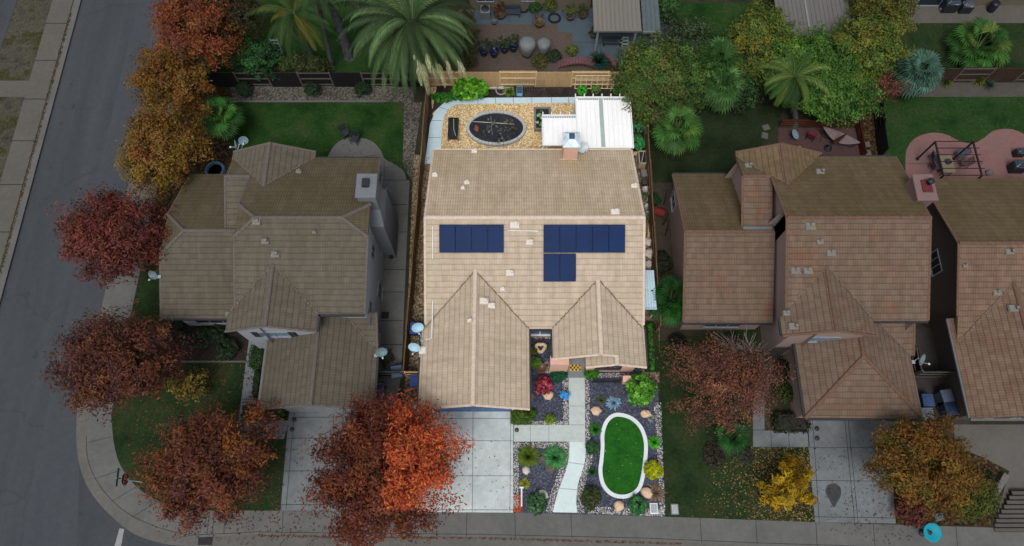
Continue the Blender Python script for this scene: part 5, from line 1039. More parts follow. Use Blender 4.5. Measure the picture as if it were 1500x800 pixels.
shrub('low greenery under the rust tree beside the left house front wall', 262, 476, .5, .7, ['#26331f', '#2c3a24'], 700, 113)
# right lots
a, b = P(1129, 606), P(1182, 634); hedge('clipped dark hedge beside the walk of the right-hand house', a.x, b.y, b.x, a.y, .7, ['#242c18', '#2c351d', '#1e2515'], 2200, 114)
shrub('small clipped green shrub by the right-hand house garage', 1148, 575, .7, .9, ['#33421a', '#3c4c1f', '#2a3816'], 1500, 115)
shrub('black-green shrub under the half-bare tree at the right-hand house', 1152, 542, .7, .8, ['#161c14', '#1c2419'], 1100, 116)
shrub('dark shrub below the front wall of the right-hand house, left one', 992, 500, .6, .8, ['#171f15', '#1e281b'], 900, 117)
shrub('grey tuft shrub beside the small fan palm on the right front lawn', 1092, 668, .62, .5, ['#3c3f34', '#4a4a3e', '#33382c'], 900, 118, leaf=(.16, .04))
shrub('brownish low shrub ring left of the small fan palm', 1046, 668, .8, .4, ['#3c3530', '#463c36', '#2f2e22'], 900, 119, leaf=(.16, .05))
spiky('yellowish young plant on the right gravel strip, left one', 1384, 122, .45, .6, ['#4a5a22', '#5a6426'], 120, 120)
spiky('yellowish young plant on the right gravel strip, middle one', 1431, 120, .5, .8, ['#5a6222', '#6a6a28'], 140, 121)
spiky('grey-green young plant on the right gravel strip, right one', 1447, 126, .45, .5, ['#3a4c3a', '#465a46'], 120, 122)
shrub('dark shrub in the dirt strip between middle lot and right-hand house', 970, 385, .8, .9, ['#1c2417', '#242c1c', '#2c3322'], 1500, 123)
shrub('low green weeds by the fence near the red barrel', 958, 292, .5, .5, ['#1f3a1a', '#284520'], 700, 124)
# rear patio planting
shrub('yellow-green bush above the pink brick arch', 838, 74, .5, .8, ['#4c5a1e', '#5a6624'], 700, 125); shrub('olive bush behind the back fence left of the pink arch', 790, 90, .7, .7, ['#454c20', '#525826'], 900, 126)
shrub('dark leafy plant behind the back fence beside the pink brick arch', 812, 82, .6, .7, ['#24331f', '#2c3c26'], 800, 127); spiky('dark blue-green strappy plant right of the pink brick arch', 876, 92, .7, .7, ['#1f3a33', '#27463c'], 260, 128, w=.05)
shrub('green shrub against the beige rear wall', 784, 10, .6, .9, ['#24441c', '#2c4f22'], 900, 129); shrub('tall grassy shrub against the beige rear wall right of the green one', 806, 8, .6, 1.3, ['#45501f', '#505a26'], 900, 130)
shrub('pale potted-looking shrub low behind the date palm', 690, 90, .6, .5, ['#3c4420', '#464c26'], 600, 131)
# grass tufts of the left verge are part of the lawn: fallen leaves and pebbles are loose stuff
def scatter(name, poly, n, size, pal, seed, z=.03, g=1., dens=None, label=None):
    rs = np.random.RandomState(seed); xs = [p[0] for p in poly]; ys = [p[1] for p in poly]; pts = []
    def inside(x, y):
        r = False; j = len(poly)-1
        for i in range(len(poly)):
            if (poly[i][1] > y) != (poly[j][1] > y) and x < (poly[j][0]-poly[i][0])*(y-poly[i][1])/(poly[j][1]-poly[i][1])+poly[i][0]: r = not r
            j = i
        return r
    tries = 0
    while len(pts) < n and tries < n*30:
        tries += 1; x, y = rs.uniform(min(xs), max(xs)), rs.uniform(min(ys), max(ys))
        if inside(x, y) and (dens is None or rs.uniform() < dens(x, y)): pts.append((x, y))
    p = np.array([(x, y, z+rs.uniform(0, .02)) for x, y in pts]); m = len(p)
    an = rs.uniform(0, 6.283, m); t = np.stack([np.cos(an), np.sin(an), rs.uniform(-.3, .3, m)], 1); b = np.stack([-np.sin(an), np.cos(an), rs.uniform(-.3, .3, m)], 1)
    s = rs.uniform(.6, 1.3, m)[:, None]*size; V = np.stack([p-t*s*.5, p+b*s*.3, p+t*s*.5, p-b*s*.3], 1); V[:, :, 2] = np.maximum(V[:, :, 2], z-.004)
    pa = pal_(pal, g); C = pa[rs.randint(len(pa), size=m)]*rs.uniform(.7, 1.25, (m, 1))
    o = quads_obj(name, V, C); return tag(o, label, None, None, 'stuff')
cy = P(1155, 712)
scatter('fallen_leaves', pxs((1060, 655), (1185, 655), (1194, 765), (1000, 760)), 2600, .1, ['#7a6a3a', '#6a4a2c', '#8a7a4c', '#5c3c28'], 1, dens=lambda x, y: math.exp(-((x-cy.x)**2+(y-cy.y)**2)/9), g=1.1)
scatter('fallen_leaves', pxs((1186, 640), (1330, 640), (1440, 775), (1300, 800), (1190, 775)), 480, .09, ['#54342a', '#60402f', '#482e26'], 2, dens=lambda x, y: .15+.85*math.exp(-((x-21.5)**2+(y-1.8)**2)/7), g=1.1)
scatter('fallen_leaves', pxs((170, 500), (360, 500), (420, 660), (410, 790), (200, 740)), 1500, .12, ['#5a3a26', '#6a4628', '#4a2e24'], 3, dens=lambda x, y: .8, g=1.)
scatter('fallen_leaves', pxs((375, 787), (700, 790), (1000, 798), (1000, 796), (700, 787), (375, 783)), 700, .1, ['#6a4630', '#5a382a', '#6a4a34'], 4, z=-.12, g=1.)
scatter('fallen_leaves', [(-34.0, 38), (-33.8, 38), (-33.8, 14), (-34.0, 14)], 900, .12, ['#4a3c22', '#5a4826', '#3c3022'], 5, z=.0, g=1.)
scatter('fallen_leaves', pxs((620, 660), (752, 640), (752, 752), (610, 752)), 70, .09, ['#8a3a2a', '#a04a30', '#6a3024'], 6, g=1.)
scatter('fallen_leaves', pxs((430, 640), (600, 640), (600, 790), (430, 790)), 260, .12, ['#5a2a20', '#6a3424'], 7, g=1.)
scatter('fallen_leaves', pxs((345, 150), (600, 150), (598, 250), (350, 220)), 220, .1, ['#4a3c22', '#5a4826', '#3c3022'], 21, g=1.)
scatter('fallen_leaves', pxs((990, 5), (1135, 5), (1135, 98), (990, 98)), 120, .1, ['#4a4422', '#5a4e26'], 22, g=1.)
scatter('fallen_leaves', pxs((1300, 145), (1500, 145), (1500, 190), (1310, 215)), 110, .09, ['#4a4a30', '#5a5236'], 23, g=1.)
scatter('fallen_leaves', pxs((888, 620), (945, 620), (940, 725), (885, 720)), 18, .08, ['#9aa06a', '#a8a878', '#8a7a4a'], 8, z=.05, g=1.)
scatter('fallen_leaves', pxs((200, 740), (480, 748), (480, 800), (240, 795)), 160, .12, ['#5a2f24', '#4a2a22'], 9, g=1.)
def pebbles(band, n, seed, pal=('#bdbab8', '#d2d0ce', '#9c9690', '#84807e', '#a8a29c', '#dedcda', '#6c6a6e', '#5a5a64'), size=.07, g=.9, label=None):
    """band: list of (left,right) world xy pairs along the strip"""
    rs = np.random.RandomState(seed); Vs = []; Cs = []; pa = pal_(pal, g)
    seg = [(band[i], band[i+1]) for i in range(len(band)-1)]; ln = np.array([math.dist(a[0], b[0])+.01 for a, b in seg]); pr = ln/ln.sum()
    o8 = [(1, 0, 0), (0, 1, 0), (-1, 0, 0), (0, -1, 0)]
    for _ in range(n):
        a, b = seg[rs.choice(len(seg), p=pr)]; t_, u = rs.uniform(), rs.uniform(); l = np.array(a[0])*(1-t_)+np.array(b[0])*t_; r = np.array(a[1])*(1-t_)+np.array(b[1])*t_; q = l*(1-u)+r*u
        s = size*rs.uniform(.5, 1.25); an = rs.uniform(0, 6.28); c = pa[rs.randint(len(pa))]*rs.uniform(.8, 1.15)
        ring_ = [(q[0]+math.cos(an+k*math.pi/2)*s*(.5 if k % 2 else .7), q[1]+math.sin(an+k*math.pi/2)*s*(.5 if k % 2 else .7), .02) for k in range(4)]
        tp = [(q[0]+math.cos(an+k*math.pi/2)*s*(.26 if k % 2 else .36), q[1]+math.sin(an+k*math.pi/2)*s*(.26 if k % 2 else .36), .02+s*.45) for k in range(4)]
        Vs.append(tp); Cs.append(c)
        for k in range(4): Vs.append([ring_[k], ring_[(k+1) % 4], tp[(k+1) % 4], tp[k]]); Cs.append(c)
    o = quads_obj('border_pebbles', np.array(Vs), np.array(Cs), None, STONE); return tag(o, label, None, None, 'stuff')
def band_(pl, dx0, dx1): return [((x+dx0, y), (x+dx1, y)) for x, y in pl]
pebbles(band_(WL, -.42, -.02), 900, 1); pebbles(band_(WR, .02, .42), 900, 2)
pebbles([(XY(752.5, 648), XY(752.5, 656)), (XY(834, 648), XY(834, 656))], 700, 3); pebbles([(XY(753, 651), XY(760, 651)), (XY(752, 745), XY(759, 745))], 700, 4)
pebbles([(XY(778, 617), XY(778, 622)), (XY(833, 617), XY(833, 622))], 330, 5); pebbles([(XY(824, 552), XY(832, 552)), (XY(825, 620), XY(833, 620))], 480, 6)
pebbles([(XY(857, 553), XY(863, 553)), (XY(858, 650), XY(864, 650))], 520, 7); pebbles([(XY(876, 547), XY(876, 553)), (XY(922, 547), XY(922, 553))], 330, 8)
pebbles([(XY(958, 590), XY(968, 590)), (XY(965, 700), XY(972, 700)), (XY(966, 752), XY(974, 755))], 900, 9); pebbles([(XY(862, 742), XY(862, 752)), (XY(972, 746), XY(972, 756))], 750, 10)
pebbles([(XY(776, 489), XY(776, 496)), (XY(809, 489), XY(809, 496))], 240, 11); pebbles([(XY(797, 530), XY(806, 530)), (XY(795, 545), XY(806, 548))], 200, 12)
pebbles([(XY(753, 725), XY(762, 725)), (XY(752, 750), XY(765, 750))], 320, 13, ('#b8563a', '#c86a4a', '#a04630'))
pebbles([(XY(604, 230), XY(637, 230)), (XY(600, 400), XY(622, 400))], 700, 14, ('#b09a78', '#8f7a5c', '#a58c66', '#6e5e48'), .08)
# ------------------------------------------------------------------ garden things of the bright lot
def rock(label, px, py, r, mat, seed, flat=.6, cat='rock', name='rock', z=0., sx=1.2):
    p = P(px, py, z); mb = MB(); mb.blob((p.x, p.y, z+r*flat*.6), (r*sx, r, r*flat), seed, .35, 16, 10); return tag(mb.out(name, mat), label, cat)
RK = M('rock_tan', ['#b8987a', '#cdb296', '#a88a6c'], scale=4, fine=14, fine_amt=.25, bump=.4); RKP = M('rock_pale', ['#b5aba0', '#cbc3b8'], scale=4, fine=14, fine_amt=.2, bump=.4); RKD = M('rock_dark', ['#4a423c', '#6a5e54'], scale=4, fine=14, fine_amt=.3, bump=.4)
rock('tan rock at the foot of the crimson bush', 802.5, 579, .28, RK, 1); rock('tan rock on slate gravel left of the oval lawn top', 873, 602, .25, RK, 2); rock('pinkish rock under the laurel bush right of the oval lawn', 945.5, 606, .27, RK, 3)
rock('round pale rock below the olive strappy clump', 770.5, 689, .24, RKP, 4, sx=1); rock('round tan boulder at the bottom between two bushes', 906.5, 741, .3, RK, 5, sx=1); rock('flat pale rock behind the bottom green bush', 794, 726, .3, RKP, 6, .4)
rock('brown rock between the two strappy clumps', 795, 672, .2, RKD, 7); rock('dark flat rock below the fresh green strappy clump', 806, 687, .26, RKD, 8, .4); rock('brown rock beside the dry grass clump', 947, 722, .3, RK, 9); rock('grey rock right of the crimson bush base', 778, 580, .2, RKD, 10)
# stone ring sculpture in the recess
p = P(792, 510, .15); mb = MB(); R3 = Matrix.Rotation(math.radians(55), 3, 'X'); vs = []; fs = []
for i in range(22):
    a = 2*math.pi*i/22; k = 1+.18*math.sin(3*a)
    for j in range(8):
        b = 2*math.pi*j/8; r = .27*k+.11*math.cos(b); vs.append(R3 @ Vector((r*math.cos(a), r*math.sin(a)*1.15, .11*math.sin(b)))+Vector((p.x, p.y, .28)))
for i in range(22):
    for j in range(8): fs.append((i*8+j, ((i+1) % 22)*8+j, ((i+1) % 22)*8+(j+1) % 8, i*8+(j+1) % 8))
mb.mesh(vs, fs, 0, True); tag(mb.out('stone_sculpture', M('sculpture_stone', ['#c2ab84', '#d6c29c', '#a58c68'], scale=5, fine=14, fine_amt=.3, bump=.5)), 'holed tan stone sculpture in the dark entry recess', 'sculpture')
def pot(label, px, py, r, h, mat, z=0., name='flower_pot', cat='pot', plant=None, n=260, seed=0, ph=.6, group=None, soil=True):
    p = P(px, py, z); t = thing(name, label, cat, (p.x, p.y, z), group); mb = MB()
    mb.lathe([(r*.68, 0), (r*.9, h*.5), (r, h*.92), (r*1.08, h*.93), (r*1.08, h), (r*.92, h), (r*.9, h*.9)], (p.x, p.y, z), 20); mb.out('vessel', mat, t)
    mb = MB(); mb.lathe([(0, h*.88), (r*.9, h*.885)], (p.x, p.y, z), 20); mb.out('soil', MATS['soil_dark'], t)
    if plant:
        V, C, _ = leaf_cloud((p.x, p.y, z+h+ph*.45), (r*1.5, r*1.5, ph*.5), n, plant, leaf=(.17, .07), K=26, seed=seed, g=1.0, zlo=-.4); quads_obj('plant', V, C, t)
    return t
pot('brown glazed pot in the entry recess below the olive shrub', 793, 541, .3, .35, MV('glaze_brown', '#6b4a3c', .35)); pot('small bright blue pot on the pebbles left of the front walk', 827, 580.5, .2, .22, MV('glaze_blue', '#2f8fd0', .3), plant=['#3f9ad8', '#5aaee6'], n=180, ph=.2, seed=4)
t = thing('doormat', 'yellow and black checked doormat at the porch end of the walk', 'doormat', P(842.5, 538.5, .02)); c = P(842.5, 538.8)
mb = MB(); mb.rbox((c.x, c.y, .035), (.72, .42, .03), 0, .008)
for i in range(6):
    for j in range(3):
        if (i+j) % 2: mb.box(c.x-.34+i*.114, c.y-.19+j*.127, .051, c.x-.34+i*.114+.112, c.y-.19+j*.127+.125, .0545, 1)
mb.out('mat', [MV('mat_yellow', '#c9a24a', .9), MV('mat_black', '#3a3428', .9)], t)
p = P(764, 712); t = thing('garden_stake', 'slim white rod standing on the slate gravel beside the driveway', 'stake', (p.x, p.y, 0)); q = P(764, 742); q2 = P(764, 713)
mb = MB(); mb.rbox((q2.x, (q.y+q2.y)/2, .07), (.09, q2.y-q.y, .1), 0, .02); mb.rbox((q2.x, q2.y-.05, .1), (.26, .1, .14), 0, .02); mb.out('rod', WHITEP, t)
def vault(label, px, py, mat):
    p = P(px, py); t = thing('utility_box', label, 'utility box', (p.x, p.y, 0)); mb = MB()
    mb.rbox((p.x, p.y, .05), (.46, .62, .1), 0, .02); mb.out('collar', mat, t); mb = MB(); mb.rbox((p.x, p.y, .106), (.36, .5, .02), 0, .006); mb.rbox((p.x, p.y+.17, .118), (.1, .04, .012), 0, .004); mb.out('lid', M('vault_lid', ['#8f9496', '#a0a5a6'], fine_amt=.15), t)
vault('pale utility box lid at the bottom right corner of the bright lot', 957.5, 745, WHITEP); vault('grey utility box lid on the dark lawn beside the bright lot corner', 988, 746, MV('vault_grey', '#6a6c6c', .8))
def cover(label, px, py, r, mat=None):
    p = P(px, py, .02); mb = MB(); mb.lathe([(r*1.25, 0), (r*1.25, .025), (r, .03), (r*.96, .045), (0, .05)], (p.x, p.y, .012), 20); return tag(mb.out('drain_cover', mat or MV('cover_dark', '#2c2c2c', .8)), label, 'drain cover')
cover('dark round cleanout cover on the cross walk by the hedge block', 757, 630, .11, MV('cover_mid', '#4a4646', .8)); cover('dark round cover on the left driveway, nearer the garage', 431, 615, .11); cover('dark round cover on the left driveway, farther from the garage', 428, 629, .11)
cover('dark round cover on the right driveway, nearer the garage', 1196.5, 628, .12); cover('dark round cover on the right driveway, farther from the garage', 1197, 642, .12)
# oval raised bed
cx, cy_ = P(727, 190).x, P(727, 190).y; rx = (P(770.5, 190).x-P(683.5, 190).x)/2; ry = (P(727, 165).y-P(727, 215.5).y)/2
el = [(cx+rx*math.cos(2*math.pi*i/48), cy_+ry*math.sin(2*math.pi*i/48)) for i in range(48)]; eli = [(cx+(rx-.2)*math.cos(2*math.pi*i/48), cy_+(ry-.2)*math.sin(2*math.pi*i/48)) for i in range(48)]
t = thing('raised_bed', 'oval stone-edged garden bed of black soil on tan gravel', 'garden bed', (cx, cy_, 0))
BST = M('bed_stone', ['#97999a', '#aeb0b0', '#868889'], scale=4, fine=10, fine_amt=.2)
mb = MB()
for i in range(48):
    f0, f1 = i+.04, i+.96
    e = lambda q, s: (cx+(rx-s)*math.cos(2*math.pi*q/48), cy_+(ry-s)*math.sin(2*math.pi*q/48))
    mb.prism([e(f0, 0), e(f1, 0), e(f1, .2), e(f0, .2)], 0, .3+random.uniform(-.01, .01))
mb.out('edging', BST, t)
mb = MB(); mb.face([(*q, .2) for q in eli]); mb.out('soil', SOILB, t)
mb = MB(); a, b = P(692, 178, .22), P(754, 182, .22); mb.tube([a, b], .035, 6); mb.tube([P(719, 170, .22), P(721, 198, .22)], .012, 4); mb.out('irrigation_pipe', MV('pipe_pale', '#a8a49c', .6), t)
rock('reddish brown log on the soil of the oval bed', 698, 189, .3, M('log_red', ['#6a3a34', '#7d4a42', '#55302c'], scale=4, fine=12, fine_amt=.3), 11, .5, 'log', 'log', .2, .6)
def sprigs(label, px, py, r, n, pal, seed, z=.2):
    p = P(px, py, z); V, C, _ = leaf_cloud((p.x, p.y, z+.12), (r, r, .15), n, pal, leaf=(.2, .05), K=20, seed=seed, g=1.0); o = quads_obj('seedling', V, C); return tag(o, label, 'plant')
sprigs('thin pale seedlings in the middle of the oval bed', 722, 190, .9, 130, ['#7a8074', '#6a7466', '#8a8a80'], 1); sprigs('brownish seedlings at the right side of the oval bed', 748, 182, .6, 90, ['#6a6a5a', '#7a7264'], 2); sprigs('grey weeds at the lower right of the oval bed', 740, 200, .7, 90, ['#5a6058', '#6e726a'], 3)
# black trough
p = P(664.5, 193); t = thing('planter_trough', 'narrow black planter trough on legs beside the oval bed', 'planter', (p.x, p.y, 0)); BLK = MV('trough_black', '#191a1c', .5)
w, l = .66, 1.55; mb = MB()
for x in (-w/2, w/2): mb.rbox((p.x+x, p.y, .42), (.05, l, .36), 0, .01)
for y in (-l/2, l/2): mb.rbox((p.x, p.y+y, .42), (w, .05, .36), 0, .01)
mb.box(p.x-w/2, p.y-l/2, .26, p.x+w/2, p.y+l/2, .3); mb.out('trough', BLK, t)
mb = MB(); mb.box(p.x-w/2+.03, p.y-l/2+.03, .3, p.x+w/2-.03, p.y+l/2-.03, .5); mb.out('soil', SOILB, t)
for sx in (-1, 1):
    for sy in (-1, 1): mb = MB(); mb.rbox((p.x+sx*(w/2+.02), p.y+sy*(l/2+.02), .3), (.07, .07, .62), 0, .01); mb.out('leg', MV('leg_grey', '#77706a', .6), t)
mb = MB(); mb.tube([(p.x+.02, p.y+l/2-.05, .55), (p.x+.05, p.y-.1, .56), (p.x+.2, p.y-l/2+.1, .55)], .022, 5); mb.out('drip_hose', MATS['pipe_pale'], t)
# square planter
a, b = P(782, 160), P(807, 193); t = thing('planter_box', 'square grey-framed planter bed half under the patio cover', 'planter', ((a.x+b.x)/2, (a.y+b.y)/2, 0)); GRW = MV('grey_timber', '#6d6a6c', .8)
mb = MB(); mb.box(a.x, b.y, 0, b.x, b.y+.14, .28); mb.box(a.x, a.y-.14, 0, b.x, a.y, .28); mb.box(a.x, b.y+.142, 0, a.x+.14, a.y-.142, .278); mb.box(b.x-.14, b.y+.142, 0, b.x, a.y-.142, .278); mb.out('frame', GRW, t)
mb = MB(); mb.face([(a.x+.1, b.y+.1, .2), (b.x-.1, b.y+.1, .2), (b.x-.1, a.y-.1, .2), (a.x+.1, a.y-.1, .2)]); mb.out('soil', MATS['soil_dark'], t)
V, C, _ = leaf_cloud(((a.x+b.x)/2-.1, (a.y+b.y)/2, .35), (.4, .6, .2), 260, ['#3f8a3a', '#4f9a48', '#9ab09a'], leaf=(.15, .08), K=25, seed=7, g=1.4); quads_obj('plant', V, C, t)
# round ring planter, blue bin box, stone edging
p = P(734, 134.5); mb = MB()
for i in range(26):
    q0, q1 = 2*math.pi*i/26, 2*math.pi*(i+1)/26
    mb.tube([(p.x+.36*math.cos(q0), p.y+.36*math.sin(q0), .18), (p.x+.36*math.cos(q1), p.y+.36*math.sin(q1), .18)], .06, 6)
tag(mb.out('planter_ring', MV('ring_grey', '#8f8a82', .8)), 'pale round planter ring in the rear bed beside the blue crate', 'planter')
p = P(761, 135); t = thing('plastic_crate', 'light blue plastic crate in the rear bed by the tan fence', 'crate', (p.x, p.y, 0)); BC = MV('crate_blue', '#6fa3c0', .5); mb = MB()
mb.rbox((p.x, p.y, .03), (.4, .72, .05), 0, .01)
for x in (-.2, .2): mb.rbox((p.x+x, p.y, .2), (.03, .72, .36), 0, .01)
for y in (-.36, .36): mb.rbox((p.x, p.y+y, .2), (.4, .03, .36), 0, .01)
mb.out('shell', BC, t); mb = MB(); mb.box(p.x-.18, p.y-.2, .05, p.x+.18, p.y+.3, .25); mb.out('soil', MV('crate_fill', '#3a4a55', .8), t)
a, b = P(711, 130), P(752, 130); mb = MB(); mb.box(a.x, a.y-.06, .012, b.x, a.y+.06, .14); tag(mb.out('bed_edging', MV('edging_pale', '#b5b0a6', .8)), 'pale edging board behind the ring planter in the rear bed', 'edging')
# trellis leaning on the back fence
a = P(838, 127, .1); z0, z1 = .35, 1.55; x0, x1 = P(843, 118, 1).x, P(907, 118, 1).x; t = thing('trellis', 'cream lattice trellis leaning on the tan back fence', 'trellis', ((x0+x1)/2, YF-.2, 0)); mb = MB()
for i in range(9): x = x0+(x1-x0)*i/8; mb.bar((x, YF-.38, z0), (x, YF-.16, z1), .05, .025)
for j in range(4): f = j/3; mb.bar((x0-.02, YF-.38+.22*f-.03, z0+(z1-z0)*f), (x1+.02, YF-.38+.22*f-.03, z0+(z1-z0)*f), .05, .025)
mb.out('lattice', MV('trellis_cream', '#cdbb98', .7), t); mb = MB(); mb.bar((x0+.4, YF-.42, 0), (x0+.4, YF-.36, z0+.2), .05); mb.bar((x1-.5, YF-.42, 0), (x1-.5, YF-.36, z0+.2), .05); mb.out('stake', WOODP, t)
for i, (xx, yy) in enumerate(((768, 116), (792, 114))): pass
x0, x1 = P(757, 120).x, P(797, 120).x
t = thing('wire_trellis', 'thin wire trellis in front of the tan back fence by the blue crate', 'trellis', ((x0+x1)/2, YF-.35, 0)); mb = MB()
for i in range(12): x = x0+(x1-x0)*i/11; mb.tube([(x, YF-.3, .0), (x, YF-.3, 1.25)], .01, 4)
for z in (.4, .8, 1.25): mb.tube([(x0, YF-.3, z), (x1, YF-.3, z)], .012, 4)
mb.out('wire_grid', MV('wire_rust', '#8a7a60', .6), t)
# white patio cover, ridged aluminium
t = thing('patio_cover', 'white ridged metal patio cover at the back of the middle house', 'patio cover', (5.2, 26.2, 0)); PW = M('patio_white', ['#e3e3e2', '#eeeeec'], scale=.8, fine=5, fine_amt=.05, rough=.4, spec=.4, stretch=(3, .3, 1))
def ribs(x0, x1, y0, y1, z0, z1, mat, rib=.33, name='roof_panel'):
    mb = MB(); n = max(1, round((x1-x0)/rib)); dx = (x1-x0)/n
    for i in range(n):
        a = x0+i*dx
        prof = [(a, 0), (a+dx*.10, .0), (a+dx*.14, -.045), (a+dx*.95, -.045), (a+dx, 0)]
        for (xa, ha), (xb, hb) in zip(prof[:-1], prof[1:]): mb.face([(xa, y0, z0+ha), (xb, y0, z0+hb), (xb, y1, z1+hb), (xa, y1, z1+ha)])
    return mb
ribs(4.38, 5.94, 24.42, 28.4, 2.86, 2.70, PW).out('roof_panel', PW, t); ribs(6.20, 8.02, 24.42, 28.4, 2.86, 2.70, PW).out('roof_panel', PW, t); ribs(2.08, 4.36, 24.62, 26.95, 2.85, 2.74, PW).out('roof_panel', PW, t)
mb = MB(); mb.face([(5.95, 24.5, 2.84), (6.19, 24.5, 2.84), (6.19, 28.4, 2.68), (5.95, 28.4, 2.68)]); mb.out('skylight_strip', M('skylight', ['#93a19a', '#a3b0a9'], fine_amt=.06, rough=.2, spec=.5), t)
GL = MV('gap_dark', '#8a8f92', .6)
for q in ((4.34, 28.42, 2.56, 8.06, 28.52, 2.74), (2.05, 26.97, 2.6, 4.36, 27.06, 2.77), (4.33, 24.38, 2.84, 8.07, 24.45, 2.92), (2.04, 24.58, 2.84, 4.33, 24.65, 2.91), (4.31, 24.46, 2.66, 4.37, 28.41, 2.9), (8.03, 24.46, 2.66, 8.09, 28.41, 2.9), (2.02, 24.66, 2.7, 2.07, 26.96, 2.9)): mb = MB(); mb.box(*q); mb.out('beam', WHITEP, t)
for i in range(7): x = 4.37+i*.61; mb = MB(); mb.rbox((x, 26.7, 2.5), (.07, 4.3, .13), 0, .01, 1., 0, ('X', -.04)); mb.rbox((x, 28.68, 2.56), (.07, .34, .13), 0, .015); mb.out('rafter', WHITEP, t)
for i in range(4): x = 2.1+i*.6; mb = MB(); mb.rbox((x, 27.2, 2.6), (.07, .32, .12), 0, .015); mb.out('rafter', WHITEP, t)
for i in range(2):
    mb = MB(); x0, x1 = ((4.5, 5.9), (6.25, 7.95))[i]
    n = 10
    for j in range(n): mb.rbox((x0+(x1-x0)*(j+.5)/n, 28.3, 2.735), ((x1-x0)/n*.75, .1, .02), 0, .005)
    mb.out('vent_slot', GL, t)
mb = MB()
for j in range(14): mb.rbox((2.15+j*.16, 26.85, 2.765), (.12, .09, .02), 0, .005)
mb.out('vent_slot', GL, t)
for x, y in ((4.4, 28.45), (8.0, 28.45), (6.2, 28.45), (2.1, 27.0)): mb = MB(); mb.rbox((x, y, 1.28), (.1, .1, 2.58), 0, .01); mb.out('post', WHITEP, t)
p = P(788, 214); mb = MB(); mb.tube([(2.0, 24.5, 2.6), (1.75, 24.7, 2.2), (1.55, 24.9, 1.2), (1.5, 24.95, .05)], .09, 8); tag(mb.out('downpipe', WHITEP), 'pale bent duct beside the left end of the white patio cover', 'pipe')
# satellite dishes
DISH = M('dish_grey', ['#8fb4c4', '#a2c4d2'], fine_amt=.06, rough=.4); DISHD = M('dish_dim', ['#5d7078', '#68797f'], fine_amt=.06, rough=.4)
def dish(label, px, py, z, r, az, el, mat, mast=None, group=None):
    """az: compass the dish faces (rad, 0 = east), el: how far it looks up"""
    c = P(px, py, z); b = Vector(mast) if mast else Vector((c.x, c.y, 0)); t = thing('satellite_dish', label, 'satellite dish', tuple(b), group)
    n = Vector((math.cos(az)*math.cos(el), math.sin(az)*math.cos(el), math.sin(el))); R = n.to_track_quat('Z', 'Y').to_matrix()
    prof = [(0, -.16*r/.4), (r*.5, -.12*r/.4), (r*.85, -.045*r/.4), (r, 0), (r*1.03, .012), (r*1.0, .02), (r*.84, -.03*r/.4), (r*.5, -.105*r/.4), (0, -.14*r/.4)]
    mb = MB(); mb.lathe(prof, c, 28, 0, 1., .86, R); mb.out('reflector', mat, t)
    low = R @ Vector((0, -r*.86, 0)); low = low if low.z < 0 else -low
    f = c+n*r*.95+low*.75; mb = MB(); mb.bar(c+low*.98, f, .045, .03); mb.out('feed_arm', MV('arm_grey', '#8e9496', .5), t)
    mb = MB(); mb.rbox(tuple(f), (.12, .09, .1), az, .02); mb.out('receiver', MV('lnb_pale', '#b5babb', .5), t)
    mb = MB(); bk = c-n*r*.4; mb.tube([bk, bk-n*.12], .05, 8); mb.tube([bk-n*.1, (bk-n*.1).lerp(b, .35)+Vector((0, 0, -.05)), b], .03, 7); mb.rbox(tuple(b), (.2, .2, .04), 0, .01); mb.out('mast', MATS['arm_grey'], t)
SE = math.radians(-75)
dish('round pale grey satellite dish fixed to the right side of the middle chimney', 854, 216, 3.8, .38, math.radians(-60), 1.0, MV('dish_white', '#b4bcc0', .4), (4.24, 23.5, 3.4))
dish('pale blue satellite dish on the left eave of the middle house, upper one', 612, 480, 3.3, .36, SE, .75, DISH, (-5.35, 11.2, 3.0), 'dishes on the middle house eave'); dish('pale blue satellite dish on the left eave of the middle house, lower one', 607, 509, 3.3, .36, math.radians(-100), .7, DISH, (-5.4, 10.3, 2.95), 'dishes on the middle house eave')
dish('satellite dish on the east edge of the left house garage roof', 559, 516, 3.2, .34, SE, .8, DISHD, (-8.05, 10.3, 2.95)); dish('tilted satellite dish behind the left house, left of the pair', 345, 212, 4.6, .32, math.radians(200), .35, DISHD, (-17.3, 22.3, 5.15)); dish('round satellite dish behind the left house, right of the pair', 356.5, 206, 4.9, .3, SE, .9, DISHD, (-16.9, 22.6, 5.35))
dish('satellite dish on the outer eave of the left house low wing', 224, 403, 3.3, .32, math.radians(-110), .8, DISHD, (-21.2, 14.9, 3.95)); dish('satellite dish on the garage roof of the right-hand house above the black fence', 1351, 527, 3.2, .36, math.radians(-40), .7, MV('dish_mid', '#616a6e', .4), (23.65, 9.9, 2.98))
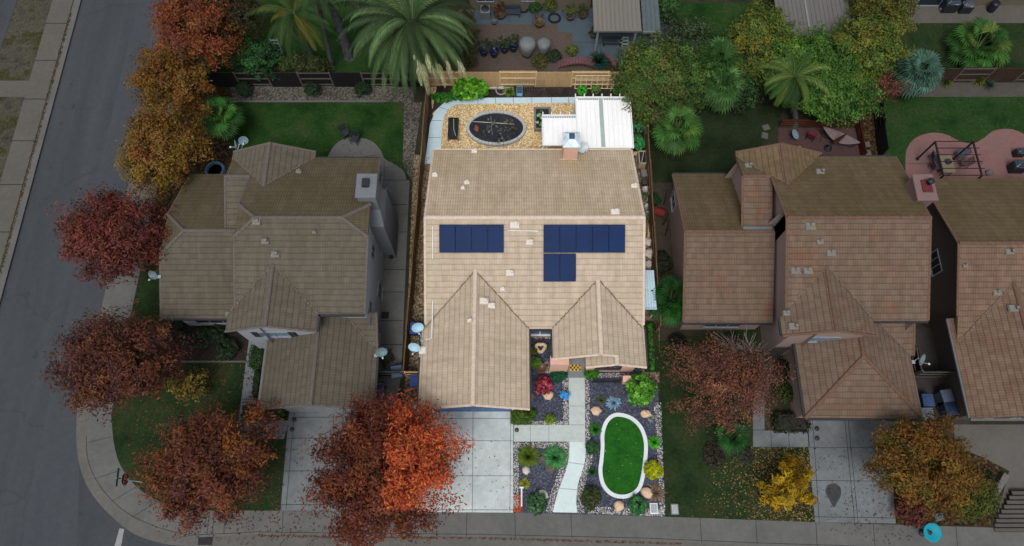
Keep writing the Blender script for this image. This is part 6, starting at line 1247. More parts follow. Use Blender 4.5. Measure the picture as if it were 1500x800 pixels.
# wheelie bins
def bin_(label, px, py, mat, rz=0., h=1.05, group='wheelie bins', lidmat=None):
    p = P(px, py, .5); t = thing('wheelie_bin', label, 'wheelie bin', (p.x, p.y, 0), group); R = Matrix.Rotation(rz, 3, 'Z'); o = Vector((p.x, p.y, 0))
    mb = MB(); w0_, w1 = .23, .31; vs = []
    for z, s in ((.08, w0_), (h*.9, w1), (h*.9, w1+.03), (h*.95, w1+.03)):
        for x, y in ((-1, -1.1), (1, -1.1), (1, 1.1), (-1, 1.1)): vs.append(o+R @ Vector((x*s, y*s, z)))
    fs = [(3, 2, 1, 0), (12, 13, 14, 15)]
    for r in range(3):
        for k_ in range(4): fs.append((r*4+k_, r*4+(k_+1) % 4, r*4+4+(k_+1) % 4, r*4+4+k_))
    mb.mesh(vs, fs); mb.out('body', mat, t)
    c = o+Vector((0, 0, h*.98)); mb = MB(); mb.rbox(tuple(c), (.7, .76, .07), rz, .03); mb.rbox(tuple(c+Vector((0, 0, .05))), (.5, .52, .05), rz, .03, .8); mb.out('lid', lidmat or mat, t)
    mb = MB(); mb.tube([o+R @ Vector((-.25, .42, h*.9)), o+R @ Vector((.25, .42, h*.9))], .025, 6); mb.out('handle', SHUT, t)
    for s in (-1, 1): mb = MB(); mb.lathe([(0, -.03), (.1, -.03), (.1, .03), (0, .03)], o+R @ Vector((s*.27, .26, .1)), 14, R=R @ Matrix.Rotation(math.pi/2, 3, 'Y')); mb.out('wheel', SHUT, t)
BD = MV('bin_navy', '#1d2c48', .5); BG = MV('bin_slate', '#46566a', .5); BGR = MV('bin_grey', '#4c5664', .5); BB = MV('bin_blue', '#2c4a8a', .5)
bin_('dark navy wheelie bin in the left house side yard beside the red tree', 557, 573, BD, .1); bin_('blue-grey wheelie bin by the gate between left side yard and middle lot', 583, 547, BG, .15); bin_('dark blue wheelie bin between left fence and middle garage', 610, 484, MV('bin_deep', '#1f3566', .5), 0, lidmat=BB); bin_('bright blue wheelie bin beside the middle garage wall', 610, 560, BB, .05)
bin_('grey wheelie bin between the right-hand houses, upper one', 1381, 582, BGR, .12); bin_('navy wheelie bin between the right-hand houses, lower one', 1386, 601, BD, .1); bin_('blue recycling bin next to the hipped garage of the right-hand house', 1356, 587, MV('bin_mid', '#2c4468', .5), 0, .8); bin_('pale grey bin at the front corner of the hipped garage', 1357, 607, MV('bin_pale', '#5c6874', .5), 0, .7)
# stop sign with street name blade
c = P(183, 702, 2.1); t = thing('stop_sign', 'red octagonal stop sign with a teal street name blade on the corner pavement', 'stop sign', (c.x-.05, c.y, 0))
mb = MB(); mb.tube([(c.x-.05, c.y, 0), (c.x-.05, c.y, 2.95)], .035, 8); mb.out('post', MATS['arm_grey'], t)
def octa(r, x0, x1, m): 
    mb = MB(); vs = [(x, c.y+r*math.cos(math.pi/8+i*math.pi/4), 2.1+r*math.sin(math.pi/8+i*math.pi/4)) for x in (x0, x1) for i in range(8)]
    mb.mesh(vs, [tuple(reversed(range(8))), tuple(range(8, 16))]+[(i, (i+1) % 8, 8+(i+1) % 8, 8+i) for i in range(8)]); return mb
pl = octa(.4, c.x-.01, c.x+.005, 0).out('border', MV('sign_white', '#8a8a8a', .5), t); pr = octa(.375, c.x+.0055, c.x+.012, 0).out('plate', MV('sign_red', '#6a1220', .5), t)
cu = bpy.data.curves.new('stop_text', 'FONT'); cu.body = 'STOP'; cu.align_x = 'CENTER'; cu.align_y = 'CENTER'; cu.size = .34; cu.extrude = .003
to = bpy.data.objects.new('tmp', cu); COL.objects.link(to); me = bpy.data.meshes.new_from_object(to.evaluated_get(bpy.context.evaluated_depsgraph_get())); bpy.data.objects.remove(to)
Rm = Matrix(((0, 0, 1), (1, 0, 0), (0, 1, 0))).to_4x4(); me.transform(Matrix.Translation((.067, 0, 2.1)) @ Rm)
lt = finish('lettering', me, MV('sign_letter', '#b0b0b0', .5), t, None)
c2 = Vector((c.x-.05, c.y+.05, 2.8)); mb = MB(); mb.rbox((c2.x+.0, c2.y, 2.85), (.03, 1.0, .2), math.radians(4), .008); mb.out('name_blade', MV('sign_teal', '#1f5a5e', .5), t)
# storm drain and turquoise dish
p = P(301, 792, -.14); t = thing('storm_drain', 'black iron storm drain grate in the gutter at the corner', 'storm drain', (p.x, p.y, -.14)); IRON = MV('iron_dark', '#141416', .6)
mb = MB(); mb.box(p.x-.42, p.y-.24, -.142, p.x+.42, p.y+.22, -.13)
for i in range(9): mb.box(p.x-.4+i*.093, p.y-.22, -.129, p.x-.4+i*.093+.04, p.y+.2, -.115)
mb.out('grate', IRON, t)
c = P(1366, 780, 1.1); t = thing('birdbath', 'bright turquoise round bowl on a thin stand at the bottom right sidewalk', 'birdbath', (c.x, c.y, 0)); TQ = M('turquoise', ['#0c7f8f', '#128a9a'], fine_amt=.06, rough=.5)
mb = MB(); mb.lathe([(.1, -.1), (.3, -.06), (.5, .02), (.53, .03), (.5, .035), (.3, -.03), (0, -.05)], c, 30, R=Matrix.Rotation(.12, 3, 'X')); mb.out('bowl', TQ, t)
mb = MB(); mb.tube([(c.x, c.y, 0), (c.x, c.y, 1.02)], .04, 8); mb.lathe([(.22, 0), (.2, .05), (.05, .1)], (c.x, c.y, 0), 16); mb.out('stand', SHUT, t)
mb = MB(); mb.blob((c.x-.12, c.y-.02, 1.1), (.1, .13, .05), 3, .4, 10, 6); mb.blob((c.x-.2, c.y+.1, 1.1), (.07, .06, .05), 5, .4, 10, 6); mb.out('dead_leaves', SHUT, t)
p = P(1372, 757); t = thing('garden_box', 'small grey meter box on the ground beside the turquoise bowl', 'box', (p.x, p.y, 0)); mb = MB(); mb.rbox((p.x, p.y, .15), (.5, .45, .3), .1, .03); mb.rbox((p.x, p.y, .32), (.42, .38, .05), .1, .02); mb.lathe([(.12, .34), (.12, .42), (.0, .44)], (p.x, p.y, 0), 14); mb.out('shell', MV('box_grey', '#55585c', .6), t)
# steps and low wall at the right edge
t = thing('front_steps', 'wide low concrete steps with dark gaps at the bottom right edge', 'steps', P(1490, 745)); SM = M('step_concrete', ['#4a4642', '#54504b'], fine_amt=.12)
for i in range(9):
    ya = P(1470, 719+i*6.7).y; yb = P(1470, 719+(i+1)*6.7).y; xl = P(1476-3.3*i if i < 7 else 1455, 720+i*6.7).x
    mb = MB(); mb.rbox(((xl+40)/2, (ya+yb)/2-.01, .05+.035*(8-i)), (40-xl, abs(ya-yb)-.07, .1), 0, .012); mb.out('tread', SM, t)
    mb = MB(); mb.box(xl+.05, yb, .0, 39.9, ya, .045+.035*(8-i)); mb.out('riser', MV('step_gap', '#1c1a18', .9), t)
a, b = P(1476, 695, .5), P(1446, 742, .3); mb = MB(); d = (Vector((b.x, b.y, 0))-Vector((a.x, a.y, 0))); mb.bar((a.x, a.y, .2), (b.x, b.y, .2), .34, .5); tag(mb.out('garden_wall', M('low_wall', ['#5c5854', '#6a6662'], fine_amt=.12)), 'low slanting white garden wall beside the right edge steps', 'wall')
shrub('dark green bush in the planter above the low slanting wall', 1440, 708, .9, .7, ['#16261a', '#1e3322', '#27401f'], 1800, 140)
# things in neighbours' yards
def chair(label, px, py, rz, mat, group=None):
    p = P(px, py); t = thing('garden_chair', label, 'chair', (p.x, p.y, 0), group); R = Matrix.Rotation(rz, 3, 'Z'); o = Vector((p.x, p.y, 0)); W = lambda x, y, z: o+R @ Vector((x, y, z))
    mb = MB(); mb.rbox(W(0, 0, .42), (.52, .5, .05), rz, .02); mb.out('seat', mat, t)
    mb = MB()
    for i in range(5): mb.bar(W(-.22+i*.11, .25, .44), W(-.22+i*.11, .36, .95), .07, .02)
    mb.bar(W(-.26, .36, .95), W(.26, .36, .95), .05); mb.out('backrest', mat, t)
    for x in (-.23, .23):
        for y in (-.22, .22): mb = MB(); mb.tube([W(x, y, .42), W(x*1.1, y*1.15, 0)], .022, 6); mb.out('leg', SHUT, t)
    for x in (-.28, .28): mb = MB(); mb.bar(W(x, -.2, .63), W(x, .3, .66), .05, .03); mb.bar(W(x, -.2, .63), W(x, -.22, .42), .03); mb.out('armrest', mat, t)
CHD = MV('chair_dark', '#23272e', .6)
chair('dark patio chair at the lawn edge of the left patio, left one', 507, 199, .6, CHD, 'dark chairs on the left patio'); chair('dark patio chair at the lawn edge of the left patio, right one', 521, 208, -.3, CHD, 'dark chairs on the left patio')
p = P(313, 247, .5); t = thing('kiddie_pool', 'round pale blue inflatable pool behind the left house low wing', 'pool', (p.x, p.y, 0)); mb = MB()
for z, r in ((.12, .62), (.3, .6)):
    for i in range(28):
        q0, q1 = 2*math.pi*i/28, 2*math.pi*(i+1)/28; mb.tube([(p.x+r*math.cos(q0), p.y+r*math.sin(q0), z), (p.x+r*math.cos(q1), p.y+r*math.sin(q1), z)], .1, 8)
mb.out('ring', M('pool_blue', ['#3f5f74', '#58788a', '#2f4f66'], scale=6, fine=9, fine_amt=.3), t); mb = MB(); mb.lathe([(0, .1), (.6, .1)], (p.x, p.y, 0), 24); mb.out('water', MV('pool_water', '#3a5568', .1, .5), t)
p = P(574, 374, .3); t = thing('hose_reel', 'black hose reel on the left house side yard concrete', 'hose reel', (p.x, p.y, 0)); mb = MB()
for k_ in range(3):
    for i in range(20):
        q0, q1 = 2*math.pi*i/20, 2*math.pi*(i+1)/20; r = .2+.0*k_; mb.tube([(p.x-.1+k_*.08, p.y+r*math.cos(q0), .32+r*math.sin(q0)), (p.x-.1+k_*.08, p.y+r*math.cos(q1), .32+r*math.sin(q1))], .05, 6)
mb.out('hose', SHUT, t); mb = MB(); mb.rbox((p.x, p.y, .32), (.3, .1, .1), 0, .02); mb.bar((p.x-.15, p.y-.2, .02), (p.x-.15, p.y, .34), .04); mb.bar((p.x+.15, p.y-.2, .02), (p.x+.15, p.y, .34), .04); mb.out('stand', MV('reel_grey', '#6a6e72', .6), t)
p = P(564, 462); mb = MB(); mb.rbox((p.x, p.y, .018), (.5, .45, .012), 0, .004)
for i in range(3): mb.box(p.x-.2+i*.14, p.y-.18, .024, p.x-.2+i*.14+.1, p.y+.18, .03)
tag(mb.out('drain_grate', IRON), 'square dark drain grate in the left house side yard', 'drain cover')
p = P(570, 524, .4); t = pot('low dark planter with weeds at the gate of the left side yard', 568, 526, .35, .3, MV('planter_dark', '#33332f', .8), plant=['#26301c', '#333a22'], n=160, seed=3)
# deck: hammock, umbrella, chairs
a, b = P(1206, 186, 1.0), P(1260, 209, .9); t = thing('hammock', 'pale striped hammock on a dark stand across the red deck', 'hammock', ((a.x+b.x)/2, (a.y+b.y)/2, 0)); mb = MB(); d = (b-a); q = Vector((-d.y, d.x, 0)).normalized()
for i in range(12):
    f0, f1 = i/12, (i+1)/12; w = lambda f: .04+.42*math.sin(math.pi*f); s_ = lambda f: -.35*math.sin(math.pi*f)
    p0, p1 = a+d*f0+Vector((0, 0, s_(f0))), a+d*f1+Vector((0, 0, s_(f1))); mb.face([p0-q*w(f0), p1-q*w(f1), p1+q*w(f1), p0+q*w(f0)]); 
mb.out('sling', M('hammock_cloth', ['#6a5a5a', '#7a6a68'], fine_amt=.12), t); mb = MB()
for e in (a, b):
    s_ = 1 if e is a else -1
    mb.tube([e, e+d*.12*s_+Vector((0, 0, -.95))], .03, 6); mb.bar(e+d*.12*s_+q*.5+Vector((0, 0, -.96)), e+d*.12*s_-q*.5+Vector((0, 0, -.96)), .06)
mb.bar(Vector((a.x, a.y, .05))+d*.12, Vector((b.x, b.y, .05))-d*.12, .06); mb.out('stand', CHD, t)
c = P(1213, 217, .06); tp = P(1240, 196, 1.6); t = thing('patio_umbrella', 'closed maroon patio umbrella tilted over its black base on the red deck', 'umbrella', (c.x, c.y, 0)); mb = MB(); mb.lathe([(.28, 0), (.28, .08), (.08, .12), (.05, .35)], (c.x, c.y, 0), 20); mb.out('base', SHUT, t)
mb = MB(); mb.tube([(c.x, c.y, .1), tuple(tp)], .022, 7); mb.out('pole', SHUT, t); mb = MB(); c0 = Vector((c.x, c.y, .1)); mb.tube([c0.lerp(tp, .38), c0.lerp(tp, .5), c0.lerp(tp, .8), tp], [.17, .15, .1, .03], 9); mb.out('canopy', M('canopy_maroon', ['#36161c', '#422026'], fine_amt=.2), t)
p = P(1164, 197, .5); t = thing('folding_chair', 'pale blue round-backed chair at the left end of the red deck', 'chair', (p.x, p.y, 0)); mb = MB(); mb.lathe([(0, 0), (.3, .06), (.36, .12), (.34, .13), (0, .03)], (p.x, p.y, .42), 20, 0, .9, 1.1, Matrix.Rotation(.5, 3, 'Y')); mb.out('seat', MV('chair_blue', '#6f8796', .5), t)
for i in range(4): mb = MB(); q = i*1.57+.78; mb.tube([(p.x+.2*math.cos(q), p.y+.2*math.sin(q), .45), (p.x+.3*math.cos(q), p.y+.3*math.sin(q), 0)], .018, 5); mb.out('leg', SHUT, t)
chair('red-seated chair in the middle of the red deck', 1186, 203, 2.6, MV('chair_red', '#5c1c28', .6))
# pergola with table on the pink patio
T_ = [P(1370, 208, 2.3), P(1425, 206, 2.3), P(1442, 259, 2.35), P(1386, 257, 2.35)]; t = thing('pergola', 'open dark metal pergola frame over the pink patio table', 'pergola', (sum(p.x for p in T_)/4, sum(p.y for p in T_)/4, 0)); PM = M('pergola_brown', ['#231a1c', '#2b2022'], fine_amt=.1)
x0, x1 = T_[0].x, T_[1].x; y1, y0 = T_[0].y, T_[3].y
for x in (x0, x1): mb = MB(); mb.bar((x, y0, 2.3), (x, y1, 2.3), .09, .1); mb.out('beam', PM, t)
for i in range(6): y = y1+(y0-y1)*i/5; mb = MB(); mb.bar((x0-.1, y, 2.37), (x1+.25, y, 2.37), .045, .05); mb.out('cross_bar', PM, t)
for x, y in ((x0, y1), (x1, y1), (x0, y0), (x1, y0)): mb = MB(); mb.bar((x, y, 0), (x, y, 2.26), .09); mb.rbox((x, y, .03), (.22, .22, .05), 0, .01); mb.out('post', PM, t)
a, b = P(1375, 226, .72), P(1400, 253, .72); t = thing('patio_table', 'cream patio table under the pergola on the pink patio', 'table', ((a.x+b.x)/2, (a.y+b.y)/2, 0)); mb = MB(); mb.rbox(((a.x+b.x)/2, (a.y+b.y)/2, .72), (b.x-a.x, a.y-b.y, .05), 0, .02); mb.out('tabletop', M('table_cream', ['#6d6450', '#786f5a'], fine_amt=.1), t)
for x in (a.x+.12, b.x-.12):
    for y in (b.y+.12, a.y-.12): mb = MB(); mb.tube([(x, y, .7), (x, y, 0)], .03, 6); mb.out('leg', SHUT, t)
p = P(1388, 238, .75); mb = MB(); mb.lathe([(.1, 0), (.2, .08), (.22, .16), (.19, .16), (.0, .05)], (p.x, p.y, .745), 18); tag(mb.out('bowl', SHUT), 'dark bowl on the cream patio table', 'bowl')
chair('dark chair with a cushion at the upper left of the cream patio table', 1365, 235, 1.57, CHD); chair('dark purple chair at the lower left of the cream patio table', 1366, 248, 1.7, MV('chair_plum', '#3a2c3c', .6)); chair('blue-grey chair at the upper right of the cream patio table', 1403, 230, -1.4, MV('chair_slate', '#3f4c5c', .6)); chair('brown chair at the lower right of the cream patio table', 1408, 243, -1.6, MV('chair_brown', '#4a3438', .6))
def grill(label, px, py, s=1., mat=None, rz=0.):
    p = P(px, py, .5); t = thing('grill', label, 'grill', (p.x, p.y, 0)); mb = MB(); mb.rbox((p.x, p.y, .42*s), (1.0*s, .62*s, .8*s), rz, .04); mb.out('cabinet', SHUT, t); mb = MB(); mb.rbox((p.x, p.y, .95*s), (.98*s, .6*s, .26*s), rz, .1, .82); mb.out('hood', mat or MV('grill_slate', '#2c3542', .4), t)
    mb = MB(); mb.tube([(p.x-.35*s, p.y-.34*s, .93*s), (p.x+.35*s, p.y-.34*s, .93*s)], .02, 6); mb.out('handle', MATS['steel'], t)
grill('covered black grill box on the pink patio at the right edge, lower one', 1492, 244, 1.); grill('small dark covered box on the pink patio at the right edge, upper one', 1496, 222, .7)
p = P(1448, 254, .1); rock('pale stone lump at the foot of the pergola', 1448, 254, .22, M('rock_grey', ['#4f4d4a', '#5d5a57'], fine_amt=.2), 20)
grill('large dark blue covered grill on the top right terrace', 1392, 8, 1.1); grill('grey stainless grill beside the covered one on the top right terrace', 1416, 10, .9, MV('grill_steel', '#454c54', .35)); 
p = P(1455, 10, .4); mb = MB(); mb.lathe([(.24, 0), (.3, .06), (.3, .8), (.26, .86), (0, .88)], (p.x, p.y, 0), 20); tag(mb.out('barrel', MV('barrel_black', '#1b222b', .4)), 'black round barrel on the top right terrace', 'barrel')
p = P(1379, 14, .2); rock('pale gas bottle-like lump left of the terrace grills', 1379, 15, .2, MATS['vault_grey'], 21, 1.1, 'bottle', 'gas_bottle', 0, 1.)
# dirt strip: barrel, planks
p = P(965, 310, .3); t = thing('barrel', 'red barrel lying in the dirt strip beside the right-hand house', 'barrel', (p.x, p.y, 0)); mb = MB(); mb.lathe([(0, -.45), (.26, -.44), (.29, -.3), (.29, .3), (.26, .44), (0, .45)], (p.x, p.y, .29), 22, R=Matrix.Rotation(1.2, 3, 'Z') @ Matrix.Rotation(math.pi/2, 3, 'X') @ Matrix.Rotation(.0, 3, 'Y')); mb.out('shell', M('barrel_red', ['#5c1f1c', '#6a2723'], fine_amt=.15), t)
for i, (x0, y0, x1, y1, l) in enumerate(((972, 300, 976, 278, 'upper'), (970, 330, 980, 312, 'middle'), (974, 345, 980, 322, 'lower'))):
    a, b = P(x0, y0, .05), P(x1, y1, .05); mb = MB(); mb.tube([a, a.lerp(b, .5)+Vector((.06, 0, .05)), b], [.05, .06, .03], 6); tag(mb.out('branch', BARKD), 'dark fallen branch in the dirt strip by the red barrel, %s one' % l, 'branch')
# east side clutter of the middle lot
p = P(940.5, 233, .3); t = thing('planter_box', 'rectangular pale-rimmed planter box by the right fence below the patio cover', 'planter', (p.x, p.y, 0)); mb = MB(); w, l = .5, .95
for x in (-w/2, w/2): mb.rbox((p.x+x, p.y, .3), (.07, l, .6), 0, .01)
for y in (-l/2, l/2): mb.rbox((p.x, p.y+y, .3), (w, .07, .6), 0, .01)
mb.out('frame', MV('box_rim', '#a89a80', .8), t); mb = MB(); mb.box(p.x-w/2+.03, p.y-l/2+.03, 0, p.x+w/2-.03, p.y+l/2-.03, .5); mb.out('soil', SOILB, t); mb = MB(); mb.bar((p.x-.1, p.y-.4, .56), (p.x+.1, p.y+.42, .6), .04); mb.out('stick', MATS['pipe_pale'], t)
side_y = [('grey rectangular tub below the planter box by the right fence', 943, 255, .4, .5), ('small dark tub second below the planter box by the right fence', 944, 268, .36, .34)]
for i, (l, x, y, w, d_) in enumerate(side_y):
    p = P(x, y, .2); mb = MB(); mb.rbox((p.x, p.y, .2), (w, d_, .4), .1, .03, 1.1); mb.rbox((p.x, p.y, .41), (w*.8, d_*.8, .03), .1, .01); tag(mb.out('tub', MV('tub_%d' % i, ('#6f6c68', '#3c3a38')[i], .6)), l, 'tub')
for i, (x, y, l) in enumerate(((945, 280, 'topmost'), (947, 293, 'second from the top'), (948, 305, 'third from the top'), (949, 316, 'lowest'))): pot('pale grey round pot in the row by the right fence, ' + l, x, y, .22, .3, MV('pot_pale', '#b3b0ac', .7), group='pale pots along the right fence', plant=['#5a6a4a', '#6a7a5a'] if i % 2 else None, n=170, ph=.3, seed=i)
for i, (x, y, r, l) in enumerate(((949, 355, .3, 'upper'), (952, 372, .35, 'middle'), (950, 388, .28, 'lower'))): rock('pale rubble heap along the right side strip, ' + l, x, y, r, RKP, 30+i, .6, 'rubble', 'rubble')
p = P(950, 340, .1); mb = MB(); mb.bar((p.x-.1, p.y-.9, .06), (p.x+.15, p.y+.9, .1), .12, .05); tag(mb.out('plank', WOODP), 'tan plank lying along the right side strip', 'plank')
a, b = P(945, 402, 1.2), P(956, 459, 1.2); t = thing('lean_to_roof', 'pale blue translucent lean-to roof along the right wall of the middle house', 'canopy', ((a.x+b.x)/2, (a.y+b.y)/2, 0)); ribs(8.05, 8.98, b.y, a.y, 2.0, 2.0, None, .155).out('roof_panel', M('lean_blue', ['#a8c0cc', '#b8d0da'], fine_amt=.05, rough=.4), t)
for y in (b.y+.1, (a.y+b.y)/2, a.y-.1): mb = MB(); mb.bar((8.02, y, 1.92), (9.0, y, 1.92), .05, .07); mb.out('rafter', WHITEP, t); mb = MB(); mb.rbox((8.95, y, .94), (.06, .06, 1.88), 0, .01); mb.out('post', WHITEP, t)
# rear patio things
PB = MV('pot_blue', '#141f42', .3); 
for i, (x, y, l) in enumerate(((709, 82, 'leftmost'), (724, 84, 'second'), (739, 78, 'third'), (752, 76, 'rightmost'))): pot('dark blue glazed pot with a leafy shrub, %s of four on the rear patio' % l, x, y-2, .33, .65, PB, plant=['#2c3a26', '#36482c', '#404a34'], n=420, seed=20+i, ph=.95, group='blue pots on the rear patio')
FR = M('frost_cloth', ['#5a605f', '#666c6a', '#6c7270'], scale=2.5, fine=7, fine_amt=.15, rough=.7)
for i, (x, y, r, h, l) in enumerate(((772, 76, .62, 1.5, 'left larger one'), (796, 74, .5, 1.35, 'right smaller one'))):
    p = P(x, y, .3); mb = MB(); mb.lathe([(r*.62, 0), (r*.72, h*.25), (r*.86, h*.5), (r*1., h*.78), (r*.9, h*.95), (r*.45, h*1.03), (0, h*1.05)], (p.x, p.y, 0), 22); 
    mb.v = [(vx+.05*mnoise.noise(Vector((vx*3, vy*3, vz*2))), vy+.05*mnoise.noise(Vector((vy*3, vz*2, vx*3))), vz) for vx, vy, vz in mb.v]; tag(mb.out('plant_cover', FR), 'pale frost cloth wrapped round a plant on the rear patio, ' + l, 'plant cover')
pot('tan urn with dry twigs in the middle of the rear patio', 790, 38, .36, .5, MV('urn_tan', '#5a4a33', .7), plant=['#4a3c26', '#5a4a2c'], n=140, seed=30, ph=.7); pot('square-set brown pot with a yellow-green citrus bush', 835, 28, .34, .45, MV('pot_stone', '#4a4540', .8), plant=['#4a5420', '#5e6424', '#3c4a1e'], n=500, seed=31, ph=1.0); pot('brown pot with an olive bush beside the citrus pot', 853, 26, .3, .4, MV('pot_clay', '#4c382c', .8), plant=['#3c4420', '#484e26'], n=360, seed=32, ph=.8); pot('green-brown pot at the corner of the grey patio cover', 869, 54, .3, .45, MV('pot_olive', '#4a4c3c', .7), plant=['#2f3a26'], n=200, seed=33, ph=.3)
pot('clay pot with a rusty shrub by the beige rear wall', 733, 26, .34, .4, MATS['pot_clay'], plant=['#4a2f1e', '#5a3822'], n=380, seed=34, ph=.8); pot('dark round pot left of the rusty shrub', 724, 35, .22, .3, MV('pot_grey', '#4a4d50', .6))
p = P(711, 18, .4); t = thing('ac_unit', 'grey outdoor air conditioner unit at the beige rear wall', 'air conditioner', (p.x, p.y, 0)); mb = MB(); mb.rbox((p.x, p.y, .4), (.75, .75, .8), 0, .04); mb.out('cabinet', MV('ac_grey', '#5c6064', .5), t); mb = MB(); mb.lathe([(.3, 0), (.3, .03), (.1, .05), (0, .05)], (p.x, p.y, .8), 20); mb.out('fan_grille', SHUT, t)
p = P(750, 17, .4); t = thing('bench', 'dark blue-grey bench against the beige rear wall', 'bench', (p.x, p.y, 0)); BN = MV('bench_slate', '#27323c', .6); mb = MB()
for i in range(4): mb.rbox((p.x, p.y-.18+i*.12, .43), (1.3, .1, .04), 0, .01)
mb.out('seat', BN, t); mb = MB()
for i in range(3): mb.rbox((p.x, p.y+.27, .55+i*.13), (1.3, .03, .1), 0, .01)
mb.out('backrest', BN, t)
for x in (-.55, .55): mb = MB(); mb.rbox((p.x+x, p.y, .2), (.06, .5, .42), 0, .01); mb.out('leg', BN, t)
for nm_, x, y, r, l in (('tyre_ring', 812, 27, .42, 'black round ring planter lying on the rear patio slab'), ('hose_coil', 767, 14, .3, 'dark coiled hose by the beige rear wall')):
    p = P(x, y, .05); mb = MB()
    for i in range(24): q0, q1 = 2*math.pi*i/24, 2*math.pi*(i+1)/24; mb.tube([(p.x+r*math.cos(q0), p.y+r*math.sin(q0), .09), (p.x+r*math.cos(q1), p.y+r*math.sin(q1), .09)], .085, 8)
    tag(mb.out(nm_, MV('tyre_black', '#131315', .7)), l, 'ring' if nm_ == 'tyre_ring' else 'hose')
# pink brick arch and pond rim behind the fence
t = thing('brick_bridge', 'small arched pink brick garden bridge right behind the tan fence', 'garden bridge', P(848, 90)); PKB = M('pink_brick', ['#5a3f3f', '#664848', '#4c3636'], scale=5, fine=14, fine_amt=.25); mb = MB(); c = P(848, 96)
for i in range(14):
    f0, f1 = i/14, (i+1)/14; X = lambda f: c.x-1.6+3.0*f; Z = lambda f: .1+.55*math.sin(math.pi*f)
    mb.mesh([(X(f0)+.01, c.y-.3, Z(f0)), (X(f1)-.01, c.y-.3, Z(f1)), (X(f1)-.01, c.y+.3, Z(f1)), (X(f0)+.01, c.y+.3, Z(f0)), (X(f0)+.01, c.y-.3, Z(f0)-.12), (X(f1)-.01, c.y-.3, Z(f1)-.12), (X(f1)-.01, c.y+.3, Z(f1)-.12), (X(f0)+.01, c.y+.3, Z(f0)-.12)], [(0, 1, 2, 3), (7, 6, 5, 4), (0, 4, 5, 1), (1, 5, 6, 2), (2, 6, 7, 3), (3, 7, 4, 0)])
mb.out('deck', PKB, t); mb = MB()
for i in range(9): a_ = math.pi*i/9; b_ = math.pi*(i+1)/9; mb.bar((c.x+1.6-1.0*math.cos(a_), c.y-.2+1.0*math.sin(a_), .15), (c.x+1.6-1.0*math.cos(b_), c.y-.2+1.0*math.sin(b_), .15), .3, .3)
mb.out('pond_rim', PKB, t)
# patio covers of the rear neighbours
def rear_cover(label, q, z, mat, posts, seam=None, mat2=None):
    x0, y0 = XY(q[0], q[3], z); x1 = P(q[2], q[3], z).x; y1 = P(q[0], q[1], z).y+2.5
    t = thing('patio_cover', label, 'patio cover', ((x0+x1)/2, (y0+y1)/2, 0))
    if seam:
        xs = P(seam, q[3], z).x; ribs(x0, xs-.03, y0, y1, z, z+.15, mat, .3).out('roof_panel', mat, t); ribs(xs+.03, x1, y0, y1, z, z+.15, mat, .3).out('roof_panel', mat2 or mat, t)
        mb = MB(); mb.bar((xs, y0, z+.01), (xs, y1, z+.16), .12, .06); mb.out('ridge_strip', MV('strip_pale', '#7a7874', .6), t)
    else: ribs(x0, x1, y0, y1, z, z+.15, mat, .3).out('roof_panel', mat, t)
    mb = MB(); mb.box(x0-.03, y0-.1, z-.14, x1+.03, y0-.01, z+.03); mb.out('gutter', MV('cover_edge', '#6a6864', .6), t)
    for x in posts: mb = MB(); px_ = x0+(x1-x0)*x; mb.rbox((px_, y0+.15, z/2-.06), (.14, .14, z-.1), 0, .01); mb.out('post', MV('post_white', '#7a7a7a', .6), t)
    return x0, y0, x1
CVA = M('cover_beige', ['#69655e', '#716d66'], scale=.8, fine=5, fine_amt=.06, stretch=(3, .3, 1)); CVB = M('cover_bluegrey', ['#4a5458', '#545e62'], scale=1.5, fine=5, fine_amt=.15); CVC = M('cover_grey', ['#5d5b59', '#676563'], scale=.8, fine=5, fine_amt=.08, stretch=(3, .3, 1))
rear_cover('beige ribbed patio cover behind the back fence of the middle lot', (870, 0, 940, 44), 2.6, CVA, (.1, .9)); rear_cover('small blue-grey roof stained with rust next to the beige patio cover', (942, 0, 968, 46), 2.4, CVB, (.9,)); rear_cover('wide grey two-panel patio cover at the top right centre', (1142, 0, 1252, 51), 2.7, CVC, (.05, .95), 1187)
p = P(897, 58, .5); t = thing('swing_seat', 'dark padded garden seat under the beige patio cover edge', 'bench', (p.x, p.y, 0)); mb = MB(); mb.rbox((p.x, p.y, .42), (1.4, .6, .16), 0, .05); mb.out('seat', MV('seat_slate', '#20272e', .7), t); mb = MB(); mb.rbox((p.x, p.y+.33, .75), (1.4, .14, .55), 0, .05); mb.out('backrest', M('seat_grey', ['#3a454c', '#4c585e'], fine_amt=.2), t)
for x in (-.62, .62): mb = MB(); mb.rbox((p.x+x, p.y, .2), (.08, .55, .4), 0, .02); mb.out('leg', SHUT, t)
p = P(916, 60, .4); t = thing('step_ladder', 'short white step stool beside the padded seat', 'step stool', (p.x, p.y, 0)); mb = MB()
for i in range(3): mb.rbox((p.x, p.y+.12*i-.12, .2+.22*i), (.4, .14, .03), 0, .008)
mb.out('tread', FRW, t); mb = MB()
for x in (-.2, .2): mb.bar((p.x+x, p.y-.22, 0), (p.x+x, p.y+.14, .68), .04); mb.bar((p.x+x, p.y+.3, 0), (p.x+x, p.y+.14, .68), .03)
mb.out('frame', FRW, t)
# ladder leaning behind the black fence
a, b = P(414, 92, .1), P(408, 62, 1.6); t = thing('ladder', 'pale ladder leaning under the queen palm behind the black fence', 'ladder', (a.x, a.y, 0)); mb = MB()
for s in (-.26, .26): mb.bar((a.x+s, a.y, .05), (a.x+s-.1, a.y+.5, 2.2), .05)
for i in range(8): f = (i+.6)/8; mb.bar((a.x-.26-.1*f, a.y+.5*f, 2.15*f), (a.x+.26-.1*f, a.y+.5*f, 2.15*f), .07, .04)
mb.out('rails', MV('ladder_pale', '#7d8690', .5), t)
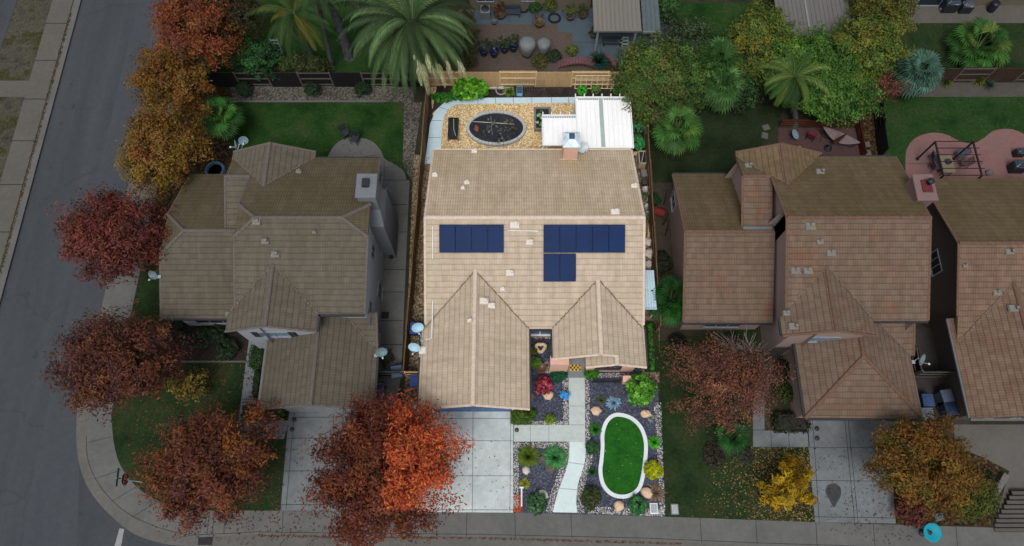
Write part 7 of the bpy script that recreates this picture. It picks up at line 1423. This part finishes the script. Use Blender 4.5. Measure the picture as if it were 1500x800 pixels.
# stepping stones
for i, (x, y, l) in enumerate(((1122, 187, 'upper'), (1120, 199, 'lower'))):
    p = P(x, y); mb = MB(); mb.rbox((p.x, p.y, .04), (.5, .45, .06), .3+i, .02); tag(mb.out('stepping_stone', MATS['rock_grey']), 'pale square stepping stone on the shaded lawn left of the deck, %s one' % l, 'stepping stone')
for i, (x, y, l) in enumerate(((1270, 212, 'upper'), (1271, 224, 'lower'))):
    p = P(x, y); mb = MB(); mb.rbox((p.x, p.y, .04), (.42, .42, .06), .05, .02); tag(mb.out('stepping_stone', MATS['rock_grey']), 'square stepping stone in the leaf litter right of the deck, %s one' % l, 'stepping stone')
# ------------------------------------------------------------------ camera, sky, sun
cam = bpy.data.cameras.new('camera'); co = bpy.data.objects.new('camera', cam); COL.objects.link(co)
co.location = (0, 0, HCAM); co.rotation_euler = (math.pi/2-PITCH, 0, 0); cam.sensor_width = 36; cam.lens = 36*FOC/1500; cam.clip_end = 2000; S.camera = co
W = bpy.data.worlds.new('World'); S.world = W; W.use_nodes = True; wt = W.node_tree; bg = wt.nodes['Background']
EL, RO = math.radians(62), math.radians(192)
sky = wt.nodes.new('ShaderNodeTexSky'); sky.sky_type = 'NISHITA'; sky.sun_disc = False; sky.sun_elevation = EL; sky.sun_rotation = RO; sky.dust_density = 3.
hs = wt.nodes.new('ShaderNodeHueSaturation'); hs.inputs['Saturation'].default_value = .35; wt.links.new(sky.outputs[0], hs.inputs['Color']); wt.links.new(hs.outputs[0], bg.inputs['Color']); bg.inputs['Strength'].default_value = .15
sl = bpy.data.lights.new('sun', 'SUN'); sl.energy = 1.75; sl.angle = math.radians(22); sl.color = (1., .985, .955); so = bpy.data.objects.new('sun', sl); COL.objects.link(so)
d = Vector((math.sin(RO)*math.cos(EL), math.cos(RO)*math.cos(EL), math.sin(EL))); so.rotation_euler = (-d).to_track_quat('-Z', 'Y').to_euler()
S.view_settings.view_transform = 'Standard'; S.view_settings.look = 'None'; S.view_settings.exposure = 0
S.render.engine = 'CYCLES'; S.cycles.max_bounces = 6
